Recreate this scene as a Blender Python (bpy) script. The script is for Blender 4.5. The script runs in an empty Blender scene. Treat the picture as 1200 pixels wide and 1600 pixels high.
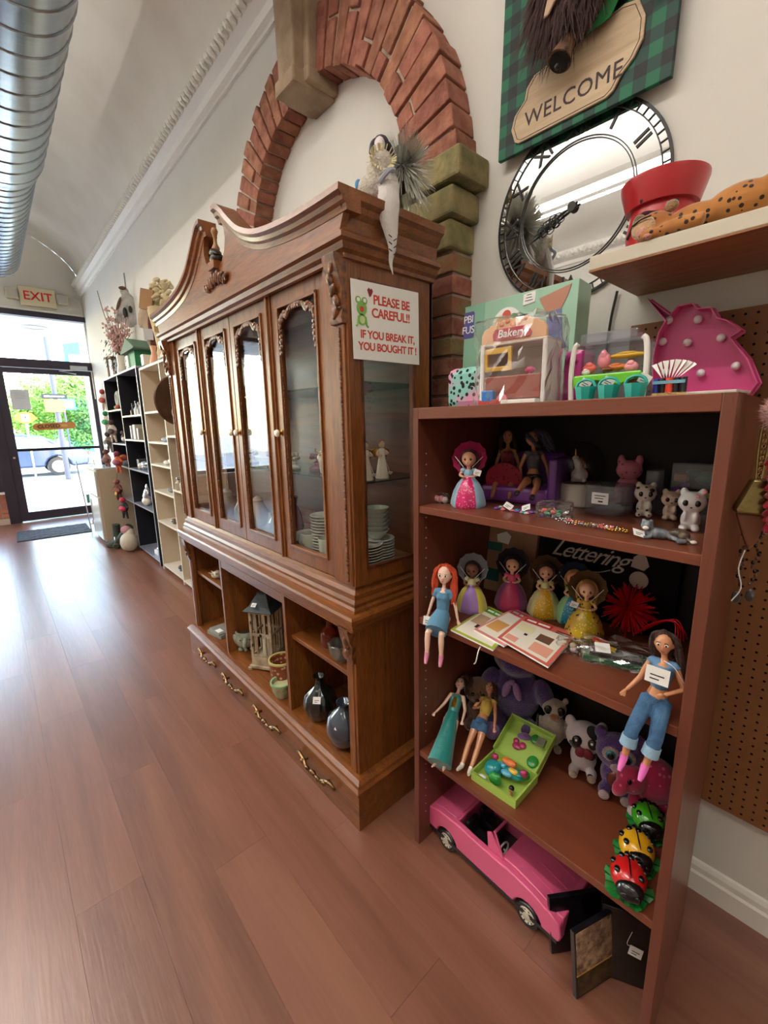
import bpy, math, random
from math import sin, cos, pi, radians as rad
from mathutils import Vector, Matrix, Euler, noise
random.seed(7)
C = bpy.context.scene.collection
S = bpy.context.scene
# ------------------------------------------------------------------ camera
cam = bpy.data.objects.new('camera', bpy.data.cameras.new('camera'))
C.objects.link(cam); S.camera = cam
cam.data.sensor_fit = 'VERTICAL'; cam.data.sensor_height = 36; cam.data.lens = 15.275
cam.data.clip_start = .02; cam.data.clip_end = 300
R_ = Vector((0.74408034, -0.66784168, -0.01821906)); D_ = Vector((-0.14733902, -0.13743777, -0.97949072)); F_ = Vector((0.65164074, 0.73150417, -0.20066388))
cam.matrix_world = Matrix(((R_.x, -D_.x, -F_.x, 0), (R_.y, -D_.y, -F_.y, 0), (R_.z, -D_.z, -F_.z, 1.5), (0, 0, 0, 1)))
# ------------------------------------------------------------------ light
S.view_settings.view_transform = 'Standard'; S.view_settings.look = 'None'
S.view_settings.exposure = 0.0; S.view_settings.gamma = 1; S.view_settings.use_curve_mapping = False
w = bpy.data.worlds.new('world'); S.world = w; w.use_nodes = True
wn = w.node_tree.nodes; wl = w.node_tree.links
bg = wn['Background']; sky = wn.new('ShaderNodeTexSky'); sky.sky_type = 'NISHITA'
sky.sun_elevation = rad(52); sky.sun_rotation = rad(150); sky.sun_disc = False; sky.dust_density = .5; sky.air_density = 1.6
wl.new(sky.outputs[0], bg.inputs[0]); bg.inputs[1].default_value = 2.6
sun = bpy.data.objects.new('sun', bpy.data.lights.new('sun', 'SUN')); C.objects.link(sun)
sun.data.energy = 12; sun.data.angle = rad(.6); sun.data.color = (1, .96, .9)
sun.rotation_euler = (rad(-27), rad(-14), 0)
sun.location = (3, 12, 12)
def area(name, loc, rot, sx, sy, e, col=(1, 1, 1)):
    l = bpy.data.lights.new(name, 'AREA'); l.shape = 'RECTANGLE'; l.size = sx; l.size_y = sy; l.energy = e; l.color = col
    o = bpy.data.objects.new(name, l); C.objects.link(o); o.location = loc; o.rotation_euler = rot; return o
# daylight through the shop front, and the fluorescent tubes' light under the vault
for x_, y_, l_, e_, u_ in ((-2.3, 2.2, 3.3, 10, 44), (-2.3, 6.0, 2.3, 10, 36), (-.75, .9, 2.3, 31, 48), (-.75, 4.4, 2.3, 30, 60), (-.75, -2.2, 2.3, 16, 22)):
    area('tube_light', (x_, y_, 3.86), (0, rad(-8), 0), .05, l_, e_, (1, .95, .88)); area('tube_uplight', (x_, y_, 4.06), (pi, 0, 0), .14, l_, u_, (1, .97, .93))
# ------------------------------------------------------------------ helpers
def hx(h):
    h = h.lstrip('#'); c = [int(h[i:i+2], 16) / 255 for i in (0, 2, 4)]
    return tuple((x / 12.92 if x <= .04045 else ((x + .055) / 1.055) ** 2.4) for x in c) + (1,)
MATS = {}
def mat(name, col='888888', rough=.5, metal=0, bump=0, bs=60, var=0, vs=8, coat=0, trans=0, emit=0, alpha=1, sheen=0, rv=0, stretch=None, col2=None, spec=.5):
    """general procedural material: two tones mixed by noise, optional bump, optional variation from piece to piece"""
    if name in MATS: return MATS[name]
    m = bpy.data.materials.new(name); m.use_nodes = True; nt = m.node_tree; n = nt.nodes; l = nt.links
    b = n['Principled BSDF']; c = hx(col)
    b.inputs['Base Color'].default_value = c; b.inputs['Roughness'].default_value = rough; b.inputs['Metallic'].default_value = metal
    b.inputs['Specular IOR Level'].default_value = spec
    b.inputs['Coat Weight'].default_value = coat; b.inputs['Coat Roughness'].default_value = .12; b.inputs['Transmission Weight'].default_value = trans
    b.inputs['Alpha'].default_value = alpha; b.inputs['Sheen Weight'].default_value = sheen
    tc = n.new('ShaderNodeTexCoord'); mp = n.new('ShaderNodeMapping'); l.new(tc.outputs['Object'], mp.inputs[0])
    if stretch: mp.inputs['Scale'].default_value = stretch
    if emit: b.inputs['Emission Color'].default_value = c; b.inputs['Emission Strength'].default_value = emit
    src = None
    if var or col2:
        nz = n.new('ShaderNodeTexNoise'); nz.inputs['Scale'].default_value = vs; nz.inputs['Detail'].default_value = 6; l.new(mp.outputs[0], nz.inputs[0])
        cr = n.new('ShaderNodeValToRGB'); l.new(nz.outputs[0], cr.inputs[0])
        c2 = hx(col2) if col2 else tuple(x * (1 - var) for x in c[:3]) + (1,)
        cr.color_ramp.elements[0].position = .35; cr.color_ramp.elements[0].color = c2
        cr.color_ramp.elements[1].position = .65; cr.color_ramp.elements[1].color = c
        src = cr.outputs[0]
    if rv:
        oi = n.new('ShaderNodeObjectInfo'); hs = n.new('ShaderNodeHueSaturation'); mr = n.new('ShaderNodeMapRange')
        l.new(oi.outputs['Random'], mr.inputs[0]); mr.inputs[3].default_value = 1 - rv; mr.inputs[4].default_value = 1 + rv
        l.new(mr.outputs[0], hs.inputs['Value'])
        m2 = n.new('ShaderNodeMapRange'); ml = n.new('ShaderNodeMath'); ml.operation = 'FRACT'; mm = n.new('ShaderNodeMath'); mm.operation = 'MULTIPLY'; mm.inputs[1].default_value = 7.3
        l.new(oi.outputs['Random'], mm.inputs[0]); l.new(mm.outputs[0], ml.inputs[0]); l.new(ml.outputs[0], m2.inputs[0])
        m2.inputs[3].default_value = .5 - rv * .06; m2.inputs[4].default_value = .5 + rv * .06; l.new(m2.outputs[0], hs.inputs['Hue'])
        if src: l.new(src, hs.inputs['Color'])
        else: hs.inputs['Color'].default_value = c
        src = hs.outputs[0]
    if src: l.new(src, b.inputs['Base Color'])
    if bump:
        nb = n.new('ShaderNodeTexNoise'); nb.inputs['Scale'].default_value = bs; nb.inputs['Detail'].default_value = 5; l.new(mp.outputs[0], nb.inputs[0])
        bp = n.new('ShaderNodeBump'); bp.inputs['Strength'].default_value = bump; bp.inputs['Distance'].default_value = .01
        l.new(nb.outputs[0], bp.inputs['Height']); l.new(bp.outputs[0], b.inputs['Normal'])
    MATS[name] = m; return m
def wood(name, dark, light, axis='z', scale=14, rough=.35, coat=.3, rv=0, contrast=.25, fine=.5, ring=0):
    if name in MATS: return MATS[name]
    m = bpy.data.materials.new(name); m.use_nodes = True; nt = m.node_tree; n = nt.nodes; l = nt.links; b = n['Principled BSDF']
    tc = n.new('ShaderNodeTexCoord'); mp = n.new('ShaderNodeMapping'); l.new(tc.outputs['Object'], mp.inputs[0])
    oi = n.new('ShaderNodeObjectInfo'); cb = n.new('ShaderNodeCombineXYZ'); mm = n.new('ShaderNodeMath'); mm.operation = 'MULTIPLY'; mm.inputs[1].default_value = 17 if rv else 0
    l.new(oi.outputs['Random'], mm.inputs[0])
    for i in range(3): l.new(mm.outputs[0], cb.inputs[i])
    l.new(cb.outputs[0], mp.inputs['Location'])
    s = {'x': (.07, 1, 1), 'y': (1, .07, 1), 'z': (1, 1, .07)}[axis]; mp.inputs['Scale'].default_value = s
    n1 = n.new('ShaderNodeTexNoise'); n1.inputs['Scale'].default_value = scale; n1.inputs['Detail'].default_value = 4; n1.inputs['Distortion'].default_value = 1.2; l.new(mp.outputs[0], n1.inputs[0])
    n2 = n.new('ShaderNodeTexNoise'); n2.inputs['Scale'].default_value = scale * 14; n2.inputs['Detail'].default_value = 3; l.new(mp.outputs[0], n2.inputs[0])
    mx = n.new('ShaderNodeMix'); mx.data_type = 'FLOAT'; mx.inputs[0].default_value = fine * .5; l.new(n1.outputs[0], mx.inputs[2]); l.new(n2.outputs[0], mx.inputs[3])
    cr = n.new('ShaderNodeValToRGB'); l.new(mx.outputs[0], cr.inputs[0])
    e = cr.color_ramp.elements; e[0].position = .5 - contrast / 2; e[0].color = hx(dark); e[1].position = .5 + contrast / 2; e[1].color = hx(light)
    src = cr.outputs[0]
    if rv:
        hs = n.new('ShaderNodeHueSaturation'); mr = n.new('ShaderNodeMapRange'); l.new(oi.outputs['Random'], mr.inputs[0])
        mr.inputs[3].default_value = 1 - rv; mr.inputs[4].default_value = 1 + rv; l.new(mr.outputs[0], hs.inputs['Value']); l.new(src, hs.inputs['Color']); src = hs.outputs[0]
    l.new(src, b.inputs['Base Color']); b.inputs['Roughness'].default_value = rough
    b.inputs['Coat Weight'].default_value = coat; b.inputs['Coat Roughness'].default_value = .15
    bp = n.new('ShaderNodeBump'); bp.inputs['Strength'].default_value = .12; bp.inputs['Distance'].default_value = .004; l.new(n2.outputs[0], bp.inputs['Height']); l.new(bp.outputs[0], b.inputs['Normal'])
    MATS[name] = m; return m
def glassm(name, tint='ffffff', refl=1.0, rough=.0, alpha=0.0, boost=1.0):
    """thin pane: mirror reflection by Fresnel over see-through; alpha adds a veil of its own colour"""
    if name in MATS: return MATS[name]
    m = bpy.data.materials.new(name); m.use_nodes = True; nt = m.node_tree; n = nt.nodes; l = nt.links; n.clear()
    o = n.new('ShaderNodeOutputMaterial'); t = n.new('ShaderNodeBsdfTransparent'); g = n.new('ShaderNodeBsdfGlossy'); mx = n.new('ShaderNodeMixShader'); fr = n.new('ShaderNodeFresnel')
    n.remove(fr); t.inputs[0].default_value = hx(tint); g.inputs['Roughness'].default_value = rough
    lw = n.new('ShaderNodeLayerWeight'); lw.inputs[0].default_value = .5; pw = n.new('ShaderNodeMath'); pw.operation = 'POWER'; pw.inputs[1].default_value = 5; l.new(lw.outputs['Facing'], pw.inputs[0])
    mu = n.new('ShaderNodeMath'); mu.operation = 'MULTIPLY_ADD'; mu.inputs[1].default_value = .92 * refl; mu.inputs[2].default_value = .045 * refl; mu.use_clamp = True
    l.new(pw.outputs[0], mu.inputs[0]); l.new(mu.outputs[0], mx.inputs[0])
    base = t.outputs[0]
    if alpha:
        d = n.new('ShaderNodeBsdfDiffuse'); d.inputs[0].default_value = hx(tint); m2 = n.new('ShaderNodeMixShader'); m2.inputs[0].default_value = alpha
        l.new(t.outputs[0], m2.inputs[1]); l.new(d.outputs[0], m2.inputs[2]); base = m2.outputs[0]
    l.new(base, mx.inputs[1]); l.new(g.outputs[0], mx.inputs[2]); l.new(mx.outputs[0], o.inputs[0])
    MATS[name] = m; return m
class MB:
    def __init__(s): s.v = []; s.f = []; s.m = []
    def add(s, vs, fs, m=0, M=None):
        k = len(s.v); s.v += [tuple(M @ Vector(p)) if M else tuple(p) for p in vs]
        s.f += [tuple(i + k for i in f) for f in fs]; s.m += [m] * len(fs); return s
    def box(s, c, d, m=0, r=None, M=None):
        x, y, z = [a / 2 for a in d]; q = [Vector((i * x, j * y, k * z)) for i in (-1, 1) for j in (-1, 1) for k in (-1, 1)]
        if r: E = Euler(r).to_matrix(); q = [E @ p for p in q]
        return s.add([p + Vector(c) for p in q], [(0, 1, 3, 2), (4, 6, 7, 5), (0, 4, 5, 1), (2, 3, 7, 6), (0, 2, 6, 4), (1, 5, 7, 3)], m, M)
    def b2(s, a, b, m=0):
        return s.box([(a[i] + b[i]) / 2 for i in range(3)], [abs(b[i] - a[i]) for i in range(3)], m)
    def tube(s, pts, r, n=8, m=0, M=None, cap=True):
        pts = [Vector(p) for p in pts]; N = len(pts); rs = r if isinstance(r, (list, tuple)) else [r] * N
        vs = []; u = None
        for i, p in enumerate(pts):
            t = (pts[min(i + 1, N - 1)] - pts[max(i - 1, 0)]).normalized()
            if u is None: u = t.orthogonal().normalized()
            else: u = (u - t * u.dot(t)); u = u.normalized() if u.length > 1e-6 else t.orthogonal().normalized()
            w_ = t.cross(u)
            for k in range(n): a = 2 * pi * k / n; vs.append(p + (u * cos(a) + w_ * sin(a)) * rs[i])
        fs = [(i * n + k, i * n + (k + 1) % n, (i + 1) * n + (k + 1) % n, (i + 1) * n + k) for i in range(N - 1) for k in range(n)]
        if cap: fs += [tuple(range(n - 1, -1, -1)), tuple((N - 1) * n + k for k in range(n))]
        return s.add(vs, fs, m, M)
    def cyl(s, a, b, r, r2=None, n=16, m=0, M=None): return s.tube([a, b], [r, r if r2 is None else r2], n, m, M)
    def lathe(s, prof, n=20, c=(0, 0, 0), m=0, M=None, sq=None, mf=None):
        vs = []; 
        for (r, z) in prof:
            for k in range(n):
                a = 2 * pi * k / n; rr = r * (sq(a, z) if sq else 1); vs.append((c[0] + rr * cos(a), c[1] + rr * sin(a), c[2] + z))
        N = len(prof); k0 = len(s.f)
        fs = [(i * n + k, i * n + (k + 1) % n, (i + 1) * n + (k + 1) % n, (i + 1) * n + k) for i in range(N - 1) for k in range(n)]
        loop = tuple(prof[0]) == tuple(prof[-1])
        if prof[0][0] > 1e-5 and not loop: fs.append(tuple(range(n - 1, -1, -1)))
        if prof[-1][0] > 1e-5 and not loop: fs.append(tuple((N - 1) * n + k for k in range(n)))
        s.add(vs, fs, m, M)
        if mf:
            for i in range(N - 1):
                for k in range(n): s.m[k0 + i * n + k] = mf(2 * pi * (k + .5) / n, prof[i][1])
        return s
    def ell(s, c, r, m=0, n=14, M=None, rot=None):
        if not isinstance(r, (list, tuple)): r = (r, r, r)
        k = max(5, n // 2 + 1); P = Matrix.Translation(c)
        if rot: P = P @ Euler(rot).to_matrix().to_4x4()
        P = P @ Matrix.Diagonal((*r, 1)); P = (M @ P) if M else P
        return s.lathe([(sin(pi * i / k), -cos(pi * i / k)) for i in range(k + 1)], n, (0, 0, 0), m, P)
    def prism(s, poly, a, b, m=0, M=None, ax='y'):
        """poly in the plane across `ax`, extruded from a to b"""
        f = {'y': lambda p, t: (p[0], t, p[1]), 'z': lambda p, t: (p[0], p[1], t), 'x': lambda p, t: (t, p[0], p[1])}[ax]
        n = len(poly); vs = [f(p, a) for p in poly] + [f(p, b) for p in poly]
        fs = [tuple(range(n)), tuple(range(2 * n - 1, n - 1, -1))] + [(i, i + n, (i + 1) % n + n, (i + 1) % n) for i in range(n)]
        return s.add(vs, fs, m, M)
    def build(s, name, mats, parent=None, smooth=False, bevel=0, loc=None, rot=None, remesh=0, sm=4, fixn=True, ang=40):
        me = bpy.data.meshes.new(name); me.from_pydata(s.v, [], s.f)
        if not isinstance(mats, (list, tuple)): mats = [mats]
        for q in mats: me.materials.append(q)
        me.polygons.foreach_set('material_index', s.m)
        if fixn:
            import bmesh
            b = bmesh.new(); b.from_mesh(me); bmesh.ops.remove_doubles(b, verts=b.verts, dist=1e-6); bmesh.ops.recalc_face_normals(b, faces=b.faces); b.to_mesh(me); b.free()
        if smooth:
            me.shade_smooth()
            if not remesh and ang: me.set_sharp_from_angle(angle=rad(ang))
        o = bpy.data.objects.new(name, me); C.objects.link(o)
        if parent: o.parent = parent
        if loc: o.location = loc
        if rot: o.rotation_euler = rot
        if bevel:
            q = o.modifiers.new('bevel', 'BEVEL'); q.width = bevel; q.segments = 2; q.limit_method = 'ANGLE'; q.angle_limit = rad(40)
        if remesh:
            q = o.modifiers.new('remesh', 'REMESH'); q.mode = 'VOXEL'; q.voxel_size = remesh; q.use_smooth_shade = True
            q = o.modifiers.new('smooth', 'SMOOTH'); q.iterations = sm; q.factor = .5
        return o
def tag(o, label=None, cat=None, group=None, kind=None):
    if label: o['label'] = label
    if cat: o['category'] = cat
    if group: o['group'] = group
    if kind: o['kind'] = kind
    return o
def thing(name, label, cat, loc=(0, 0, 0), rz=0, group=None, sc=1, tilt=None):
    o = bpy.data.objects.new(name, None); C.objects.link(o); o.empty_display_size = .05
    o.location = loc; o.rotation_euler = tilt if tilt else (0, 0, rz); o.scale = (sc, sc, sc)
    return tag(o, label, cat, group)
def kids(o): return [c for c in bpy.data.objects if c.parent == o]
def copy_tree(o, parent=None):
    c = o.copy(); C.objects.link(c)
    if parent: c.parent = parent
    for ch in kids(o): copy_tree(ch, c)
    return c
def text(s, size, m, parent, loc, rot=(pi / 2, 0, 0), ext=.0004, align='CENTER', name='lettering', shear=0, sp=1, bold=0):
    cu = bpy.data.curves.new(name, 'FONT'); cu.body = s; cu.size = size; cu.extrude = ext; cu.align_x = align; cu.align_y = 'CENTER'; cu.shear = shear; cu.space_character = sp; cu.resolution_u = 3; cu.offset = bold
    t = bpy.data.objects.new(name + '_src', cu); C.objects.link(t)
    dg = bpy.context.evaluated_depsgraph_get(); me = bpy.data.meshes.new_from_object(t.evaluated_get(dg)); me.name = name
    bpy.data.objects.remove(t); me.materials.clear(); me.materials.append(m)
    o = bpy.data.objects.new(name, me); C.objects.link(o); o.parent = parent; o.location = loc; o.rotation_euler = rot; return o
def curve(pts, k=6):
    """smooth Catmull-Rom through points"""
    P = [Vector(p) for p in pts]; P = [P[0] * 2 - P[1]] + P + [P[-1] * 2 - P[-2]]; out = []
    for i in range(1, len(P) - 2):
        for j in range(k):
            t = j / k; a, b, c, d = P[i-1], P[i], P[i+1], P[i+2]
            out.append(.5 * ((2 * b) + (-a + c) * t + (2 * a - 5 * b + 4 * c - d) * t * t + (-a + 3 * b - 3 * c + d) * t ** 3))
    out.append(P[-2]); return out
# shared materials
PLA = mat('wall_plaster', 'd9d6cf', .85, bump=.35, bs=9, var=.04, vs=3)
CEI = mat('ceiling_plaster', 'd8d4cc', .85, bump=.3, bs=5, col2='cfc9bf', vs=2)
WHT = mat('white_paint', 'e6e3dc', .5)
BLK = mat('black_paint', '14130f', .45)
BRK = mat('brick_face', 'a9705a', .9, bump=1.0, bs=45, col2='84503e', vs=16, rv=.14)
BRG = mat('brick_mossy', '85774e', .9, bump=.9, bs=40, col2='8f5e44', vs=12, rv=.15)
STO = mat('quoin_stone', '97895e', .9, bump=.9, bs=40, col2='6e6a44', vs=14, rv=.1)
KEY = mat('keystone_stone', 'a8927a', .85, bump=.6, bs=30, col2='8a735c', vs=8)
MOR = mat('mortar', 'c0ad9c', .95, bump=.6, bs=60, var=.15)
OAK = wood('cabinet_oak', '4e270d', '9a5a24', 'z', 18, .42, .22, contrast=.42, fine=1.1)
OAKH = wood('cabinet_oak_along', '4e270d', '9a5a24', 'x', 18, .42, .22, contrast=.42, fine=1.1)
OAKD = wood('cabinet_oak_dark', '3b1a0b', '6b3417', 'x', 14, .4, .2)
OAKC = mat('carved_oak', '8a5228', .4, coat=.3, col2='3f2010', vs=55)
LAM = wood('bookcase_laminate', '5e2d1f', '74402e', 'z', 10, .42, .15, contrast=.5)
LAMH = wood('bookcase_laminate_along', '6a331f', '80452e', 'y', 10, .38, .2, contrast=.5)
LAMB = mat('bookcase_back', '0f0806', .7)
GLS = glassm('clear_glass')
GLW = glassm('window_glass', refl=.6)
CEL = glassm('cellophane', refl=3.0, rough=.12)
CLP = glassm('clear_plastic', 'e6e8ee', 1, .05, .12)
BRS = mat('brass', 'c9a24e', .22, 1)
PRL = mat('knob_porcelain', 'e9e0cc', .2, coat=.6)
BRZ = mat('old_brass', '8a6a48', .28, 1, var=.35, vs=60)
PAP = mat('paper_white', 'f2f1ee', .7)
INK = mat('ink_black', '1a1a1c', .6)
RED = mat('ink_red', 'c8372f', .6)
SLV = mat('silver', 'c9c9cc', .22, 1)
GLD = mat('gold', 'd9a93a', .25, 1)
CRM = mat('cream_ceramic', 'dfd6c2', .3, coat=.4)
# ------------------------------------------------------------------ setting
def st(o, label=None): o['kind'] = 'structure'; return o
XW, XL, YF, YB, ZC = 1.5, -3.6, 9.2, -3.6, 3.82
FLB = mat('subfloor', '3a2620', .8)
fl = st(MB().b2((XL, YB, -.08), (XW, YF, -.012)).build('floor', FLB))
FLP = wood('floor_plank', '6e4436', '97654f', 'y', 6, .3, .0, rv=.03, contrast=.45, fine=.5)
FLP.node_tree.nodes['Principled BSDF'].inputs['Specular IOR Level'].default_value = 1.0
PW, PL = .19, 1.22
def plank(x0, y0, w_, l_):
    m = MB(); m.b2((-w_/2 + .0003, -l_/2 + .0003, -.012), (w_/2 - .0003, l_/2 - .0003, 0)); return m
pm = None; x = XW - PW / 2; r = 0
while x > -2.3:
    off = (r * .437 % 1) * PL; y = -.9 - off
    while y < YF:
        a, b = max(y, -.9), min(y + PL, YF)
        if b - a > .05:
            full = (b - a) > PL - .001
            if full and pm: o = bpy.data.objects.new('plank', pm); C.objects.link(o)
            else:
                o = plank(0, 0, PW, b - a).build('plank', FLP)
                if full: pm = o.data
            o.parent = fl; o.location = (x, (a + b) / 2, 0)
        y += PL
    x -= PW; r += 1
o = MB().b2((XL, YB, -.012), (x + PW / 2, YF, 0)).b2((x + PW / 2, YB, -.012), (XW, -.9, 0)).build('plank_field', FLP, fl); o['kind'] = 'stuff'
# walls
st(MB().b2((XW, YB, 0), (XW + .2, YF, ZC)).build('wall_right', PLA))
st(MB().b2((XL - .2, YB, 0), (XL, YF, ZC)).build('wall_left', PLA))
st(MB().b2((XL, YB - .2, 0), (XW, YB, 5.2)).build('wall_back', PLA))
# vaulted ceiling, an arc between the two crown mouldings
m = MB(); n = 40; cx = (XW + XL) / 2; a_ = (XW - XL) / 2; b_ = 1.0
def vz(t): return (cx + a_ * cos(t), ZC + b_ * sin(t))
prof = [vz(pi * i / n) for i in range(n + 1)]
vs = [(p[0], y, p[1]) for y in (YB, YF) for p in prof] + [(p[0] * 1.0, y, p[1] + .15) for y in (YB, YF) for p in prof]
k = n + 1
fs = [(i, i + 1, k + i + 1, k + i) for i in range(n)] + [(2*k + i + 1, 2*k + i, 3*k + i, 3*k + i + 1) for i in range(n)]
st(m.add(vs, fs).build('ceiling', CEI, smooth=True, fixn=False))
# crown moulding with rope bead (right and left)
for sx, X in ((-1, XW), (1, XL)):
    pr = [(0, 3.645), (.018, 3.645), (.02, 3.665), (.045, 3.675), (.05, 3.72), (.08, 3.745), (.092, 3.75), (.092, 3.86), (0, 3.86)]
    tr = MB().prism([(X + sx * p[0], p[1]) for p in pr], YB, YF).build('trim_1' if sx < 0 else 'trim_2', WHT, smooth=True); st(tr)
    m = MB(); y = .6 if sx < 0 else YB + .2
    while y < YF - .1:
        m.tube([(X + sx * .09, y, 3.757), (X + sx * .112, y + .015, 3.778), (X + sx * .112, y + .04, 3.81), (X + sx * .09, y + .055, 3.835)], [.01, .019, .019, .01], 6); y += .062
    o = m.build('rope_bead', WHT, tr, smooth=True); o['kind'] = 'stuff'
# front wall with door, transom, side window, brick knee wall
m = MB()
m.b2((1.55, YF, 0), (XW + .2, YF + .16, 3.3)); m.b2((XL, YF, 3.33), (XW + .02, YF + .16, ZC))
P = [(cx + a_ * cos(pi * i / 30), ZC + b_ * sin(pi * i / 30)) for i in range(31)]
m.prism(P, YF, YF + .16); m.b2((XL, YF, 0), (XL + .3, YF + .16, 3.33))
st(m.build('wall_front', PLA))
st(MB().b2((-.3, YF - .03, 3.335), (1.5, YF, 3.36)).b2((XL, YF - .03, 3.335), (-.3, YF, 3.36)).build('trim_3', WHT))
FRM = mat('door_frame_bronze', '3a3440', .38, .4)
door = MB()
door.b2((.06, YF - .04, 0), (.20, YF + .10, 3.33)); door.b2((1.50, YF - .04, 0), (1.60, YF + .10, 3.33)); door.b2((.2, YF - .04, 3.25), (1.5, YF + .10, 3.33)); door.b2((.2, YF - .04, 2.47), (1.5, YF + .10, 2.60))
w1 = st(door.build('door_1', FRM, bevel=.004))
MB().b2((.2, YF - .02, .02), (.31, YF + .04, 2.46)).b2((1.44, YF - .02, .02), (1.5, YF + .04, 2.46)).b2((.31, YF - .02, 2.38), (1.44, YF + .04, 2.46)).b2((.31, YF - .02, .02), (1.44, YF + .04, .16)).build('door_leaf_frame', FRM, w1, bevel=.003)
MB().b2((.31, YF - .06, 1.155), (1.44, YF - .02, 1.20)).build('push_bar', mat('push_bar_dark', '2a2530', .35, .6), w1, bevel=.004)
MB().b2((.31, YF + .005, .16), (1.44, YF + .012, 2.38)).build('glass_pane', GLW, w1)
MB().b2((.2, YF + .02, 2.60), (1.5, YF + .027, 3.25)).build('transom_pane', GLW, w1)
MB().cyl((.255, YF - .02, 1.06), (.255, YF - .05, 1.06), .022, .018).build('door_lock', SLV, w1, smooth=True)
MB().b2((1.18, YF - .10, 2.47), (1.42, YF - .04, 2.53)).tube([(1.3, YF - .09, 2.47), (1.02, YF - .13, 2.43), (1.25, YF - .06, 2.40)], .012, 6).build('door_closer', mat('closer_alu', 'b9b9be', .4, .6), w1)
# storefront window left of the door
win = st(MB().b2((XL + .3, YF - .02, .52), (.06, YF + .10, .60)).b2((XL + .3, YF - .02, 3.25), (.06, YF + .10, 3.33)).b2((-1.72, YF - .02, .6), (-1.64, YF + .10, 3.25)).b2((-.05, YF - .04, .5), (.06, YF + .10, 3.33)).build('window_1', FRM, bevel=.003))
MB().b2((XL + .3, YF + .03, .6), (-1.72, YF + .036, 3.25)).build('glass_pane', GLW, win); MB().b2((-1.64, YF + .03, .6), (-.05, YF + .036, 3.25)).build('glass_pane', GLW, win)
kw = st(MB().b2((XL + .3, YF - .005, 0), (.215, YF + .14, .5)).b2((XL + .3, YF - .03, 0), (.2, YF - .005, .10)).build('wall_knee', mat('knee_mortar', 'b9a396', .9)))
BR2 = mat('knee_brick', 'b5725c', .8, bump=.3, bs=40, rv=.12)
bm_ = None
for row in range(5):
    xx = .2 - (.11 if row % 2 else 0)
    z = .14 + row * .08
    if row % 2: MB().b2((.1, YF - .02, z - .033), (.2, YF + .01, z + .033)).build('brick', BR2, kw)
    while xx > -1.4:
        if bm_ is None: o = MB().box((0, 0, 0), (.205, .03, .066)).build('brick', BR2); bm_ = o.data
        else: o = bpy.data.objects.new('brick', bm_); C.objects.link(o)
        o.parent = kw; o.location = (xx - .11, YF - .005, z); xx -= .22
MB().b2((-1.6, YF - .12, .5), (.06, YF + .02, .53)).build('window_sill', WHT, kw)
st(MB().prism([(XW, 0), (XW - .018, 0), (XW - .018, .065), (XW - .012, .072), (XW - .012, .09), (XW - .006, .102), (XW, .107)], YB, 6.3).build('baseboard_right', WHT, smooth=False))
# ---- blind brick arch on the right wall : bricks are parts of the arch
arch = thing('brick_arch', 'red brick blind arch with stone keystone on the plaster wall', 'arch', (XW, 2.07, 0))
def ring_poly(t0, t1, r0, r1, k=3):
    p = [(-cos(t0 + (t1 - t0) * i / k) * r1, sin(t0 + (t1 - t0) * i / k) * r1) for i in range(k + 1)]
    return p + [(-cos(t0 + (t1 - t0) * i / k) * r0, sin(t0 + (t1 - t0) * i / k) * r0) for i in range(k, -1, -1)]
Ri, Ro, ZS, DP, SE = .675, .93, 2.43, -.12, 1.0   # x = depth from the wall, local (y,z); ellipse stretch SE in z
def wedge(t0, t1, r0, r1, dep, mt, name='brick', pj=0.0):
    P = [(p[0], ZS + p[1] * SE) for p in ring_poly(t0, t1, r0, r1)]
    return MB().prism(P, dep - pj, 0, ax='x').build(name, mt, arch, bevel=.004)
nb = 33; random.seed(11)
for i in range(nb):
    t0 = pi * (i + .075) / nb; t1 = pi * (i + .925) / nb
    if 15 <= i <= 17: continue
    j = random.uniform(-.006, .006)
    if i % 2: 
        s_ = random.choice((.33, .66)); rm = Ri + (Ro - Ri) * s_
        wedge(t0, t1, Ri + random.uniform(-.006, .006), rm - .006, DP, BRK, pj=j); wedge(t0, t1, rm + .006, Ro + random.uniform(-.01, .012), DP, BRK, pj=random.uniform(-.006, .006))
    else: wedge(t0, t1, Ri + random.uniform(-.006, .006), Ro + random.uniform(-.01, .012), DP, BRK, pj=j)
MB().prism([(p[0], ZS + p[1] * SE) for p in ring_poly(0, pi, Ri + .012, Ro - .014, 40)], DP + .012, 0, ax='x').build('mortar', MOR, arch)
# keystone : stepped block
m = MB()
for (w0, w1_, z0, z1, d) in ((.07, .09, 3.09, 3.6, -.22), (.105, .13, 3.10, 3.5, -.165), (.085, .085, 3.035, 3.10, -.235), (.115, .12, 3.05, 3.11, -.175)):
    m.prism([(-w0, z0), (w0, z0), (w1_, z1), (-w1_, z1)], d, 0, ax='x')
m.build('keystone', KEY, arch, bevel=.01)
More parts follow.
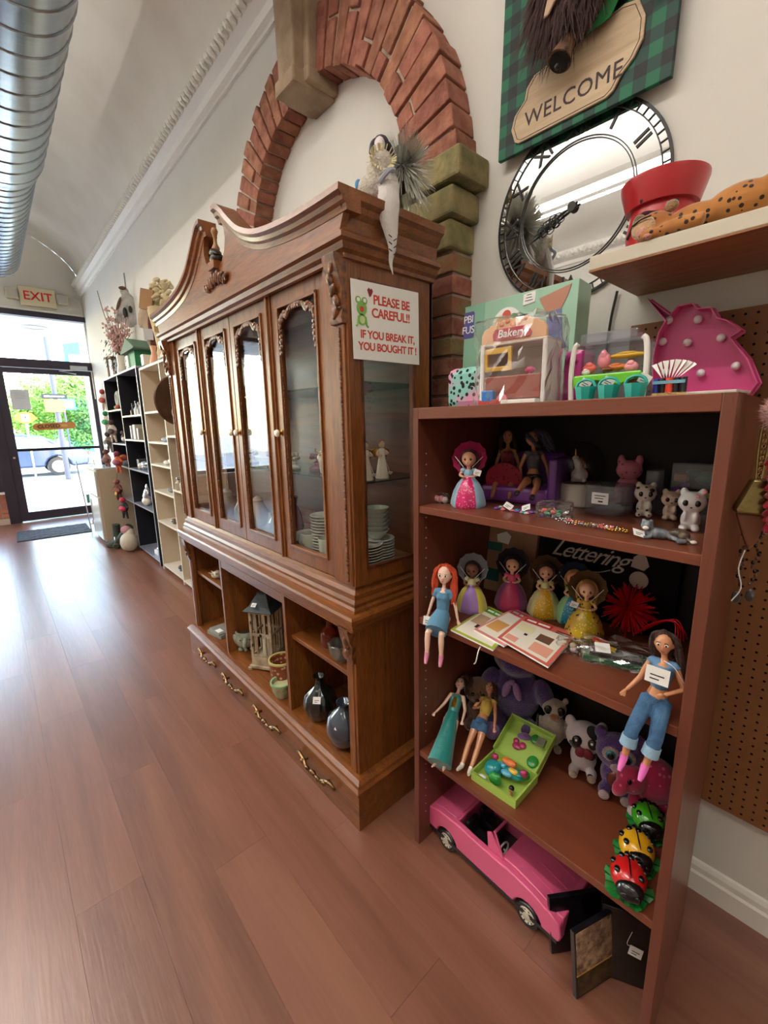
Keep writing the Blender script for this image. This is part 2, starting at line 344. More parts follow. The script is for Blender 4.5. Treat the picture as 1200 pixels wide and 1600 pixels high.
# jambs: quoins then bricks down to the floor
for sg in (-1, 1):
    for k, z in enumerate((2.378, 2.275, 2.175)):
        wd = .345 if k == 0 else (.305 if k == 1 else .285)
        y0 = sg * (Ri - .02 + random.uniform(-.005, .005)); y1 = sg * (Ri - .02 + wd)
        MB().b2((DP - (.055 - .015 * k), y0, z - .046), (0, y1, z + .048)).build('quoin', STO, arch, bevel=.01)
    z = 2.085; r = 0
    while z > .05:
        a, b = sg * Ri, sg * (Ri + .255)
        mt = BRG if z > 1.75 and r % 2 == 0 else BRK
        if r % 2: MB().b2((DP + random.uniform(-.004, .004), a, z - .031), (0, b, z + .031)).build('brick', mt, arch, bevel=.003)
        else:
            mid = sg * (Ri + .12)
            for p, q in ((a, mid - sg * .005), (mid + sg * .005, b)): MB().b2((DP + random.uniform(-.005, .005), p, z - .031), (0, q, z + .031)).build('brick', mt, arch, bevel=.003)
        z -= .0745; r += 1
    MB().b2((DP + .014, sg * (Ri + .01), 0), (0, sg * (Ri + .245), 2.42)).build('mortar', MOR, arch)
# ---- spiral duct
duct = thing('spiral_duct', 'galvanised spiral air duct hanging along the ceiling', 'duct', (.39, 0, 3.86))
GAL = mat('galvanised_steel', 'aab4ba', .22, 1, bump=.05, bs=12, var=.12, vs=5, stretch=(1, 4, 1))
m = MB(); y = 1.2; pts = []; rs = []
while y < 5.05: pts += [(0, y, 0), (0, y + .172, 0), (0, y + .176, 0), (0, y + .184, 0), (0, y + .188, 0)]; rs += [.33, .33, .337, .337, .33]; y += .19
m.tube(pts, rs, 40); m.build('duct_body', GAL, duct, smooth=True, ang=50)
m = MB(); m.tube([(0, 5.04, 0), (0, 5.12, 0), (0, 5.3, 0), (0, 5.31, 0)], [.33, .335, .325, .29], 40); m.build('duct_collar', GAL, duct, smooth=True, ang=30)
y = 5.3; pts = []; rs = []
while y < 8.3: pts += [(0, y, 0), (0, y + .118, 0), (0, y + .121, 0), (0, y + .129, 0), (0, y + .132, 0)]; rs += [.30, .30, .307, .307, .30]; y += .133
m = MB(); m.tube(pts, rs, 40); m.build('duct_body', GAL, duct, smooth=True, ang=50)
for yy in (2.4, 6.4):
    MB().cyl((0, yy, .3), (0, yy, .98), .006, n=6).build('hanger_rod', SLV, duct)
# ---- fluorescent fixtures (seen in the mirror clock)
TUB = mat('tube_glow', 'fff6e8', .5, emit=7)
def fixture(y, L, lab, x_=-2.3):
    t = thing('fluorescent_fixture', lab, 'lamp', (x_, y, 4.0), 0)
    MB().box((0, 0, 0), (.16, L, .06)).build('housing', WHT, t, bevel=.006)
    for s_ in (-1, 1): MB().cyl((s_ * .04, -L/2 + .05, -.05), (s_ * .04, L/2 - .05, -.05), .016, n=10).build('tube', TUB, t, smooth=True)
    MB().box((0, -L/2 + .03, -.045), (.13, .03, .05)).box((0, L/2 - .03, -.045), (.13, .03, .05)).build('socket', WHT, t)
    for s_ in (-1, 1): MB().cyl((0, s_ * L * .35, .03), (0, s_ * L * .35, .72), .004, n=6).build('chain', SLV, t)
fixture(2.2, 3.4, 'long twin-tube fluorescent fixture reflected in the mirror clock'); fixture(-1.6, 2.4, 'short fluorescent fixture behind the camera under the vault'); fixture(6.0, 2.4, 'short fluorescent fixture toward the shop front under the vault'); fixture(.9, 2.4, 'fluorescent fixture overhead left of the duct, nearest the china cabinet', -.75); fixture(4.4, 2.4, 'fluorescent fixture left of the duct, level with the beige bookcase', -.75); fixture(-2.2, 2.4, 'fluorescent fixture behind the camera nearest the right wall', -.75)
# ------------------------------------------------------------------ china cabinet (local: u to the near side, v into depth, z up)
cab = thing('china_cabinet', 'tall carved oak china cabinet with swan-neck pediment and glass doors', 'cabinet', (.815, 2.002, 0), -pi / 2); cab.scale = (.955, 1, 1)
def umold(mb, W, v0, D, prof, m=0):
    rows = []
    for o, z in prof: rows.append([(-W - o, D, z), (-W - o, v0 - o, z), (W + o, v0 - o, z), (W + o, D, z)])
    vs = [p for r in rows for p in r]; fs = []
    for i in range(len(rows) - 1):
        for k in range(3): a = i * 4 + k; fs.append((a, a + 1, a + 5, a + 4))
    mb.add(vs, fs, m)
    return mb
D = .435
# plinth with ogee top
m = MB(); m.b2((-.957, .003, 0), (.957, D, .165)); umold(m, .95, .01, D, [(.0, .160), (.018, .163), (.018, .172), (.008, .180), (.004, .190), (-.012, .198), (-.03, .200), (-.2, .200)])
m.build('plinth', OAKH, cab)
WB = .918; V0 = .04
MB().b2((-WB, V0, .196), (WB, D - .01, .201)).build('bottom_board', OAKH, cab)
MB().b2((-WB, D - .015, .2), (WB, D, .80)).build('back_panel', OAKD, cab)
for s_ in (-1, 1):
    MB().b2((s_ * WB, V0, .2), (s_ * (WB - .022), D, .80)).build('side_panel', OAK, cab)
    MB().b2((s_ * (WB + .001), V0 - .002, .2), (s_ * (WB - .055), V0 + .022, .80)).b2((s_ * (WB - .012), V0 - .006, .2), (s_ * (WB - .044), V0, .80)).build('corner_post', OAK, cab, bevel=.003)
    pr = [(V0, .66), (V0 - .012, .665), (V0 - .02, .69), (V0 - .014, .72), (V0 - .026, .75), (V0 - .034, .79), (V0 - .034, .80), (V0 + .0, .80)]
    MB().prism(pr, s_ * (WB + .002), s_ * (WB - .055), ax='x').ell((s_ * (WB - .027), V0 - .02, .745), (.018, .012, .03)).ell((s_ * (WB - .027), V0 - .016, .70), (.014, .01, .02)).build('corbel', OAKC, cab, smooth=True)
for u in (.375, -.375):
    MB().b2((u - .011, V0 + .004, .2), (u + .011, D, .80)).build('divider', OAK, cab)
MB().b2((-.364, V0 + .006, .725), (.364, V0 + .026, .80)).build('apron', OAKH, cab)
for a, b in ((.386, WB - .022), (-WB + .022, -.386)): MB().b2((a, V0 + .03, .555), (b, D - .01, .575)).build('shelf', OAKH, cab, bevel=.003)
m = MB(); m.b2((-.94, .01, .795), (.94, D, .80))
umold(m, .918, .04, D, [(.0, .795), (.028, .797), (.028, .805), (.036, .812), (.036, .826), (.044, .832), (.044, .848), (.038, .856), (.0, .858), (-.04, .858)])
m.b2((-.92, .04, .80), (.92, D, .857)); m.build('countertop', OAKH, cab)
m = MB(); umold(m, .918, .046, D, [(.018, .857), (.018, .868), (.010, .876), (.012, .888), (.004, .900), (.004, .918), (-.008, .930), (-.012, .946), (-.04, .946)])
m.b2((-.88, .09, .86), (.88, D, .944)); m.build('hutch_base', OAKH, cab)
# ---- hutch
HW = .920; HV = .05
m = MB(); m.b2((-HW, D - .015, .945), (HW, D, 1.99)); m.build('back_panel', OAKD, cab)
MB().b2((-HW, HV, 1.985), (HW, D, 2.0)).build('top_board', OAKH, cab)
for s_ in (-1, 1):
    m = MB(); A = s_ * HW; B = s_ * (HW - .02)
    m.b2((A, HV, .945), (B, .105, 1.99)).b2((A, .335, .945), (B, D, 1.99)).b2((A, .105, .945), (B, .335, 1.005)).b2((A, .105, 1.93), (B, .335, 1.99))
    fr = m.build('side_frame', OAK, cab, bevel=.003)
    m = MB()
    for (v0, v1, z0, z1) in ((.098, .108, 1.0, 1.935), (.332, .342, 1.0, 1.935), (.098, .342, .998, 1.008), (.098, .342, 1.927, 1.937)): m.b2((s_ * (HW + .004), v0, z0), (s_ * (HW - .004), v1, z1))
    m.build('bead_moulding', OAKD, fr, bevel=.002)
    MB().b2((s_ * (HW - .009), .105, 1.005), (s_ * (HW - .012), .335, 1.93)).build('glass_pane', GLS, fr)
    # fluted corner pilaster with rope bead and carved bracket
    u0, u1 = s_ * (HW + .003), s_ * (HW - .125)
    po = MB().b2((u0, HV - .003, .945), (u1, HV + .022, 1.99)).b2((s_ * (HW - .005), HV - .010, .95), (s_ * (HW - .05), HV, 1.80)).build('corner_pilaster', OAK, cab, bevel=.003)
    m = MB(); z = .97
    while z < 1.79: m.ell((s_ * (HW - .028), HV - .012, z), (.006, .005, .0085), n=6); z += .014
    m.build('rope_bead', OAKC, po, smooth=True)
    pr = [(HV, 1.80), (HV - .02, 1.80), (HV - .026, 1.815), (HV - .018, 1.84), (HV - .02, 1.90), (HV - .034, 1.94), (HV - .045, 1.975), (HV - .045, 1.99), (HV, 1.99)]
    m = MB().prism(pr, s_ * (HW + .003), s_ * (HW - .06), ax='x')
    for k in range(5): m.ell((s_ * (HW - .028 + .012 * sin(k * 1.7)), HV - .024 - k * .003, 1.83 + .032 * k), (.012, .010, .021), n=8, rot=(0, .5 * (-1) ** k, 0))
    m.build('carved_bracket', OAKC, cab, smooth=True)
for u in (.39, -.39): MB().b2((u - .017, HV + .004, .945), (u + .017, HV + .035, 1.99)).b2((u - .006, HV - .004, .945), (u + .006, HV + .01, 1.99)).build('mullion', OAK, cab, bevel=.003)
# ---- doors
def door(u0, u1, knob_u):
    """u0<u1 ; frame, carving, rope bead, pane, knob"""
    z0, z1 = .948, 1.984; f0, f1 = HV + .010, HV + .030; st_ = .058; a, b, c, d = u0 + st_, u1 - st_, 1.012, 1.925
    m = MB(); m.b2((u0 + .002, f0, z0), (a, f1, z1)).b2((b, f0, z0), (u1 - .002, f1, z1)).b2((a, f0, z0), (b, f1, c)).b2((a, f0, d), (b, f1, z1))
    dr = m.build('door', OAK, cab, bevel=.0025)
    m = MB()
    for (p, q, r, s2) in ((a - .010, a + .002, c - .01, d + .01), (b - .002, b + .010, c - .01, d + .01), (a - .01, b + .01, c - .01, c + .002), (a - .01, b + .01, d - .002, d + .01)): m.b2((p, f0 - .007, r), (q, f0 + .002, s2))
    m.build('raised_moulding', OAKH, dr, bevel=.002)
    m = MB(); z = c + .01
    while z < d - .14:
        for uu in (a + .004, b - .004): m.ell((uu, f0 + .001, z), (.0035, .004, .006), n=5)
        z += .012
    m.build('rope_bead', OAKC, dr, smooth=True)
    MB().b2((a, f0 + .010, c), (b, f0 + .013, d)).build('glass_pane', GLS, dr)
    # acanthus corner carving
    m = MB(); uc = (a + b) / 2; hw = (b - a) / 2
    for s_ in (-1, 1):
        e = uc + s_ * hw
        path = [(e - s_ * .008, f0, d - .16), (e - s_ * .016, f0, d - .10), (e - s_ * .014, f0, d - .055), (e - s_ * .035, f0, d - .03), (e - s_ * .06, f0, d - .035), (e - s_ * .085, f0, d - .015), (uc + s_ * .006, f0, d - .010)]
        for k, p in enumerate(curve(path, 3)):
            q = 1 + .5 * sin(k * 1.1)
            m.ell((p.x, f0 - .002, p.z), (.006 * q + .004, .006, .012), n=7, rot=(0, s_ * (.5 + k * .35), 0))
        for k in range(4): m.ell((e - s_ * (.012 + .014 * k), f0 - .003, d - .02 - .010 * (3 - k)), (.007, .006, .017), n=7, rot=(0, s_ * (.4 + .35 * k), 0))
    m.build('carved_swag', OAKC, dr, smooth=True)
    k = MB(); M = Matrix.Translation((knob_u, f0, 1.468)) @ Matrix.Rotation(pi / 2, 4, 'X')
    k.lathe([(.013, 0), (.014, .003), (.006, .006), (.006, .014), (.012, .017), (.015, .021)], 16, m=0, M=M); k.lathe([(.015, .021), (.0155, .025), (.012, .030), (.0, .033)], 16, m=1, M=M)
    k.build('knob', [BRS, PRL], dr, smooth=True)
door(.408, .790, .408 + .030); door(.0, .373, .030); door(-.373, .0, -.030); door(-.790, -.408, -.408 - .030)
# glass shelves and deck inside
MB().b2((-HW + .02, HV + .05, .946), (HW - .02, D - .015, .966)).build('hutch_deck', OAKH, cab)
SHG = glassm('shelf_glass', 'c8d8d0', .8)
for z in (1.295, 1.63): MB().b2((-HW + .022, HV + .07, z), (HW - .022, D - .02, z + .006)).build('glass_shelf', SHG, cab)
# ---- cornice and pediment
m = MB(); umold(m, HW, HV, D, [(.0, 1.978), (.012, 1.98), (.012, 1.992), (.024, 2.0), (.030, 2.016), (.042, 2.022), (.042, 2.036), (.03, 2.044), (.022, 2.05), (-.01, 2.05)])
m.b2((-HW, HV + .005, 1.99), (HW, D, 2.05)); m.build('cornice', OAKH, cab)
m = MB()
for s_ in (-1, 1):
    rows = [(.020, 2.045), (.022, 2.085), (.036, 2.098), (.042, 2.112), (.056, 2.122), (.058, 2.145), (-.02, 2.147)]
    vs = []
    for o, z in rows: vs += [(s_ * (HW + o), D, z), (s_ * (HW + o), HV - o, z)]
    m.add(vs, [(2*i, 2*i + 1, 2*i + 3, 2*i + 2) for i in range(len(rows) - 1)])
m.b2((-HW - .018, HV + .02, 2.045), (HW + .018, D, 2.13)); m.build('side_cornice', OAKH, cab)
hp = curve([(.978, 0, 2.145), (.86, 0, 2.146), (.70, 0, 2.152), (.54, 0, 2.168), (.42, 0, 2.192), (.31, 0, 2.235), (.23, 0, 2.29), (.16, 0, 2.345), (.115, 0, 2.372), (.075, 0, 2.375)], 5)
half = [(p.x, p.z - .02) for p in hp]
inner = [(.078, 2.35), (.10, 2.32), (.118, 2.285), (.122, 2.25), (.105, 2.21), (.07, 2.178), (.03, 2.165), (0, 2.162)]
poly = half + inner + [(-x_, z_) for x_, z_ in reversed(inner[:-1])] + [(-x_, z_) for x_, z_ in reversed(half)]
poly += [(-.935, 2.045), (.935, 2.045)]
MB().prism(poly, HV - .028, HV - .006).build('pediment_board', OAKH, cab)
for s_ in (-1, 1):
    m = MB(); sec = [(HV + .02, .0), (HV - .058, .0), (HV - .06, -.018), (HV - .048, -.026), (HV - .044, -.038), (HV - .034, -.044), (HV - .03, -.06), (HV + .02, -.06)]
    rows = []
    for i, p in enumerate(hp):
        t = (hp[min(i + 1, len(hp) - 1)] - hp[max(i - 1, 0)]).normalized(); nrm = Vector((t.z, 0, -t.x)) * (1 if t.x < 0 else -1)
        if nrm.z < 0: nrm = -nrm
        rows.append([(s_ * (p.x + nrm.x * b), a, p.z + nrm.z * b) for a, b in sec])
    ns = len(sec); vs = [q for r in rows for q in r]
    m.add(vs, [(i * ns + k, i * ns + (k + 1) % ns, (i + 1) * ns + (k + 1) % ns, (i + 1) * ns + k) for i in range(len(rows) - 1) for k in range(ns)] + [tuple(range(ns)), tuple((len(rows) - 1) * ns + k for k in range(ns))])
    m.build('swan_neck', OAKH, cab, smooth=True, ang=35)
m = MB()
for k in range(-5, 6): m.ell((k * .024, HV - .034, 2.112 + .012 * cos(k * .6) + .008 * (k % 2)), (.011, .012, .030 - abs(k) * .002), n=8, rot=(0, k * .13, 0))
m.build('carved_leaf', OAKC, cab, smooth=True)
m = MB().box((0, HV - .02, 2.175), (.07, .06, .03)).ell((0, HV - .02, 2.205), (.045, .028, .022), m=1).ell((.02, HV - .03, 2.225), (.03, .024, .012), m=1, rot=(0, .5, 0)).ell((-.02, HV - .02, 2.232), (.032, .022, .012), m=1, rot=(0, .3, 0))
m.lathe([(.014, 0), (.017, .012), (.008, .03), (.007, .055), (.012, .068), (.015, .078), (.010, .09), (0, .094)], 12, (0, HV - .02, 2.235), m=2)
m.build('finial', [OAKH, mat('finial_dark', '2e2318', .4), mat('finial_tan', '9a6b3a', .4)], cab, smooth=True)
# ---- drawer pulls on the plinth
def pull(u):
    m = MB(); v = -.018; z = .095
    for s_ in (-1.35, 1.35):
        m.tube(curve([(u + s_ * .002, v, z - .004), (u + s_ * .03, v - .008, z - .012), (u + s_ * .06, v, z + .002), (u + s_ * .085, v, z + .016), (u + s_ * .105, v + .006, z + .006), (u + s_ * .096, v + .01, z - .008)], 5), [.006] * 6 + [.0085] * 12 + [.007] * 8, 8)
        m.tube([(u + s_ * .062, v, z), (u + s_ * .062, .003, z)], .008, 7); m.ell((u + s_ * .062, v - .004, z), .012, n=8); m.ell((u + s_ * .03, v - .008, z - .006), (.015, .009, .011), n=8)
    m.ell((u, v - .006, z - .004), (.020, .011, .013), n=8); m.build('drawer_pull', BRZ, cab, smooth=True)
for u in (.67, .22, -.20, -.60): pull(u)
# ------------------------------------------------------------------ dark bookcase
XB0, XB1, YN, YNB, YFAR = .944, 1.37, .162, .192, .924
ZT, Z1, Z2, Z3 = 1.541, 1.250, .886, .392
bk = thing('toy_bookcase', 'red-brown laminate bookcase full of dolls and toys', 'bookcase', (XB0, YN, 0))
def slab(x0, x1, z0, z1, name, mt, ya=YN + .022, yb=YNB + .022, yf=YFAR - .022):
    v = [(x0 - XB0, ya - YN, 0), (x0 - XB0, yf - YN, 0), (x1 - XB0, yf - YN, 0), (x1 - XB0, yb - YN, 0)]
    return MB().prism([(p[0], p[1]) for p in v], z0, z1, ax='z').build(name, mt, bk, bevel=.0015)
slab(XB0, XB1, ZT - .032, ZT, 'top_panel', LAMH, YN + .0221, YNB + .0221)
MB().prism([(0, 0), (XB1 - XB0, YNB - YN), (XB1 - XB0, YNB - YN + .022), (0, .022)], 0, ZT, ax='z').build('side_panel', LAM, bk, bevel=.0015)
MB().prism([(0, YFAR - YN - .022), (XB1 - XB0, YFAR - YN - .022), (XB1 - XB0, YFAR - YN), (0, YFAR - YN)], 0, ZT, ax='z').build('side_panel', LAM, bk, bevel=.0015)
for z in (Z1, Z2, Z3): slab(XB0 + .004, XB1 - .004, z - .022, z, 'shelf', LAMH)
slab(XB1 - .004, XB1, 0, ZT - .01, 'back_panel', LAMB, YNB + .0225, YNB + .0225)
m = MB()
for k in range(40):
    z = .12 + k * .033
    if z < ZT - .06 and min(abs(z - q) for q in (Z1, Z2, Z3)) > .04: m.cyl((.035, YFAR - YN - .0225, z), (.035, YFAR - YN - .018, z), .0028, n=6)
m.build('peg_hole', mat('peg_hole_pale', 'c9b7a5', .6), bk)['kind'] = 'stuff'
# ------------------------------------------------------------------ toy helpers
RZ = -pi / 2
def spots(name, base, spot, scale=60, thr=.28, rough=.6, base2=None, sheen=0):
    if name in MATS: return MATS[name]
    m = bpy.data.materials.new(name); m.use_nodes = True; n = m.node_tree.nodes; l = m.node_tree.links; b = n['Principled BSDF']
    tc = n.new('ShaderNodeTexCoord'); v = n.new('ShaderNodeTexVoronoi'); v.inputs['Scale'].default_value = scale; l.new(tc.outputs['Object'], v.inputs[0])
    cr = n.new('ShaderNodeValToRGB'); cr.color_ramp.interpolation = 'CONSTANT'; l.new(v.outputs['Distance'], cr.inputs[0])
    cr.color_ramp.elements[0].color = hx(spot); cr.color_ramp.elements[1].position = thr; cr.color_ramp.elements[1].color = hx(base)
    src = cr.outputs[0]
    if base2:
        nz = n.new('ShaderNodeTexNoise'); nz.inputs['Scale'].default_value = scale / 5; l.new(tc.outputs['Object'], nz.inputs[0])
        c2 = n.new('ShaderNodeValToRGB'); l.new(nz.outputs[0], c2.inputs[0]); c2.color_ramp.elements[0].position = .42; c2.color_ramp.elements[1].position = .58
        c2.color_ramp.elements[0].color = hx(base); c2.color_ramp.elements[1].color = hx(base2)
        mx = n.new('ShaderNodeMix'); mx.data_type = 'RGBA'; th = n.new('ShaderNodeMath'); th.operation = 'GREATER_THAN'; th.inputs[1].default_value = thr
        l.new(v.outputs['Distance'], th.inputs[0]); l.new(th.outputs[0], mx.inputs[0]); mx.inputs[6].default_value = hx(spot); l.new(c2.outputs[0], mx.inputs[7]); src = mx.outputs[2]
    l.new(src, b.inputs['Base Color']); b.inputs['Roughness'].default_value = rough; b.inputs['Sheen Weight'].default_value = sheen
    MATS[name] = m; return m
def fur(name, c, c2=None): return mat('fur_' + name, c, .9, bump=.6, bs=260, sheen=.6, col2=c2, vs=30) if c2 else mat('fur_' + name, c, .9, bump=.6, bs=260, sheen=.6, var=.15, vs=90)
def pl(name, c, rough=.35, **k): return mat('plastic_' + name, c, rough, coat=.3, **k)
SKIN = pl('skin_light', 'e3ab8a'); SKINT = pl('skin_tan', 'c98a62'); SKINP = pl('skin_pale', 'ecc3ac')
EYEW = pl('eye_white', 'f1efec', .2); EYEB = pl('eye_black', '0e0c0d', .1); LIP = pl('lips', 'b4414a')
def seq(name, c):
    lt = ''.join('%02x' % min(255, int(int(c[i:i+2], 16) * .55 + 125)) for i in (0, 2, 4)); return spots('sequin_' + name, c, lt, 150, .3, .22)  # lighter dots put the sequins' sparkle into the colour
def price_tag(par, loc, s=.018, rot=(0, 0, 0), string=None):
    t = MB().box((0, 0, 0), (s, .0006, s * .85)).build('price_tag', PAP, par, loc=loc, rot=rot)
    t['label'] = 'white paper price tag'
    MB().box((0, -.0005, 0), (s * .6, .0003, s * .06)).box((-.1 * s, -.0005, -.2 * s), (s * .4, .0003, s * .06)).build('scribble', INK, t)
    if string: MB().tube(curve(string, 4), .0007, 5).build('tag_string', PAP, par)
    return t
def fdoll(name, label, loc, rz, P, skin, hair, strands, tilt=None, group=None, vox=.0019, hs=1.0):
    """fashion doll. P: joint dict (metres, pelvis-rooted); body is one continuous remeshed skin; returns (thing, joints)"""
    t = thing(name, label, 'doll', loc, rz, group, tilt=tilt); V = Vector
    sd = V(P.get('spine', (0, 0, 1))).normalized(); rt = V(P.get('right', (1, 0, 0))).normalized(); fd = rt.cross(sd) * 1.0
    fd = sd.cross(rt).normalized()   # forward = -y when right=+x, spine=+z
    fd = -fd if fd.y > 0 else fd
    pel = V(P.get('pel', (0, 0, 0))); wa = pel + sd * .034; ch = pel + sd * .068; nk = pel + sd * .094; hd = nk + V(P.get('head', sd)).normalized() * (.030 + .024 * (hs - 1))
    m = MB(); m.tube([pel - sd * .006, pel + sd * .012, wa, ch - sd * .008, ch + sd * .012, nk - sd * .006, nk], [.015, .020, .0135, .019, .019, .009, .0065], 12)
    m.tube([nk - sd * .004, hd], .0062, 8)
    hu = V(P.get('head', sd)).normalized()
    m.ell(hd + hu * .004 * hs, (.0165 * hs, .0175 * hs, .0215 * hs)); m.ell(hd - hu * .009 * hs + fd * .006 * hs, (.010 * hs, .008 * hs, .009 * hs)); m.ell(hd - hu * .002 * hs + fd * .0172 * hs, (.0018, .003, .003), n=8)
    for s_ in (-1, 1): m.ell(ch + rt * s_ * .008 + fd * .013 - sd * .002, .0085, n=10); m.ell(hd + rt * s_ * .0165 * hs, (.002, .0035, .005), n=8)
    J = dict(pel=pel, wa=wa, ch=ch, nk=nk, hd=hd, fd=fd, rt=rt, sd=sd, hu=hu)
    for s_, k in ((-1, 'l'), (1, 'r')):
        hp_ = pel + rt * s_ * .0125; kn = hp_ + V(P[k + 't']).normalized() * .078; an = kn + V(P[k + 's']).normalized() * .070
        ft = V(P.get(k + 'f', fd)).normalized()
        m.tube([hp_, hp_.lerp(kn, .5), kn, kn.lerp(an, .3), an], [.0148, .0125, .0088, .0092, .0058], 10); m.tube([an, an + ft * .010 + V((0, 0, -.003)), an + ft * .022 + V((0, 0, -.004))], [.0055, .0048, .003], 8)
        sh = ch + sd * .014 + rt * s_ * .0235; el = sh + V(P[k + 'u']).normalized() * .045; wr = el + V(P[k + 'a']).normalized() * .038
        m.tube([ch + sd * .010, sh, sh.lerp(el, .5), el, wr], [.012, .0085, .0066, .0055, .0042], 9)
        ad = V(P[k + 'a']).normalized(); pm_ = wr + ad * .007; m.ell(pm_, (.0045, .0045, .006), n=8)
        pr_ = ad.cross(fd).normalized() if ad.cross(fd).length > .1 else rt
        for q in range(4): m.tube([pm_ + pr_ * (q - 1.5) * .0022, pm_ + pr_ * (q - 1.5) * .003 + ad * (.013 - abs(q - 1.3) * .0015)], [.0016, .0013], 6)
        m.tube([pm_, pm_ - pr_ * .006 + ad * .004, pm_ - pr_ * .0075 + ad * .009], [.002, .0017, .0014], 6)
        J.update({k + 'h': hp_, k + 'k': kn, k + 'n': an, k + 'f': ft, k + 'S': sh, k + 'E': el, k + 'W': wr})
    m.build('body', skin, t, smooth=True, remesh=vox, sm=3)
    e = MB()
    for s_ in (-1, 1):
        c = hd + (rt * s_ * .0068 + fd * .0155 + hu * .004) * hs; e.ell(c, (.0040 * hs, .0022, .0028 * hs), 0, 8); e.ell(c + fd * .0014, (.0020 * hs, .0016, .0024 * hs), 1, 8)
        e.tube([c + hu * .0042 - rt * s_ * .003 + fd * .001, c + hu * .0052, c + hu * .0042 + rt * s_ * .004], .0006, 5, 1)
    e.build('eyes', [EYEW, EYEB], t, smooth=True)
    MB().ell(hd + (fd * .0162 - hu * .0095) * hs, (.0036 * hs, .0016, .0013 * hs), n=8).build('mouth', LIP, t, smooth=True)
    h = MB(); h.ell(hd + (hu * .009 - fd * .0055) * hs, (.0188 * hs, .0175 * hs, .0195 * hs), n=14)
    rnd = random.Random(len(label))
    for s_ in strands: 
        pts = [hd + (rt * a + fd * b + hu * c) * (hs if c > -.02 else 1) for a, b, c in s_[0]]; n_ = s_[1] if len(s_) > 1 else 7; wd = s_[2] if len(s_) > 2 else .008
        for q in range(n_):
            o = [V((rnd.uniform(-wd, wd), rnd.uniform(-wd, wd), rnd.uniform(-wd * .4, wd * .4))) * min(1, .35 + i * .35) for i in range(len(pts))]
            h.tube(curve([p + o_ for p, o_ in zip(pts, o)], 4), [.0034] * (len(pts) * 4 - 5) + [.0026, .0012], 6)
    h.build('hair', hair, t, smooth=True)
    return t, J
def garment(name, t, J, mt, kind, vox=.0022):
    m = MB(); sd, rt, fd = J['sd'], J['rt'], J['fd']
    if kind in ('top', 'dress_top', 'tshirt'):
        m.tube([J['wa'] - sd * (.004 if kind == 'top' else .014), J['ch'] - sd * .006, J['ch'] + sd * .014], [.0165 if kind == 'top' else .019, .0215, .019], 12)
        for s_ in (-1, 1): m.ell(J['ch'] + rt * s_ * .008 + fd * .0135 - sd * .002, .0105, n=10)
        if kind != 'dress_top':
            for k in 'lr': m.tube([J['ch'] + sd * .012, J[k + 'S'], J[k + 'S'].lerp(J[k + 'E'], .45 if kind == 'tshirt' else .05)], [.012, .0105, .0095], 9)
    if kind in ('jeans', 'shorts'):
        m.tube([J['pel'] + sd * .014, J['pel'] - sd * .004], [.0205, .021], 12)
        for k in 'lr':
            if kind == 'shorts': m.tube([J[k + 'h'], J[k + 'h'].lerp(J[k + 'k'], .36)], [.0172, .0165], 10)
            else: m.tube([J[k + 'h'], J[k + 'k'], J[k + 'k'].lerp(J[k + 'n'], .35)], [.0172, .0135, .0135], 10)
    return m.build(name, mt, t, smooth=True, remesh=vox, sm=2)
def shoes(t, J, mt, heel=True):
    for k in 'lr':
        m = MB(); an, f = J[k + 'n'], J[k + 'f']; d = (J[k + 'n'] - J[k + 'k']).normalized()
        m.tube([an - d * .010, an, an + f * .012 + d * .003, an + f * .022 + d * .005], [.0075, .0075, .0064, .0040], 9)
        if heel: m.tube([an - f * .002 + d * .002, an - f * .004 + d * .014], [.004, .0022], 6)
        m.build('shoe', mt, t, smooth=True)
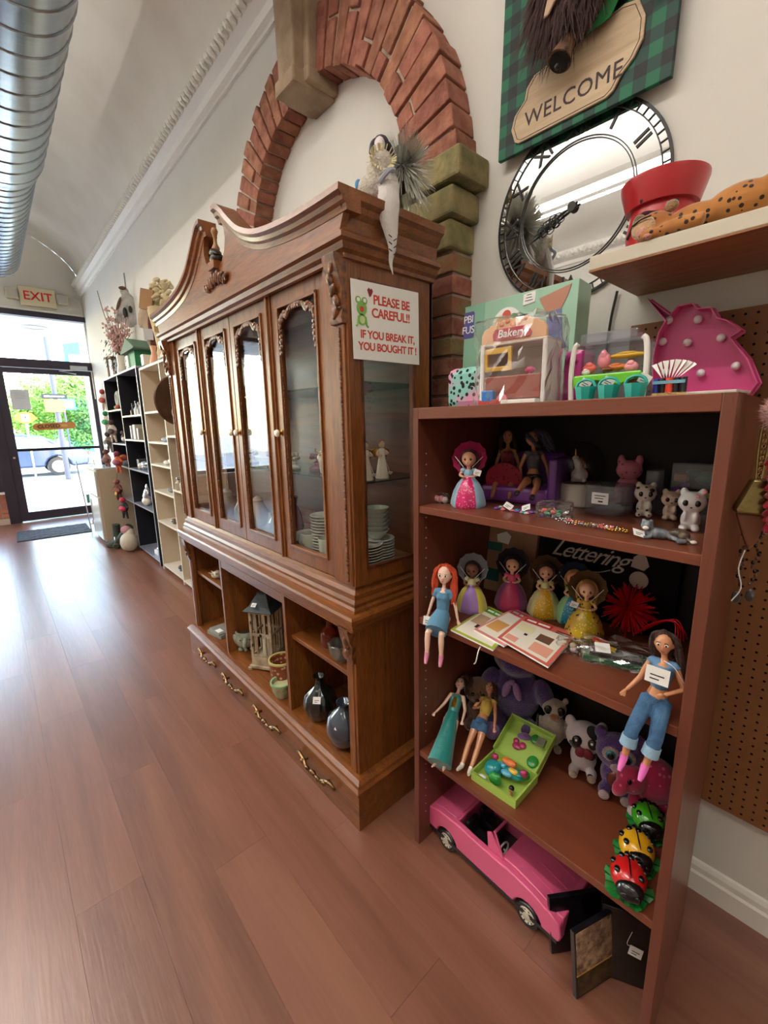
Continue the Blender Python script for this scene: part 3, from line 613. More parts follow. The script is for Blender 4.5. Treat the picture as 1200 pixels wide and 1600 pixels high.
def cupdoll(label, loc, rz, c1, c2, hairm, bonnet, skin=SKIN, sc=1.0, top=None, tagpos=None):
    """little doll in a bell skirt with a see-through bonnet"""
    t = thing('bell_skirt_doll', label, 'doll', loc, rz, 'small bell-skirt dolls on the bookcase', sc)
    pf = [(.0, .0), (.046, .0), (.050, .006), (.049, .02), (.043, .045), (.032, .068), (.018, .084), (.014, .09), (0, .091)]
    m = MB(); m.lathe(pf, 40, sq=lambda a, z: 1 + .045 * cos(a * 8) * max(0, 1 - z / .08), mf=lambda a, z: 0 if abs((a - 1.5 * pi + pi) % (2 * pi) - pi) < .62 else 1)
    m.build('skirt', [c1, c2], t, smooth=True)
    m = MB(); m.tube([(0, 0, .085), (0, 0, .098), (0, 0, .108)], [.012, .015, .010], 12, m=0)
    for s_ in (-1, 1): m.ell((s_ * .016, 0, .105), (.009, .008, .008), 0, 10)
    m.build('bodice', top or c2, t, smooth=True)
    m = MB(); m.tube([(0, 0, .105), (0, 0, .12)], .006, 8)
    for s_ in (-1, 1):
        m.tube(curve([(s_ * .015, 0, .105), (s_ * .024, -.008, .093), (s_ * .014, -.02, .090)], 4), [.0045] * 4 + [.004] * 4 + [.003], 8)
        m.ell((s_ * .011, -.022, .090), (.0045, .004, .0035), n=8)
        for q in range(4): m.tube([(s_ * (.009 - q * .0004), -.022, .088 + q * .0014), (s_ * (.003), -.024, .088 + q * .0016)], .0009, 5)
        m.tube([(s_ * .011, -.024, .092), (s_ * .008, -.026, .094)], .001, 5)
    m.ell((0, 0, .139), (.0205, .0195, .0215), n=18); m.ell((0, -.0195, .134), (.002, .003, .002), n=6); m.ell((0, -.011, .127), (.010, .009, .007), n=10)
    m.build('body', skin, t, smooth=True, remesh=.0017, sm=2)
    e = MB()
    for s_ in (-1, 1): e.ell((s_ * .008, -.0178, .139), (.0034, .002, .0038), 1, 8); e.ell((s_ * .008 + .001, -.0196, .1405), .0009, 0, 6)
    e.ell((0, -.0186, .1285), (.003, .0013, .001), 2, 8); e.build('eyes', [EYEW, EYEB, LIP], t, smooth=True)
    h = MB(); h.ell((0, .008, .145), (.0225, .018, .0225), n=16); rnd = random.Random(len(label) * 3)
    for q in range(26):
        a = pi * (q / 25) ; x_ = .021 * cos(a); y_ = .016 * sin(a) + .005
        h.tube(curve([(x_ * .6, y_ * .5 + .0, .163), (x_ * 1.05, y_, .15), (x_ * 1.2 + rnd.uniform(-.003, .003), y_ + .002, .125 + rnd.uniform(0, .01)), (x_ * 1.15, y_ + .004, .108 + rnd.uniform(-.004, .01))], 3), .0028, 5)
    h.build('hair', hairm, t, smooth=True)
    M = Matrix.Translation((0, .004, .142)) @ Matrix.Rotation(rad(72), 4, 'X')
    b = MB().lathe([(.010, -.026), (.026, -.024), (.040, -.016), (.050, -.004), (.0495, -.003), (.039, -.014), (.025, -.022), (.010, -.024)], 36, M=M, sq=lambda a, z: 1 + .04 * cos(a * 12) * (1 if z < 0 else .2))
    b.build('bonnet', bonnet, t, smooth=True)
    MB().tube([(-.040, -.002, .146), (-.012, -.016, .116)], .0007, 5).tube([(.040, -.002, .146), (.012, -.016, .116)], .0007, 5).build('bonnet_strap', PAP, t)
    if tagpos: price_tag(t, tagpos, .02, (0, .3, .1))
    return t
def plush(name, label, loc, rz, parts, mt, extras=(), vox=.0042, sc=1, group=None, cat='plush toy'):
    t = thing(name, label, cat, loc, rz, group, sc)
    m = MB()
    for p in parts: m.ell(p[0], p[1], n=14, rot=p[2] if len(p) > 2 else None)
    m.build('body', mt, t, smooth=True, remesh=vox, sm=2)
    for e in extras:
        for p in e[2:]: MB().ell(p[0], p[1], n=12, rot=p[2] if len(p) > 2 else None).build({'eyes': 'eye'}.get(e[0], e[0]), e[1], t, smooth=True)
    return t
def rbox(name, label, cat, size, mt, loc, rz=RZ, bevel=.004, group=None):
    t = thing(name, label, cat, loc, rz, group); MB().box((0, 0, size[2] / 2), size).build('body', mt, t, bevel=bevel); return t
# ------------------------------------------------------------------ top of the bookcase
t = thing('leopard_pouch', 'pastel rainbow pouch with black leopard spots beside the cabinet', 'bag', (1.13, .845, ZT), RZ)
MB().box((0, 0, .06), (.16, .07, .12)).build('body', spots('leopard_pastel', '8fd0c4', '17141a', 62, .36, .7, 'e59ac0'), t, bevel=.02)
MB().tube([(-.07, -.005, .112), (.07, -.005, .112)], .003, 6).build('zipper', INK, t)
t = thing('toy_box', 'pale green toy box with pictures of a pump and colour cups', 'box', (1.30, .80, ZT), RZ, tilt=(rad(-3), 0, RZ))
TG = mat('box_green', '9fc9b0', .35, coat=.4); TG2 = mat('box_green_dark', '86b8a0', .35, coat=.4)
MB().box((0, 0, .17), (.39, .08, .34)).build('carton', TG, t, bevel=.002)
MB().box((-.155, -.0405, .17), (.08, .001, .338)).build('printed_band', TG2, t)
p = MB().prism([(-.197, .235), (-.16, .235), (-.155, .24), (-.155, .315), (-.16, .32), (-.197, .32)], -.0418, -.0405).build('name_label', mat('label_purple', '5d5a9a', .5), t)
text('PBI\nFUS', .034, PAP, t, (-.178, -.0425, .278), sp=.9)
m = MB(); m.cyl((-.03, -.0405, .255), (-.03, -.0420, .255), .052, n=32, m=0)
for k, (a, b, c) in enumerate(((-.022, .012, 1), (.0, .028, 2), (.026, .014, 3), (.004, -.012, 4), (-.02, -.018, 1))): m.cyl((-.03 + a, -.042, .255 + b), (-.03 + a, -.0428, .255 + b), .016, n=16, m=c)
m.build('picture', [PAP, pl('pic_yellow', 'e0a94a'), pl('pic_red', 'd9604f'), pl('pic_green', '3d9c6c'), pl('pic_blue', '4b55a8')], t)
MB().cyl((.02, -.0415, .235), (.02, -.043, .235), .032, n=24).build('badge', mat('badge_green', '6fae98', .5), t); text('4', .035, PAP, t, (.02, -.0438, .235))
MB().prism([(.08, .31), (.175, .33), (.165, .30), (.15, .27), (.105, .265), (.09, .29)], -.0425, -.0405).build('pump_picture', pl('pump_tan', 'b98068'), t)
MB().prism([(.105, .265), (.15, .27), (.16, .19), (.175, .16), (.10, .16), (.112, .2)], -.0424, -.0405).build('pump_picture', pl('pump_blue', '6d78b0'), t)
MB().prism([(.025, .30), (.065, .305), (.066, .335), (.026, .332)], -.0425, -.0405).build('price_sticker', PAP, t)
for k in range(3): MB().box((.045, -.0427, .312 + k * .008), (.025 - k * .005, .0004, .002)).build('scribble', INK, t)
# bakery playset in cellophane
t = thing('bakery_playset', 'toy bakery counter with pink roof sign wrapped in cellophane', 'toy', (1.04, .632, ZT), rad(-84))
WP = pl('white', 'e9e4df'); PK = pl('pink', 'e58a98'); YL = pl('yellow', 'e0b23c'); TB = pl('rust', '9c4a3c')
for s_ in (-1, 1): MB().box((s_ * .082, 0, .075), (.012, .10, .15)).build('side_wall', WP, t, bevel=.003)
MB().box((0, .045, .075), (.152, .008, .15)).box((0, 0, .148), (.176, .10, .007)).build('back_wall', pl('cream', 'd9c9bb'), t, bevel=.002)
MB().box((0, -.005, .065), (.150, .088, .01)).box((0, -.045, .04), (.150, .008, .055)).build('counter', TB, t, bevel=.003)
m = MB(); m.b2((-.075, -.048, .125), (-.005, -.04, .138)).b2((-.075, -.048, .085), (-.005, -.04, .094)).b2((-.075, -.048, .085), (-.068, -.04, .138)).b2((-.012, -.048, .085), (-.005, -.04, .138)); m.build('oven_frame', YL, t, bevel=.002)
rp = [(-.085, .15)] + [(-.085 + .0085 * k, .172 + .03 * sin(pi * k / 20) ** .6 + .004 * (k % 2)) for k in range(21)] + [(.085, .15)]
MB().prism(rp, -.050, -.040).build('roof_sign', pl('peach', 'e7b58c'), t, bevel=.002)
MB().prism([(-.05, .156), (.045, .156), (.05, .165), (.04, .182), (-.045, .182), (-.052, .17)], -.0535, -.050).build('name_plate', mat('bakery_red', 'c24a5c', .4), t)
text('Bakery', .026, PAP, t, (-.002, -.0545, .169), shear=.15, bold=.0004)
m = MB()
for k in range(5): m.ell((-.03 + .015 * k, -.046, .192 + .006 * sin(k * 2)), (.009, .008, .007), n=8)
m.build('roof_bread', pl('bun_orange', 'dd8a5c'), t, smooth=True)
MB().ell((.035, -.02, .082), (.013, .01, .008)).cyl((.035, -.02, .07), (.035, -.02, .082), .006).build('cake', pl('hot_pink', 'd94f86'), t, smooth=True)
MB().box((-.055, -.06, .02), (.035, .02, .03)).build('blue_block', pl('blue', '2f78c4'), t, bevel=.003)
MB().cyl((-.018, -.062, .012), (-.018, -.054, .012), .014).cyl((-.018, -.063, .012), (-.018, -.062, .012), .005).build('pink_ring', PK, t, smooth=True)
MB().box((-.05, -.055, .006), (.06, .03, .012)).build('tray', pl('red', 'c0392b'), t, bevel=.002); MB().box((.03, -.058, .005), (.09, .03, .01)).build('base_tray', WP, t, bevel=.002)
def wrap(par, sx, sy, sz, seed, mt=CEL, name='cellophane_wrap', amp=.006, n=14):
    rnd = random.Random(seed); m = MB(); m.lathe([(1e-6, 0)] + [(1 - .04 * (i / 8) ** 6, i / 8) for i in range(9)] + [(.5, 1.03), (1e-6, 1.0)], 32, sq=lambda a, z: 1 / max(abs(cos(a)), abs(sin(a))) ** .82)
    vs = [(x_ * sx / 2 + rnd.uniform(-amp, amp), y_ * sy / 2 + rnd.uniform(-amp, amp), max(0.0005, z_ * sz + rnd.uniform(-amp, amp) * (0 < z_))) for x_, y_, z_ in m.v]; m.v = vs
    return m.build(name, mt, par)
wrap(t, .20, .145, .205, 3)
t = thing('toy_case', 'hot pink plastic toy case standing behind the bakery', 'toy', (1.16, .535, ZT), RZ)
MB().box((0, 0, .065), (.05, .08, .13)).build('case_shell', pl('magenta', 'cf3f92'), t, bevel=.012); MB().tube(curve([(-.012, -.04, .10), (0, -.055, .112), (.014, -.04, .10)], 4), .003, 6).build('handle', pl('magenta', 'cf3f92'), t, smooth=True)
t = thing('picnic_playset', 'clear toy food case with white handles and lime green rim', 'toy', (1.10, .428, ZT), rad(-84))
for s_ in (-1, 1): MB().tube(curve([(s_ * .075, -.045, .0), (s_ * .078, -.045, .06), (s_ * .074, -.045, .118), (s_ * .066, -.045, .13)], 4), .006, 8).build('side_post', WP, t, smooth=True)
MB().box((0, .03, .065), (.15, .004, .12)).box((0, 0, .128), (.14, .07, .006)).build('clear_cover', CLP, t)
MB().box((0, -.01, .05), (.145, .075, .012)).prism([(-.07, .03), (-.02, .045), (.03, .032), (.07, .05), (.07, .06), (-.07, .058)], -.052, -.046).build('lime_rim', pl('lime', '6fce2e'), t, bevel=.003)
foods = [('toy_food', pl('coral', 'e2685c'), (-.045, -.02, .075), (.016, .01, .012)), ('toy_food', PK, (-.015, -.02, .09), (.014, .01, .02)), ('toy_food', YL, (.03, -.01, .098), (.04, .012, .007)), ('toy_food', pl('orange', 'e07a3a'), (.015, -.03, .072), (.022, .012, .008)), ('toy_food', pl('burger', '8a4a2c'), (.0, -.04, .068), (.013, .01, .006)), ('toy_food', WP, (-.05, -.03, .066), (.01, .008, .007)), ('toy_food', pl('rose', 'ef9aa2'), (.045, -.03, .07), (.015, .012, .012))]
for nm, mt, c, r in foods: MB().ell(c, r, n=12).ell((c[0], c[1] - r[1] * .5, c[2] + r[2] * .6), (r[0] * .55, r[1] * .55, r[2] * .6), n=8).build(nm, mt, t, smooth=True)
MB().box((-.05, -.0275, .076), (.002, .002, .002)).build('toy_eye', EYEB, t)
MB().box((-.01, 0, .142), (.12, .05, .022)).build('clear_tray', CLP, t, bevel=.004)
TEAL = pl('teal', '1fa79a')
for k, (yy, lb) in enumerate(((.437, 'leftmost of three teal toy baskets on the bookcase edge'), (.389, 'middle one of three teal toy baskets on the bookcase edge'), (.337, 'rightmost of three teal toy baskets on the bookcase edge'))):
    t = thing('toy_basket', lb, 'toy basket', (.985, yy, ZT), RZ, 'teal toy baskets on the bookcase edge')
    m = MB(); m.lathe([(.017, 0), (.018, .002), (.023, .028), (.0215, .028), (.017, .004), (.0, .004)], 8); m.build('basket_body', TEAL, t, smooth=True, ang=30)
    MB().tube(curve([(-.021, 0, .026), (-.015, 0, .038), (0, 0, .043), (.015, 0, .038), (.021, 0, .026)], 4), .003, 6).build('handle', TEAL, t, smooth=True)
    price_tag(t, (.012 if k == 2 else -.006, .012, .036), .022, (.2, .5, .3))
t = thing('marker_pack', 'pack of red, blue and black markers with a white pleated top', 'pens', (1.02, .287, ZT), RZ)
for k, c in enumerate(('2b3fa0', '1b1a1c', 'd8402c', '1b1a1c', '232228')):
    m = MB(); x_ = -.024 + k * .012; m.cyl((x_, 0, .004), (x_, 0, .036), .0058 if k != 2 else .0075, n=10); m.cyl((x_, 0, .0), (x_, 0, .004), .004, n=8); m.build('marker', pl('ink' + c, c), t, smooth=True)
MB().box((0, -.007, .028), (.056, .002, .006)).build('band', pl('bandblue', '6fa3b8'), t)
m = MB()
for k in range(8): a = rad(-40 + k * 11.5); m.add([(0.004 * (k - 3.5), 0, .036), (.055 * sin(a), .006 * (k % 2), .036 + .035 * cos(a)), (.055 * sin(a + .2), -.006 * (k % 2), .036 + .034 * cos(a + .2))], [(0, 1, 2)])
m.build('pleated_paper', PAP, t)
# unicorn marquee
t = thing('unicorn_marquee', 'hot pink unicorn-head marquee light with white bulbs', 'lamp', (1.36, .30, ZT), RZ)
op = [(.418, 1.548), (.429, 1.657), (.42, 1.72), (.407, 1.747), (.456, 1.813), (.397, 1.761), (.382, 1.779), (.35, 1.78), (.337, 1.764), (.31, 1.762), (.295, 1.736), (.276, 1.727), (.244, 1.699), (.264, 1.685), (.225, 1.633), (.20, 1.576), (.215, 1.548)]
pg = [(.30 - a, b - ZT) for a, b in op]
MB().prism(pg, .028, .034).build('back_plate', pl('unicorn_pink', 'd8508e'), t)
m = MB()
for k in range(len(pg)):
    a, b = pg[k], pg[(k + 1) % len(pg)]; m.tube([(a[0], .03, a[1]), (b[0], .03, b[1])], .003, 6); m.add([(a[0], -.008, a[1]), (b[0], -.008, b[1]), (b[0], .032, b[1]), (a[0], .032, a[1])], [(0, 1, 2, 3)])
o = m.build('rim', pl('unicorn_pink', 'd8508e'), t); q = o.modifiers.new('s', 'SOLIDIFY'); q.thickness = .003
for a, b in ((.405, 1.751), (.34, 1.742), (.414, 1.699), (.357, 1.689), (.287, 1.69), (.40, 1.62), (.25, 1.62), (.32, 1.61)):
    MB().ell((.30 - a, .016, b - ZT), .010, n=12).cyl((.30 - a, .03, b - ZT), (.30 - a, .02, b - ZT), .006).build('bulb', pl('bulb_white', 'e6dfe2', .3), t, smooth=True)
t = thing('marble_slab', 'thin white stone slab with a gilt edge at the near end', 'slab', (1.02, .225, ZT), RZ)
MB().prism([(-.075, -.05), (.055, -.052), (.06, .04), (-.07, .05)], 0, .005, ax='z').build('slab_top', mat('marble', 'ddd6cc', .3, coat=.4, col2='b8ac9c', vs=20), t, bevel=.001)
MB().prism([(-.076, -.052), (-.02, -.0525), (-.02, -.0505), (-.076, -.05)], -.0, .0055, ax='z').build('gilt_edge', mat('gilt', 'a98d55', .35, .6, bump=.6, bs=300), t)
# ------------------------------------------------------------------ first shelf
t = thing('treat_bag', 'small pale bag of wrapped trinkets in the far shelf corner', 'bag', (1.03, .893, Z1), RZ)
m = MB()
for k in range(5): m.ell((-.022 + .011 * k, .002 * (-1) ** k, .011 + .003 * (k % 2)), (.010, .010, .010), m=k % 2, n=10)
m.build('trinkets', [pl('trinket', 'd9cdc8'), PK], t, smooth=True); wrap(t, .066, .04, .03, 9, amp=.003)
HB = mat('hair_maroon', '4a1226', .45, bump=.5, bs=300, spec=.6); HK = mat('hair_black', '15100f', .4, bump=.5, bs=300); HBL = mat('hair_blonde', 'b58445', .45, bump=.5, bs=300); HBR = mat('hair_brown', '3a2119', .45, bump=.5, bs=300)
cupdoll('doll with pink sequin skirt, pale blue cape and magenta bonnet', (1.045, .792, Z1), rad(-62), seq('hot_pink', 'd0286a'), mat('satin_blue', '8fb8cf', .4, sheen=.5), HB, glassm('bonnet_magenta', 'c83a6e', 1, .15, .6), sc=1.02, tagpos=(.028, -.02, .102))
t = thing('purple_lounge', 'purple plastic doll lounge chair with a tall side panel', 'doll furniture', (1.25, .725, Z1), rad(-80))
PUR = pl('purple', '6a2c8c'); PUR2 = pl('purple_light', '8a4aa6')
MB().box((-.01, 0, .025), (.22, .15, .05)).build('seat', PUR2, t, bevel=.012); MB().box((-.01, .085, .075), (.22, .03, .15)).build('backrest', PUR, t, bevel=.012); MB().box((.108, 0, .07), (.025, .17, .14)).build('side_panel', PUR, t, bevel=.006)
def P_(**k):
    d = dict(spine=(0, 0, 1), right=(1, 0, 0)); d.update(k); return d
# joint keys: lt/rt thigh, ls/rs shin, lu/ru upper arm, la/ra forearm.  'right' is the body's right-hand axis
RDR = mat('dress_red', '8f1a2c', .5, sheen=.5, bump=.6, bs=120)
t, J = fdoll('fashion_doll', 'long-haired doll in a spotted red dress seated at the back', (1.275, .805, Z1 + .07), rad(-65), P_(spine=(-.05, .15, 1), lt=(-.15, -1, -.1), rt=(.12, -1, -.1), ls=(-.05, -.8, -.6), rs=(.05, -.8, -.6), lu=(-.3, 0, -1), ru=(.3, 0, -1), la=(0, -.5, -1), ra=(0, -.5, -1)), SKINT, HBR, [([(-.012, 0, .012), (-.022, .004, -.01), (-.024, .0, -.05)], 8), ([(.012, 0, .012), (.022, .004, -.01), (.024, 0, -.05)], 8)])
garment('dress_top', t, J, RDR, 'dress_top')
m = MB(); a = Vector((0, .005, .01)); m.tube([a, a + Vector((0, -.03, .004)), a + Vector((0, -.065, -.002)), a + Vector((0, -.10, -.012))], [.021, .034, .046, .056], 20)
o = m.build('skirt', spots('red_dress_spots', 'a3243c', '3a0a14', 70, .2), t, smooth=True)
m = fdoll('fashion_doll', 'grey-haired doll in striped top and black shorts reclining on the purple lounge', (1.225, .685, Z1 + .072), rad(-50), P_(spine=(.05, .35, 1), head=(-.2, .1, 1), lt=(-.35, -1, -.05), rt=(-.2, -1, -.15), ls=(-.45, -.9, -.30), rs=(-.35, -.9, -.35), lu=(-.35, .1, -1), ru=(.45, .1, -1), la=(.1, -.4, -1), ra=(.15, -.2, -1)), SKINT, mat('hair_bluegrey', '3c4152', .5, bump=.5, bs=300), [([(0, -.012, .02), (.018, -.004, .03), (.034, .006, .012), (.04, .008, -.025)], 14, .012), ([(-.01, .004, .018), (-.01, .02, 0), (.01, .024, -.03)], 8), ([(.01, .0, .024), (.03, .01, .02), (.045, .01, -.01), (.05, .01, -.035)], 12, .012)])
t, J = m; garment('crop_top', t, J, mat('stripe_grey', '6a6a74', .7, var=.5, vs=5, stretch=(1, 1, 60)), 'top'); garment('shorts', t, J, mat('black_satin', '141216', .35), 'shorts'); shoes(t, J, pl('black', '121114', .3), False)
m = MB()
for k in range(14): a = k * .45; m.ell((.02 * cos(a) * (.5 + k * .04), -.022, .004 + .010 * sin(a)), .002, n=6)
m.build('belt_chain', SLV, t, smooth=True)
t = thing('charm_heap', 'little heap of purple and pearly charms with paper tags', 'trinkets', (1.07, .648, Z1), RZ)
cc = [pl('violet', '8c4fb0'), pl('pearl', 'd8c4cc', .2), PK, TEAL]; rnd = random.Random(5)
for k in range(16):
    a = rnd.uniform(-.055, .055); b = rnd.uniform(-.018, .018); m = MB()
    if k % 3: m.lathe([(.004, 0), (.007, .002), (.0075, .004), (.004, .007), (0, .008)], 8, (a, b, .0))
    else: m.tube([(a + .006 * cos(q * pi / 4), b + .006 * sin(q * pi / 4), .004) for q in range(9)], .0016, 5)
    m.build('charm', cc[k % 4], t, smooth=True)
for a, b, c in ((-.018, -.005, .5), (.03, .006, -.4)): price_tag(t, (a, b, .014), .024, (-.9, c, .3))
t = thing('trinket_packet', 'clear packet of coloured trinkets in front of the snow globe', 'bag', (1.075, .535, Z1), rad(-70))
rnd = random.Random(8)
for k in range(10):
    a, b = rnd.uniform(-.03, .03), rnd.uniform(-.014, .014); MB().ell((a, b, .010 + rnd.uniform(-.002, .008)), (.008, .006, .006), n=8).ell((a + .004, b, .018), .004, n=6).build('trinket', [pl('copper', 'c9744a', .3), pl('sea_green', '3a8a6a'), SLV, pl('coral', 'e2685c')][k % 4], t, smooth=True)
wrap(t, .088, .05, .04, 12, amp=.004)
t = thing('snow_globe', 'snow globe on a white base with a seated white unicorn inside', 'snow globe', (1.29, .572, Z1), rad(-70))
MB().lathe([(.057, 0), (.060, .003), (.060, .060), (.056, .066), (.0, .066)], 40).build('base', pl('globe_base', 'cbc3ba', .3), t, smooth=True)
MB().lathe([(.045, .062)] + [(.068 * sin(a), .118 - .068 * cos(a)) for a in [rad(42 + 138 * k / 16) for k in range(16)]] + [(0, .186)], 36).build('glass_dome', glassm('dome_glass', 'eef0f4', 1.0), t, smooth=True)
m = MB(); m.ell((.0, 0, .088), (.024, .018, .022)).tube(curve([(0, 0, .09), (-.004, -.004, .115), (-.008, -.008, .132)], 4), .011, 10).ell((-.012, -.014, .138), (.010, .014, .009)).ell((.012, -.012, .075), (.010, .012, .008)).ell((-.014, -.012, .075), (.008, .014, .008))
u = m.build('unicorn', pl('unicorn_white', 'e0d8cc'), t, smooth=True, remesh=.003, sm=2)
MB().tube([(-.012, -.014, .144), (-.013, -.018, .166)], [.0035, .0005], 8).build('horn', GLD, t, smooth=True)
MB().tube(curve([(-.002, .004, .142), (.008, .006, .125), (.010, .006, .105), (.024, .004, .08)], 5), [.002] + [.005] * 14 + [.002], 7).build('mane', GLD, t, smooth=True)
plush('cat_figure', 'pink spotted cat figure with pointed ears behind the clear tub', (1.315, .445, Z1), rad(-70), [((0, 0, .05), (.034, .018, .045)), ((0, -.004, .11), (.034, .018, .028)), ((-.022, -.004, .135), (.010, .008, .018)), ((.022, -.004, .135), (.010, .008, .018)), ((-.045, -.012, .02), (.03, .010, .012), (0, -.3, 0))], spots('pink_spots', 'b96878', '8a3648', 60, .22, .5), vox=.003, cat='figurine')
t = thing('clear_tub', 'round clear plastic tub with a white price label', 'container', (1.225, .458, Z1), RZ)
MB().lathe([(.0, 0), (.046, 0), (.050, .006), (.050, .068), (.053, .070), (.053, .078), (.0, .080)], 32, sq=lambda a, z: 1 / (abs(cos(a)) ** 6 + abs(sin(a)) ** 6) ** (1 / 6)).build('tub', CLP, t, smooth=True)
MB().box((-.004, -.0515, .045), (.042, .001, .030)).build('price_label', PAP, t); MB().box((-.004, -.0525, .052), (.028, .0005, .002)).box((-.006, -.0525, .045), (.022, .0005, .002)).box((-.002, -.0525, .037), (.012, .0005, .004)).build('scribble', INK, t)
t = thing('craft_boxes', 'stack of clear plastic craft boxes with purple and green contents', 'container', (1.315, .292, Z1), RZ)
MB().box((0, 0, .035), (.14, .07, .07)).build('clear_box', CLP, t, bevel=.004); MB().box((.01, .005, .105), (.11, .06, .065)).build('clear_box', CLP, t, bevel=.004); MB().box((-.085, -.01, .06), (.03, .05, .11)).build('clear_box', CLP, t, bevel=.003)
MB().ell((-.03, -.01, .05), (.022, .02, .025)).cyl((-.03, -.01, .07), (-.01, -.012, .085), .008).build('purple_bottle', pl('violet2', '7c2fa0', .2), t, smooth=True)
MB().ell((.035, -.005, .04), (.014, .012, .022)).build('teal_bottle', pl('dark_teal', '1c6f66', .2), t, smooth=True); MB().ell((.012, -.015, .04), (.012, .01, .016)).build('coral_bead', pl('coral', 'e2685c'), t, smooth=True)
MB().ell((.03, 0, .10), (.03, .018, .018)).ell((.0, 0, .11), (.02, .015, .012)).build('green_putty', pl('putty_green', '2f7a50', .3), t, smooth=True); MB().box((-.025, -.01, .10), (.03, .02, .02)).build('wooden_bit', pl('woodbit', '9a6438', .5), t, bevel=.003)
MB().box((.03, -.036, .062), (.07, .001, .012)).build('lime_card', pl('lime_card', 'a3b84a'), t)
def fig(label, loc, rz, base, feats, sc=1):
    return plush('cat_figurine', label, loc, rz, [((0, 0, .022), (.017, .014, .022)), ((0, -.004, .057), (.024, .020, .021)), ((-.015, -.002, .076), (.007, .005, .009)), ((.015, -.002, .076), (.007, .005, .009)), ((-.010, -.012, .007), (.008, .010, .007)), ((.010, -.012, .007), (.008, .010, .007)), ((-.009, -.012, .03), (.005, .006, .012)), ((.009, -.012, .03), (.005, .006, .012))], base,
        [('eyes', EYEB, ((-.0095, -.0215, .057), (.005, .003, .006)), ((.0095, -.0215, .057), (.005, .003, .006)), ((0, -.0235, .049), (.002, .002, .0015)))] + feats, vox=.0026, sc=sc, cat='figurine')
FW = pl('figurine_white', 'ddd3c8'); BKp = pl('spot_black', '1c1818')
sp = [((.012, -.0185, .066), (.006, .003, .005)), ((-.016, -.012, .07), (.004, .003, .003)), ((.0, -.018, .073), (.003, .002, .002)), ((-.02, -.008, .055), (.002, .004, .003)), ((.021, -.008, .05), (.002, .004, .003)), ((-.012, -.008, .02), (.003, .004, .003)), ((.006, -.0135, .018), (.003, .002, .003)), ((-.010, -.0215, .008), (.002, .002, .002)), ((.010, -.0215, .008), (.002, .002, .002))]
fig('black-spotted white puppy figurine with a dark eye patch', (1.235, .375, Z1), rad(-70), FW, [('black_spot', BKp, *sp)], 1.08)
fig('cream kitten figurine with a pink eye patch', (1.24, .318, Z1), rad(-70), pl('figurine_cream', 'd9c2ae'), [('pink_spot', pl('rose', 'ef9aa2'), ((-.011, -.0185, .058), (.007, .003, .008)), ((.002, -.021, .068), (.003, .002, .002)))], .92)
fig('white kitten figurine with purple eyes against the near panel', (1.145, .252, Z1), rad(-80), pl('figurine_snow', 'e2dde0'), [('pink_spot', pl('rose', 'ef9aa2'), ((.008, -.017, .069), (.004, .003, .003)), ((.018, -.008, .078), (.004, .003, .005)))], 1.15)
t = thing('lying_cats', 'grey tabby and brown cat figurines lying at the shelf edge', 'figurine', (1.02, .268, Z1), rad(-80))
TAB = mat('tabby', '8a9299', .4, coat=.3, col2='4c5560', vs=3, stretch=(60, 8, 8))
MB().ell((-.012, 0, .012), (.026, .012, .012)).ell((-.03, -.008, .028), (.012, .012, .011)).ell((-.037, -.008, .038), (.004, .003, .005)).ell((-.023, -.008, .038), (.004, .003, .005)).tube(curve([(.01, 0, .008), (.03, -.012, .005), (.04, -.018, .006), (.026, -.026, .006)], 5), .005, 8).tube([(-.02, -.012, .006), (-.034, -.02, .004)], .004, 7).build('tabby_cat', TAB, t, smooth=True, remesh=.0022, sm=2)
MB().ell((.026, .012, .012), (.020, .012, .013)).ell((.036, -.004, .014), (.011, .010, .010)).tube([(.036, -.004, .01), (.05, -.014, .005)], .004, 7).build('brown_cat', mat('brown_cat', '7a6450', .4, col2='3d3128', vs=60), t, smooth=True, remesh=.0022, sm=2)
MB().ell((.053, -.017, .006), (.006, .005, .004)).ell((-.031, -.019, .025), (.006, .003, .004)).build('white_paw', FW, t, smooth=True)
price_tag(t, (-.042, -.018, .012), .024, (-1.0, .3, .5))
t = thing('bracelet_pile', 'tangle of silver and coral charm bracelets near the shelf edge', 'jewellery', (1.03, .415, Z1), RZ)
rnd = random.Random(21)
for k in range(9):
    cx_, cy_ = -.07 + .0165 * k + rnd.uniform(-.006, .006), rnd.uniform(-.012, .012); m = MB(); n_ = 16
    for q in range(n_): a = 2 * pi * q / n_; m.ell((cx_ + .02 * cos(a), cy_ + .011 * sin(a), .004 + rnd.uniform(0, .004)), .0028, n=6)
    m.build('bracelet', [SLV, pl('coral', 'e2685c'), SLV, GLD, pl('slate_bead', '5c6a78')][k % 5], t, smooth=True)
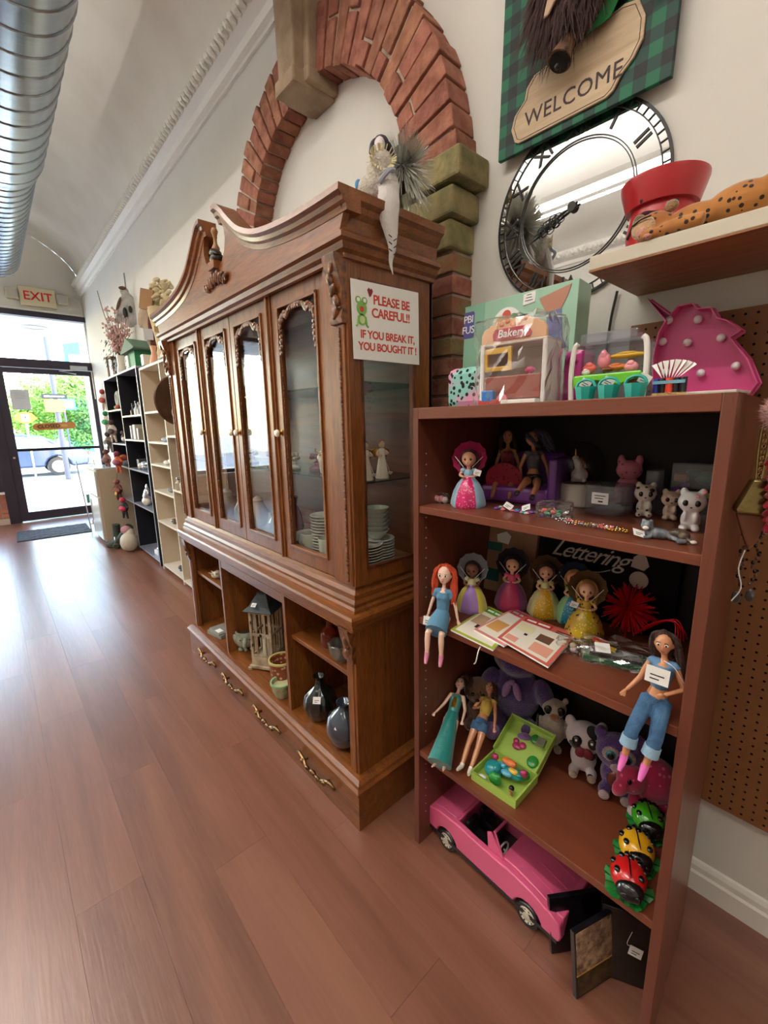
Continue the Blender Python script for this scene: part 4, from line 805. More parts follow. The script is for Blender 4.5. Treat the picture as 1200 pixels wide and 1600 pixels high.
# ------------------------------------------------------------------ second shelf
ORH = mat('hair_orange', 'c8431c', .4, bump=.6, bs=300); DEN = mat('denim_blue', '5d8fb0', .75, bump=.4, bs=400)
t, J = fdoll('fashion_doll', 'orange-haired doll in a light blue dress sitting on the shelf edge', (.972, .826, Z2 + .018), rad(-68), P_(spine=(.02, .08, 1), lt=(-.12, -1, -.35), rt=(.12, -1, -.35), ls=(-.02, -.05, -1), rs=(.02, -.05, -1), lf=(0, -.5, -.8), rf=(0, -.5, -.8), lu=(-.35, -.05, -1), ru=(.35, -.05, -1), la=(-.25, -.2, -1), ra=(.3, -.3, -1)), SKINP, ORH,
  [([(-.008, -.004, .026), (-.023, -.004, .010), (-.028, -.002, -.03), (-.032, .0, -.065)], 18, .006), ([(.008, -.004, .026), (.023, -.004, .010), (.028, -.002, -.03), (.034, .0, -.085)], 18, .006), ([(0, -.010, .026), (0, -.018, .01), (0, -.022, -.04)], 10, .012), ([(-.012, .002, .026), (-.026, .002, .0), (-.034, .004, -.04)], 8, .006), ([(.012, .002, .026), (.027, .002, .0), (.036, .004, -.05), (.034, .004, -.075)], 10, .006)], hs=1.3)
garment('dress', t, J, DEN, 'tshirt')
m = MB(); m.tube([(0, .0, .026), (0, -.004, .010), (0, -.03, -.002), (0, -.062, -.022)], [.018, .025, .031, .033], 18); m.build('skirt', DEN, t, smooth=True)
shoes(t, J, pl('shoe_pink', 'e58fb0'))
price_tag(t, (-.03, -.045, .0), .032, (-.15, .05, .1))
PU = mat('satin_lilac', '9c74b8', .4, sheen=.5); YE = mat('satin_yellow', 'cfc23a', .4, sheen=.5)
cupdoll('doll in a lilac and yellow skirt with pale frilly bonnet', (1.115, .822, Z2), rad(-62), PU, YE, HK, glassm('bonnet_pale', 'c9cdd6', 1, .15, .35), pl('skin_brown', '7a4a34'), 1.0, mat('satin_cream', 'd8cfa0', .5))
cupdoll('doll in a magenta and purple skirt with large dark bonnet', (1.225, .742, Z2), rad(-64), mat('satin_magenta', 'b02458', .35, sheen=.5), mat('satin_purple', '8a2c78', .35, sheen=.5), HK, glassm('bonnet_smoke', '55505c', 1, .12, .3), sc=1.06, top=mat('satin_rose', 'd0486a', .5))
cupdoll('doll in a gold sequin skirt with cream sides and brown bonnet', (1.25, .637, Z2), rad(-64), seq('gold', 'd6a51c'), mat('satin_pale_yellow', 'cfc88a', .4, sheen=.5), HBR, glassm('bonnet_brown', '8a6a50', 1, .12, .3), sc=1.02)
cupdoll('doll in a turquoise sequin skirt with pale green sides', (1.27, .556, Z2), rad(-66), seq('turquoise', '1484a8'), mat('satin_mint', '8fc48a', .4, sheen=.5), HBL, glassm('bonnet_navy', '4a5a78', 1, .12, .35), sc=.98)
cupdoll('doll in a yellow sequin skirt with leopard-print sides', (1.19, .482, Z2), rad(-66), seq('yellow', 'd0b018'), spots('leopard_gold', 'c9a23c', '241a10', 90, .3), HBL, glassm('bonnet_tan', '9a7f5c', 1, .12, .35), sc=1.03, tagpos=(-.03, -.02, .10))
t = thing('craft_kit_card', 'tan kraft craft-kit box with teal panels at the back', 'box', (1.315, .815, Z2), RZ, tilt=(rad(-8), 0, rad(-84)))
MB().box((0, 0, .125), (.19, .022, .25)).build('carton', mat('kraft', 'a07c5e', .7), t, bevel=.002)
for a, b, c, d in ((-.03, .165, .06, .03), (-.035, .06, .065, .045), (.06, .05, .05, .04)): MB().box((a - .03, -.0118, b), (c, .001, d)).build('teal_panel', mat('panel_teal', '14615c', .6), t)
MB().prism([(-.055, .21), (-.02, .225), (.0, .21), (-.008, .18), (-.05, .185)], -.0125, -.011).build('white_sticker', PAP, t)
t = thing('lettering_board', 'black lettering-craft box with chalk script and two cream motifs', 'box', (1.335, .50, Z2), RZ, tilt=(rad(-5), 0, RZ))
MB().box((0, 0, .135), (.40, .02, .27)).build('carton', mat('chalkboard', '060506', .8, spec=.2), t, bevel=.002)
text('Lettering', .075, mat('chalk', 'b5aca2', .8), t, (-.055, -.0108, .20), shear=.6, sp=.86, rot=(pi / 2, 0, 0))
MB().tube(curve([(-.19, -.011, .165), (-.10, -.011, .145), (-.02, -.011, .15), (.02, -.011, .165)], 6), .0014, 5).build('swash', mat('chalk', 'b5aca2', .8), t)
MB().cyl((.10, -.010, .155), (.10, -.0125, .155), .025, n=28).build('round_motif', mat('motif', 'b7a69a', .7), t); MB().prism([(.075, .19), (.11, .185), (.122, .2), (.112, .225), (.098, .235), (.08, .22)], -.0125, -.010).build('gem_motif', mat('motif', 'b7a69a', .7), t)
t = thing('red_tinsel_spray', 'shiny red tinsel burst on a stick', 'decoration', (1.27, .40, Z2), RZ)
rnd = random.Random(4); m = MB(); TIN = mat('tinsel_red', 'd8142a', .2, .35)
for k in range(260):
    v = Vector((rnd.gauss(0, 1), rnd.gauss(0, 1), rnd.gauss(0, 1))).normalized(); c = Vector((0, 0, .095)); L = rnd.uniform(.05, .078)
    w_ = v.orthogonal().normalized() * .0016; k_ = v * L + c; m.add([c + w_, c - w_, k_ - w_ + Vector((0, 0, -.006)), k_ + w_ + Vector((0, 0, -.006))], [(0, 1, 2, 3)])
o = m.build('tinsel', TIN, t, fixn=False); o['kind'] = 'stuff'
MB().tube([(0, 0, 0), (0, 0, .095)], .0025, 6).build('stick', TIN, t)
m = MB(); rnd = random.Random(6)
for q in range(5): m.tube(curve([(.03, -.02, .03), (.08 + q * .01, -.05, .09 + q * .006), (.12 + q * .008, -.03 - q * .01, .10), (.13 + q * .006, -.04, .03 + q * .01)], 5), .0016, 5)
m.build('ribbon_curl', TIN, t, smooth=True)
def rug(pts, z0, th, name, mt, par): 
    return MB().prism(pts, z0, z0 + th, ax='z').build(name, mt, par)
def magazine(label, c, z, cov, acc, extra, txt):
    """c: four corners in world xy (front-left, front-right, back-right, back-left)"""
    o = Vector((sum(p[0] for p in c) / 4, sum(p[1] for p in c) / 4)); t = thing('magazine', label, 'magazine', (o.x, o.y, z), 0, 'magazines fanned on the shelf')
    L = [Vector(p) - o for p in c]; MB().prism([tuple(p) for p in L], 0, .005, ax='z').build('pages', PAP, t)
    MB().prism([tuple(p * 1.005) for p in L], .005, .0056, ax='z').build('cover', cov, t)
    def uv(u, v): a = L[0].lerp(L[1], u); b = L[3].lerp(L[2], u); return a.lerp(b, v)
    def patch(u0, u1, v0, v1, mt, name='print', z_=.0057): MB().prism([tuple(uv(u0, v0)), tuple(uv(u1, v0)), tuple(uv(u1, v1)), tuple(uv(u0, v1))], .0056, z_ + .0003, ax='z').build(name, mt, t)
    patch(.06, .94, .05, .80, mat('page_cream', 'e9e2d2', .5)); patch(.08, .6, .82, .96, acc, 'title_bar', .0058)
    for k, (u0, u1, v0, v1, mt) in enumerate(extra): patch(u0, u1, v0, v1, mt, 'print', .0060)
    for a_, b_ in ((.12, .3), (.34, .56)): patch(a_, b_, .865, .915, PAP, 'title_word', .0061)
    return t
tan_, org, blk = mat('print_tan', 'b99a7a', .6), mat('print_orange', 'd9a05c', .6), INK
magazine('recipe magazine with green title and border, bottom of the fan', [(.945, .770), (.935, .615), (1.14, .655), (1.165, .79)], Z2, mat('cover_lime', 'a9b845', .35), mat('title_green', '4f9a35', .5), [(.1, .4, .4, .7, tan_), (.3, .5, .3, .4, blk), (.55, .85, .2, .5, org)], '')
magazine('pink-edged recipe magazine in the middle of the fan', [(.985, .715), (.965, .60), (1.175, .59), (1.2, .715)], Z2 + .006, mat('cover_pink', 'd98a8c', .35), mat('title_rose', 'c94f60', .5), [(.1, .5, .2, .5, org), (.55, .85, .5, .7, tan_)], '')
magazine('red-bordered recipe magazine lying on top of the fan', [(.982, .632), (.945, .462), (1.165, .490), (1.162, .655)], Z2 + .012, mat('cover_red', 'd26a5c', .35), mat('title_red', 'c0302e', .5), [(.52, .78, .42, .62, mat('print_brown', '6b4a38', .6)), (.1, .4, .5, .72, mat('print_yellow', 'e5dcae', .6)), (.3, .36, .4, .46, blk), (.55, .9, .12, .36, mat('print_peach', 'e3a08a', .6)), (.08, .3, .1, .25, mat('print_peach', 'e3a08a', .6)), (.7, .95, .8, .83, blk), (.7, .95, .86, .88, blk)], '')
MB().tube(curve([(.93, .652, Z2 + .001), (.925, .655, Z2 - .012), (.922, .66, Z2 - .045), (.93, .672, Z2 - .06)], 5), .0018, 6).build('string', PAP).name = 'string'
tag(bpy.data.objects['string'], 'short white cord dangling over the second shelf edge below the magazines', 'cord')
t = thing('bead_bag', 'cellophane bag of pearly beads beside the magazines', 'bag', (1.09, .462, Z2), rad(-70))
rnd = random.Random(2)
for k in range(9): MB().ell((rnd.uniform(-.03, .03), rnd.uniform(-.012, .012), .010 + rnd.uniform(0, .010)), .009, n=10).build('bead', [pl('pearl', 'd8c4cc', .2), pl('tan_bead', 'b39a7c'), SLV][k % 3], t, smooth=True)
wrap(t, .09, .045, .036, 14, amp=.004)
t = thing('craft_bag', 'dark clear bag of green felt and yellow sticks with a white label', 'bag', (1.12, .37, Z2), rad(-72))
MB().box((0, 0, .008), (.15, .07, .016)).build('green_felt', fur('green', '0f6a3a'), t, bevel=.006); MB().box((.0, -.005, .021), (.12, .05, .010)).build('dark_felt', fur('dark', '22262a'), t, bevel=.004)
MB().tube([(-.05, .01, .035), (.0, .0, .028)], .007, 7).build('yellow_stick', YL, t, smooth=True); MB().tube([(-.055, .02, .04), (-.02, .01, .034)], .008, 7).build('red_stick', pl('red', 'c0392b'), t, smooth=True)
wrap(t, .17, .085, .048, 17, amp=.005); MB().box((-.03, -.035, .047), (.035, .03, .001), r=(.4, 0, .2)).build('price_label', PAP, t)
JN = mat('jeans_blue', '34597f', .8, bump=.5, bs=420, col2='4a7299', vs=40); JNL = mat('jeans_cuff', '8fb0c8', .8, bump=.4, bs=420)
t, J = fdoll('fashion_doll', 'brown-haired doll in blue crop top and cuffed jeans sitting at the near end', (.965, .232, Z2 + .034), rad(-84), P_(spine=(.06, .05, 1), head=(-.15, 0, 1), lt=(-.22, -.75, -.75), rt=(.02, -.75, -.8), ls=(-.12, -.15, -1), rs=(-.18, -.15, -1), lf=(-.1, -.6, -.7), rf=(-.1, -.6, -.7), lu=(-.35, -.2, -1), ru=(.35, -.1, -1), la=(-.55, -.6, -.8), ra=(-.75, -.7, -.25)), SKINT, HBR,
  [([(0, -.008, .027), (-.021, -.010, .012), (-.024, -.012, -.02), (-.02, -.014, -.045)], 10, .004), ([(0, -.008, .027), (.021, -.006, .014), (.026, -.004, -.02), (.031, -.002, -.06), (.034, -.002, -.08)], 20, .005), ([(0, -.012, .022), (.010, -.022, -.01), (.016, -.02, -.06)], 12, .008)])
garment('crop_top', t, J, mat('top_blue', '5a82a8', .6), 'top'); garment('jeans', t, J, JN, 'jeans')
m = MB()
for k in 'lr': a = J[k + 'k'].lerp(J[k + 'n'], .22); b = J[k + 'k'].lerp(J[k + 'n'], .52); m.tube([a, b], [.0155, .0165], 12)
m.build('jeans_cuff', JNL, t, smooth=True); shoes(t, J, pl('shoe_hotpink', 'e86fc0'), False)
price_tag(t, tuple(J['ch'] + J['fd'] * .030 + Vector((-.004, 0, -.002))), .042, (-.05, .03, .0), [tuple(J['nk'] + J['fd'] * .012), tuple(J['nk'] + J['fd'] * .02 + Vector((.02, 0, -.005))), tuple(J['ch'] + Vector((.04, -.01, -.01)))])
# ------------------------------------------------------------------ third shelf
TE = mat('dress_teal', '117c78', .45, sheen=.4, bump=.3, bs=60); 
stand = dict(lt=(-.05, 0, -1), rt=(.05, 0, -1), ls=(.02, .02, -1), rs=(-.02, .02, -1), lf=(-.2, -.8, -.6), rf=(.2, -.8, -.6), lu=(-.4, 0, -1), ru=(.35, 0, -1), la=(-.5, -.2, -1), ra=(.05, -.3, -1))
FIX = .158
def lean(x_, y_, az, tl, roll=0):
    """place a standing doll so that its feet rest at x_,y_ and it leans back by tl"""
    E = Matrix.Rotation(az, 4, 'Z') @ Matrix.Rotation(-tl, 4, 'X') @ Matrix.Rotation(roll, 4, 'Y'); up = E @ Vector((0, 0, 1)); return (Vector((x_, y_, Z3 + .012)) + up * FIX), E.to_euler()
l_, e_ = lean(.925, .795, rad(-68), rad(55), rad(0))
t, J = fdoll('fashion_doll', 'dark-haired doll in a long teal gown leaning back on the third shelf', l_, 0, P_(**stand), SKINP, HBR, [([(0, -.01, .028), (.012, 0, .04), (.03, .006, .03), (.04, .008, .0)], 14, .010), ([(.01, .004, .024), (.026, .008, .0), (.034, .006, -.03)], 10, .008)], tilt=e_)
garment('bodice', t, J, mat('bodice_teal', '4f9a94', .4, .2), 'dress_top'); MB().tube([tuple(J['ch'] + J['fd'] * .022), tuple(J['wa'] + J['fd'] * .019)], [.007, .009], 8).build('gold_panel', GLD, t, smooth=True)
m = MB(); m.tube([(0, 0, .032), (0, 0, .01), (0, -.002, -.05), (0, -.004, -.10), (0, -.008, -.148)], [.016, .023, .028, .034, .040], 24); o = m.build('gown', TE, t, smooth=True)
l_, e_ = lean(.975, .730, rad(-76), rad(55), rad(0))
t, J = fdoll('fashion_doll', 'auburn-haired doll in yellow top and denim shorts leaning back', l_, 0, P_(**{**stand, 'head': (-.3, 0, 1), 'la': (.6, -.8, -.1), 'ra': (.25, -.1, -1)}), SKINT, mat('hair_auburn', '4a2019', .45, bump=.5, bs=300), [([(0, -.01, .028), (-.02, 0, .02), (-.034, .004, -.006), (-.036, .004, -.04)], 18, .012), ([(0, 0, .028), (.02, .01, .01), (.022, .012, -.03)], 10, .01)], tilt=e_)
garment('top', t, J, mat('top_yellow', 'c9a848', .7), 'top'); garment('shorts', t, J, JN, 'shorts'); shoes(t, J, pl('shoe_white', 'd9d2c8'), False)
EYEG = pl('eye_teal', '1f7f8a', .15)
plush('plush_puppy', 'tan plush puppy head and body behind the leaning dolls', (1.20, .842, Z3), rad(-58), [((0, 0, .06), (.045, .04, .06)), ((0, -.01, .15), (.056, .045, .048)), ((-.052, .0, .175), (.020, .014, .03), (0, .6, 0)), ((.052, .0, .175), (.020, .014, .03), (0, -.6, 0)), ((0, -.05, .138), (.022, .018, .016)), ((-.03, -.03, .02), (.02, .03, .02)), ((.03, -.03, .02), (.02, .03, .02))], fur('tan', '7a543a', '5e3e2a'), [('eyes', EYEB, ((-.018, -.052, .158), .0065), ((.018, -.052, .158), .0065), ((0, -.067, .145), (.008, .006, .005))), ('muzzle', fur('cream', 'b59a80'), ((0, -.056, .130), (.014, .010, .010)))])
BP = fur('violet', '5a2f78', '3a3a72')
plush('plush_bear', 'big violet and blue plush bear with a satin bow, cut off by the shelf above', (1.27, .735, Z3), rad(-72), [((0, .01, .15), (.085, .06, .11)), ((-.055, -.05, .045), (.042, .055, .042)), ((.06, -.05, .045), (.042, .055, .042)), ((0, .0, .30), (.085, .07, .075)), ((-.095, -.01, .18), (.03, .03, .06), (0, .35, 0)), ((.10, -.01, .18), (.03, .03, .06), (0, -.35, 0)), ((0, -.05, .285), (.04, .03, .03))], BP, [('foot_pad', fur('lavender', '8f6aa8'), ((-.055, -.098, .045), (.032, .014, .034)), ((.06, -.098, .045), (.032, .014, .034))), ('bow', mat('bow_mauve', '8a6096', .4, sheen=.5), ((-.018, -.062, .20), (.013, .010, .035), (0, .3, 0)), ((.018, -.062, .20), (.013, .010, .035), (0, -.3, 0)), ((0, -.065, .232), (.010, .010, .010)))], vox=.006)
plush('plush_penguin', 'small white plush bird with black eyes and orange beak', (1.29, .60, Z3 + .0), rad(-62), [((0, 0, .075), (.042, .036, .06)), ((0, -.004, .155), (.040, .032, .032)), ((-.034, 0, .185), (.010, .008, .012)), ((.034, 0, .185), (.010, .008, .012)), ((-.042, 0, .08), (.010, .02, .035)), ((.042, 0, .08), (.010, .02, .035)), ((-.018, -.02, .01), (.014, .02, .01)), ((.018, -.02, .01), (.014, .02, .01))], fur('white', 'c4b5a4'), [('eyes', EYEB, ((-.02, -.03, .162), (.013, .006, .016)), ((.02, -.03, .162), (.013, .006, .016))), ('beak', fur('orange', 'a8683c'), ((0, -.036, .142), (.014, .012, .012))), ('wing', fur('black', '141214'), ((-.050, 0, .08), (.006, .022, .036)), ((.050, 0, .08), (.006, .022, .036)))])
pb = [((0, 0, .05), (.040, .036, .05)), ((0, -.008, .125), (.058, .046, .050)), ((-.046, .0, .165), (.016, .012, .020)), ((.046, .0, .165), (.016, .012, .020)), ((-.026, -.035, .018), (.016, .024, .016)), ((.026, -.035, .018), (.016, .024, .016))]
plush('plush_panda', 'white and black plush with big glossy eyes and dark red heart muzzle', (1.27, .485, Z3), rad(-68), pb, spots('panda_fur', 'c9bdc0', '1a1519', 14, .30, .9, sheen=.5), [('eyes', EYEB, ((-.022, -.050, .135), (.015, .008, .018)), ((.022, -.050, .135), (.015, .008, .018))), ('eye_glint', EYEW, ((-.025, -.058, .142), .004), ((.019, -.058, .142), .004)), ('muzzle', mat('heart_red', '7a1c2c', .5), ((-.010, -.052, .100), (.016, .010, .018), (0, .5, 0)), ((.010, -.052, .100), (.016, .010, .018), (0, -.5, 0))), ('foot_pad', fur('beige', 'b8a08c'), ((-.026, -.056, .018), (.013, .006, .013)), ((.026, -.056, .018), (.013, .006, .013)))])
plush('plush_owlet', 'dark purple plush with turquoise eyes beside the panda', (1.265, .385, Z3 + .0), rad(-70), pb, fur('deep_purple', '45206a', '5c2f80'), [('face_mask', fur('pale', 'b09a98'), ((-.018, -.044, .138), (.022, .010, .022)), ((.018, -.044, .138), (.022, .010, .022)), ((0, -.05, .105), (.018, .010, .014))), ('iris', EYEG, ((-.019, -.053, .140), (.012, .005, .014)), ((.019, -.053, .140), (.012, .005, .014))), ('pupil', EYEB, ((-.019, -.057, .140), (.008, .003, .010)), ((.019, -.057, .140), (.008, .003, .010))), ('foot_pad', fur('pale', 'b09a98'), ((-.026, -.056, .018), (.014, .007, .014)), ((.026, -.056, .018), (.014, .007, .014))), ('shiny_belly', mat('belly_foil', '8a4c46', .25, .6), ((0, -.035, .055), (.022, .008, .028)))], sc=1.1)
plush('plush_elephant', 'hot pink mottled plush with a trunk and white feet below the seated doll', (1.275, .300, Z3), rad(-58), [((.01, .0, .085), (.065, .055, .07)), ((-.055, -.03, .10), (.04, .034, .042)), ((-.085, -.05, .085), (.02, .018, .032), (0, .5, 0)), ((-.05, .02, .15), (.02, .012, .02)), ((.03, -.03, .02), (.02, .024, .03)), ((-.04, -.03, .025), (.02, .024, .03))], spots('pink_mottle', 'b01a4c', 'd86a8c', 55, .24, .9, sheen=.6), [('eyes', EYEB, ((-.068, -.062, .115), (.006, .004, .009))), ('foot', fur('snow', 'c8bcbc'), ((-.045, -.048, .012), (.018, .018, .016)), ((.028, -.050, .010), (.018, .018, .014)))])
# green playset
LG = pl('lime_light', 'a9c95a', .4)
t = thing('playset_case', 'open lime green storybook playset case with a tiny garden inside', 'toy', (.978, .628, Z3), rad(-88))
m = MB(); W_, D_2, H_ = .155, .135, .032
m.b2((-W_/2, -0.0, 0), (W_/2, D_2, .004)).b2((-W_/2, 0, 0), (W_/2, .004, H_)).b2((-W_/2, D_2 - .004, 0), (W_/2, D_2, H_)).b2((-W_/2, 0, 0), (-W_/2 + .004, D_2, H_)).b2((W_/2 - .004, 0, 0), (W_/2, D_2, H_)); m.build('tray', LG, t, bevel=.002)
lid = MB().b2((-W_/2, 0, 0), (W_/2, .004, D_2)).b2((-W_/2, -.028, 0), (-W_/2 + .004, 0, D_2)).b2((W_/2 - .004, -.028, 0), (W_/2, 0, D_2)).b2((-W_/2, -.028, D_2 - .004), (W_/2, 0, D_2)).build('lid', LG, t, bevel=.002, loc=(0, D_2, H_ - .01), rot=(rad(-62), 0, 0))
[MB().ell(a, b).build('garden_print', pl('leaf_green', '2f8f3a'), lid, smooth=True) for a, b in (((.045, -.004, .03), (.018, .006, .02)), ((.02, -.004, .10), (.014, .005, .016)))]; MB().ell((-.02, -.004, .05), (.016, .006, .012)).ell((-.005, -.004, .06), (.012, .006, .012)).ell((-.03, -.004, .065), (.01, .006, .01)).build('flower', pl('berry', 'b03060'), lid, smooth=True)
MB().box((.04, -.004, .10), (.03, .008, .03)).build('stone_print', pl('grey_stone', '8a8c78'), lid, bevel=.003)
for k, (c, r, mt) in enumerate((((-.035, .06, .028), (.028, .03, .024), pl('pond_teal', '1b8f94')), ((.015, .085, .030), (.04, .022, .016), pl('pond_teal', '1b8f94')), ((.0, .095, .050), (.026, .014, .010), pl('orange', 'e07a3a')), ((.025, .075, .046), (.016, .010, .008), YL), ((-.01, .03, .026), (.022, .014, .020), pl('leaf_green', '2f8f3a')), ((-.045, .085, .05), (.012, .01, .010), pl('berry', 'b03060')), ((.05, .10, .034), (.018, .014, .012), pl('leaf_green', '2f8f3a')), ((.055, .085, .05), (.012, .01, .012), pl('berry', 'b03060')), ((.01, .06, .040), (.018, .012, .008), pl('sky', '5fb4d4')), ((-.015, .075, .044), (.014, .010, .008), pl('sky', '5fb4d4')), ((-.05, .022, .012), (.014, .010, .006), WP))):
    MB().ell(c, r, n=12).ell((c[0] + r[0] * .5, c[1], c[2] + r[2] * .5), (r[0] * .5, r[1] * .7, r[2] * .6), n=8).build('garden_piece', mt, t, smooth=True)
MB().cyl((.045, .03, .004), (.045, .03, .018), .006, .004).ell((.045, .03, .024), .007).build('tiny_figure', SKINT, t, smooth=True); MB().ell((.045, .033, .027), .0085).build('figure_hair', EYEB, t, smooth=True)
# ladybugs on leaves
def ladybug(label, x_, y_, rz, col, sc):
    t = thing('ceramic_ladybug', label, 'ornament', (x_, y_, Z3), rz, 'ceramic ladybugs in a column', sc)
    m = MB(); N = 28; vs = [(0, 0, .004)]
    for k in range(N): a = 2 * pi * k / N; r = .052 * (1 + .10 * cos(5 * a)) ; vs.append((r * cos(a), r * sin(a), .003 + .006 * (k % 2)))
    m.add(vs, [(0, k + 1, (k + 1) % N + 1) for k in range(N)]); vs2 = [(p[0] * .9, p[1] * .9, 0) for p in vs[1:]]; m.add(vs2 + vs[1:], [(k, (k + 1) % N, N + (k + 1) % N, N + k) for k in range(N)] + [tuple(range(N - 1, -1, -1))])
    m.build('leaf', pl('leaf_gloss', '1f7a34', .2), t, smooth=True)
    MB().ell((0, .004, .034), (.040, .046, .034), n=24).build('shell', col, t, smooth=True)
    MB().ell((0, -.030, .030), (.030, .026, .026), n=16).ell((-.012, -.050, .030), (.010, .006, .010)).ell((.012, -.050, .030), (.010, .006, .010)).build('head', pl('gloss_black', '101012', .12), t, smooth=True)
    m = MB()
    for a, b in ((.5, .6), (1.3, .95), (2.2, .7), (2.9, .3), (.1, .25), (1.6, .45), (3.6, .5), (5.6, .5), (.9, .2)):
        el = .35 + b * .8; p = (.040 * cos(a) * cos(el), .004 + .046 * sin(a) * cos(el), .034 + .034 * sin(el)); m.ell(p, (.0075, .0085, .0055), n=10)
    m.ell((0, .004, .066), (.002, .04, .003)); m.build('black_spot', pl('gloss_black', '101012', .12), t, smooth=True)
ladybug('green ceramic ladybug, the deepest one on the third shelf', 1.19, .272, rad(-60), pl('bug_green', '3f9c1e', .15), .98)
ladybug('yellow ceramic ladybug on a green leaf', 1.075, .262, rad(-62), pl('bug_yellow', 'dba21c', .15), 1.02)
ladybug('red ceramic ladybug on a green leaf at the shelf edge', .985, .250, rad(-66), pl('bug_red', 'c01c1c', .15), 1.0)
# ------------------------------------------------------------------ on the floor below : pink convertible and cases
t = thing('toy_convertible', 'large pink toy convertible car on the floor under the bookcase', 'toy car', (1.095, .655, 0), rad(-90 - 1.5))
CP = mat('car_pink', 'e0608a', .35, coat=.4); CD = pl('car_black', '131114', .4)
# local: x = towards the hood (near side), y = width (front = visible side), z up
prof = [(-.255, .075), (-.262, .10), (-.25, .125), (-.20, .140), (-.10, .146), (-.055, .142), (.06, .142), (.075, .146), (.16, .138), (.225, .122), (.255, .105), (.262, .07), (.255, .05), (.225, .045)]
def arc_(cx_, r): return [(cx_ + r * cos(a), .040 + r * sin(a)) for a in [pi * k / 8 for k in range(9)]]
low = [(.225, .045)] + [(x_, max(z_, .035)) for x_, z_ in arc_(.155, .048)] + [(x_, max(z_, .035)) for x_, z_ in arc_(-.165, .048)] + [(-.24, .04), (-.255, .05)]
body = prof[:-1] + low
def shell(y0, y1, poly, m): m.prism([(p[0], p[1]) for p in poly], y0, y1)
m = MB(); top = prof[:-1]
secs = [(-.100, .010, .0), (-.104, .004, .0), (-.100, -.006, .0), (-.088, .004, 1)]
m.prism(body, -.100, -.078); m.prism(body, .078, .100)
m.b2((-.255, -.08, .05), (-.215, .08, .122)).b2((.19, -.08, .05), (.256, .08, .118))
m.prism([(-.255, .122), (-.25, .125), (-.20, .140), (-.135, .145), (-.135, .13), (-.24, .11)], -.08, .08); m.prism([(.05, .150), (.10, .150), (.16, .140), (.225, .124), (.255, .107), (.25, .09), (.05, .125)], -.08, .08)
m.b2((-.135, -.08, .06), (-.125, .08, .144)).b2((.05, -.08, .06), (.06, .08, .148))
ob = m.build('car_body', CP, t, smooth=True, bevel=.006, ang=30)
m = MB()
for y_ in (-.045, 0, .045): m.prism([(.08, .1505), (.16, .1415), (.225, .1255), (.225, .122), (.08, .147)], y_ - .002, y_ + .002)
m.build('hood_rib', CP, t); MB().b2((-.235, -.06, .038), (.235, .06, .055)).b2((-.25, -.101, .040), (.25, -.099, .052)).build('chassis', CD, t)
MB().b2((-.13, -.078, .055), (.055, .078, .062)).build('cockpit_floor', CD, t)
for y_ in (-.04, .04): MB().box((-.06, y_, .085), (.06, .06, .04)).box((-.095, y_, .115), (.02, .06, .07), r=(0, -.2, 0)).build('seat', CD, t, bevel=.008)
m = MB(); m.tube([(.055, -.082, .145), (.015, -.072, .205), (.015, .072, .205), (.055, .082, .145)], .005, 7); m.build('windscreen_frame', CP, t, smooth=True)
MB().prism([(.06, .145), (.01, .21), (-.005, .200), (.0, .145)], -.084, -.080).build('quarter_panel', CP, t)
MB().add([(.053, -.08, .147), (.016, -.07, .203), (.016, .07, .203), (.053, .08, .147)], [(0, 1, 2, 3)]).build('windscreen', GLS, t)
MB().tube([(.03 + .002 * cos(a), -.04 + .022 * cos(a), .13 + .022 * sin(a)) for a in [2 * pi * k / 16 for k in range(17)]], .003, 6).tube([(.045, -.04, .12), (.03, -.04, .13)], .003, 6).build('steering_wheel', pl('wheel_white', 'd9d2d4'), t, smooth=True)
for x_ in (-.165, .155):
    for s_ in (-1, 1):
        wv = MB(); M = Matrix.Translation((x_, s_ * .083, .040)) @ Matrix.Rotation(-pi / 2 * s_, 4, 'X')
        wv.lathe([(.026, -.012), (.038, -.012), (.040, -.006), (.040, .010), (.036, .016), (.028, .016), (.026, .012), (0, .012)], 28, M=M)
        wh = wv.build('wheel', CD, t, smooth=True)
        hv = MB(); hv.lathe([(.026, .013), (.024, .0175), (.018, .015), (.012, .018), (0, .019)], 24, M=M)
        hv.build('hubcap', pl('hub_cream', 'c9c2ae'), wh, smooth=True)
        h2 = MB()
        for k in range(10): a = 2 * pi * k / 10; h2.cyl(tuple(M @ Vector((.021 * cos(a), .021 * sin(a), .014))), tuple(M @ Vector((.021 * cos(a), .021 * sin(a), .018))), .0022, n=6)
        h2.build('hub_slot', CD, wh)
DK = mat('dvd_dark', '15131a', .3, coat=.5)
def case(label, loc, rz, tl, w_, h_, panels):
    t = thing('disc_case', label, 'disc case', loc, 0, tilt=(rad(tl), 0, rz)); MB().box((0, 0, h_ / 2), (w_, .014, h_)).build('case_shell', DK, t, bevel=.002)
    for (a, b, c, d, mt, nm) in panels: MB().box((a, -.0075, b), (c, .001, d)).build(nm, mt, t)
    return t
FACE = mat('cover_faces', 'b89a7c', .4, col2='5c3f30', vs=60)
case('thin black case leaning against the toy car bonnet', (1.05, .375, 0), rad(-35), -12, .16, .16, [(0, .08, .15, .15, mat('cover_black', '0e0d10', .3, coat=.4), 'cover')])
case('boxed disc case with a yellow-edged photo cover facing the room', (1.000, .305, 0), rad(-20), -8, .135, .19, [(0, .125, .125, .12, FACE, 'photo_cover'), (0, .035, .125, .055, mat('cover_brown', '2c2018', .4, col2='5c4a2c', vs=40), 'cover_strip'), (0, .0655, .128, .004, YL, 'yellow_line')])
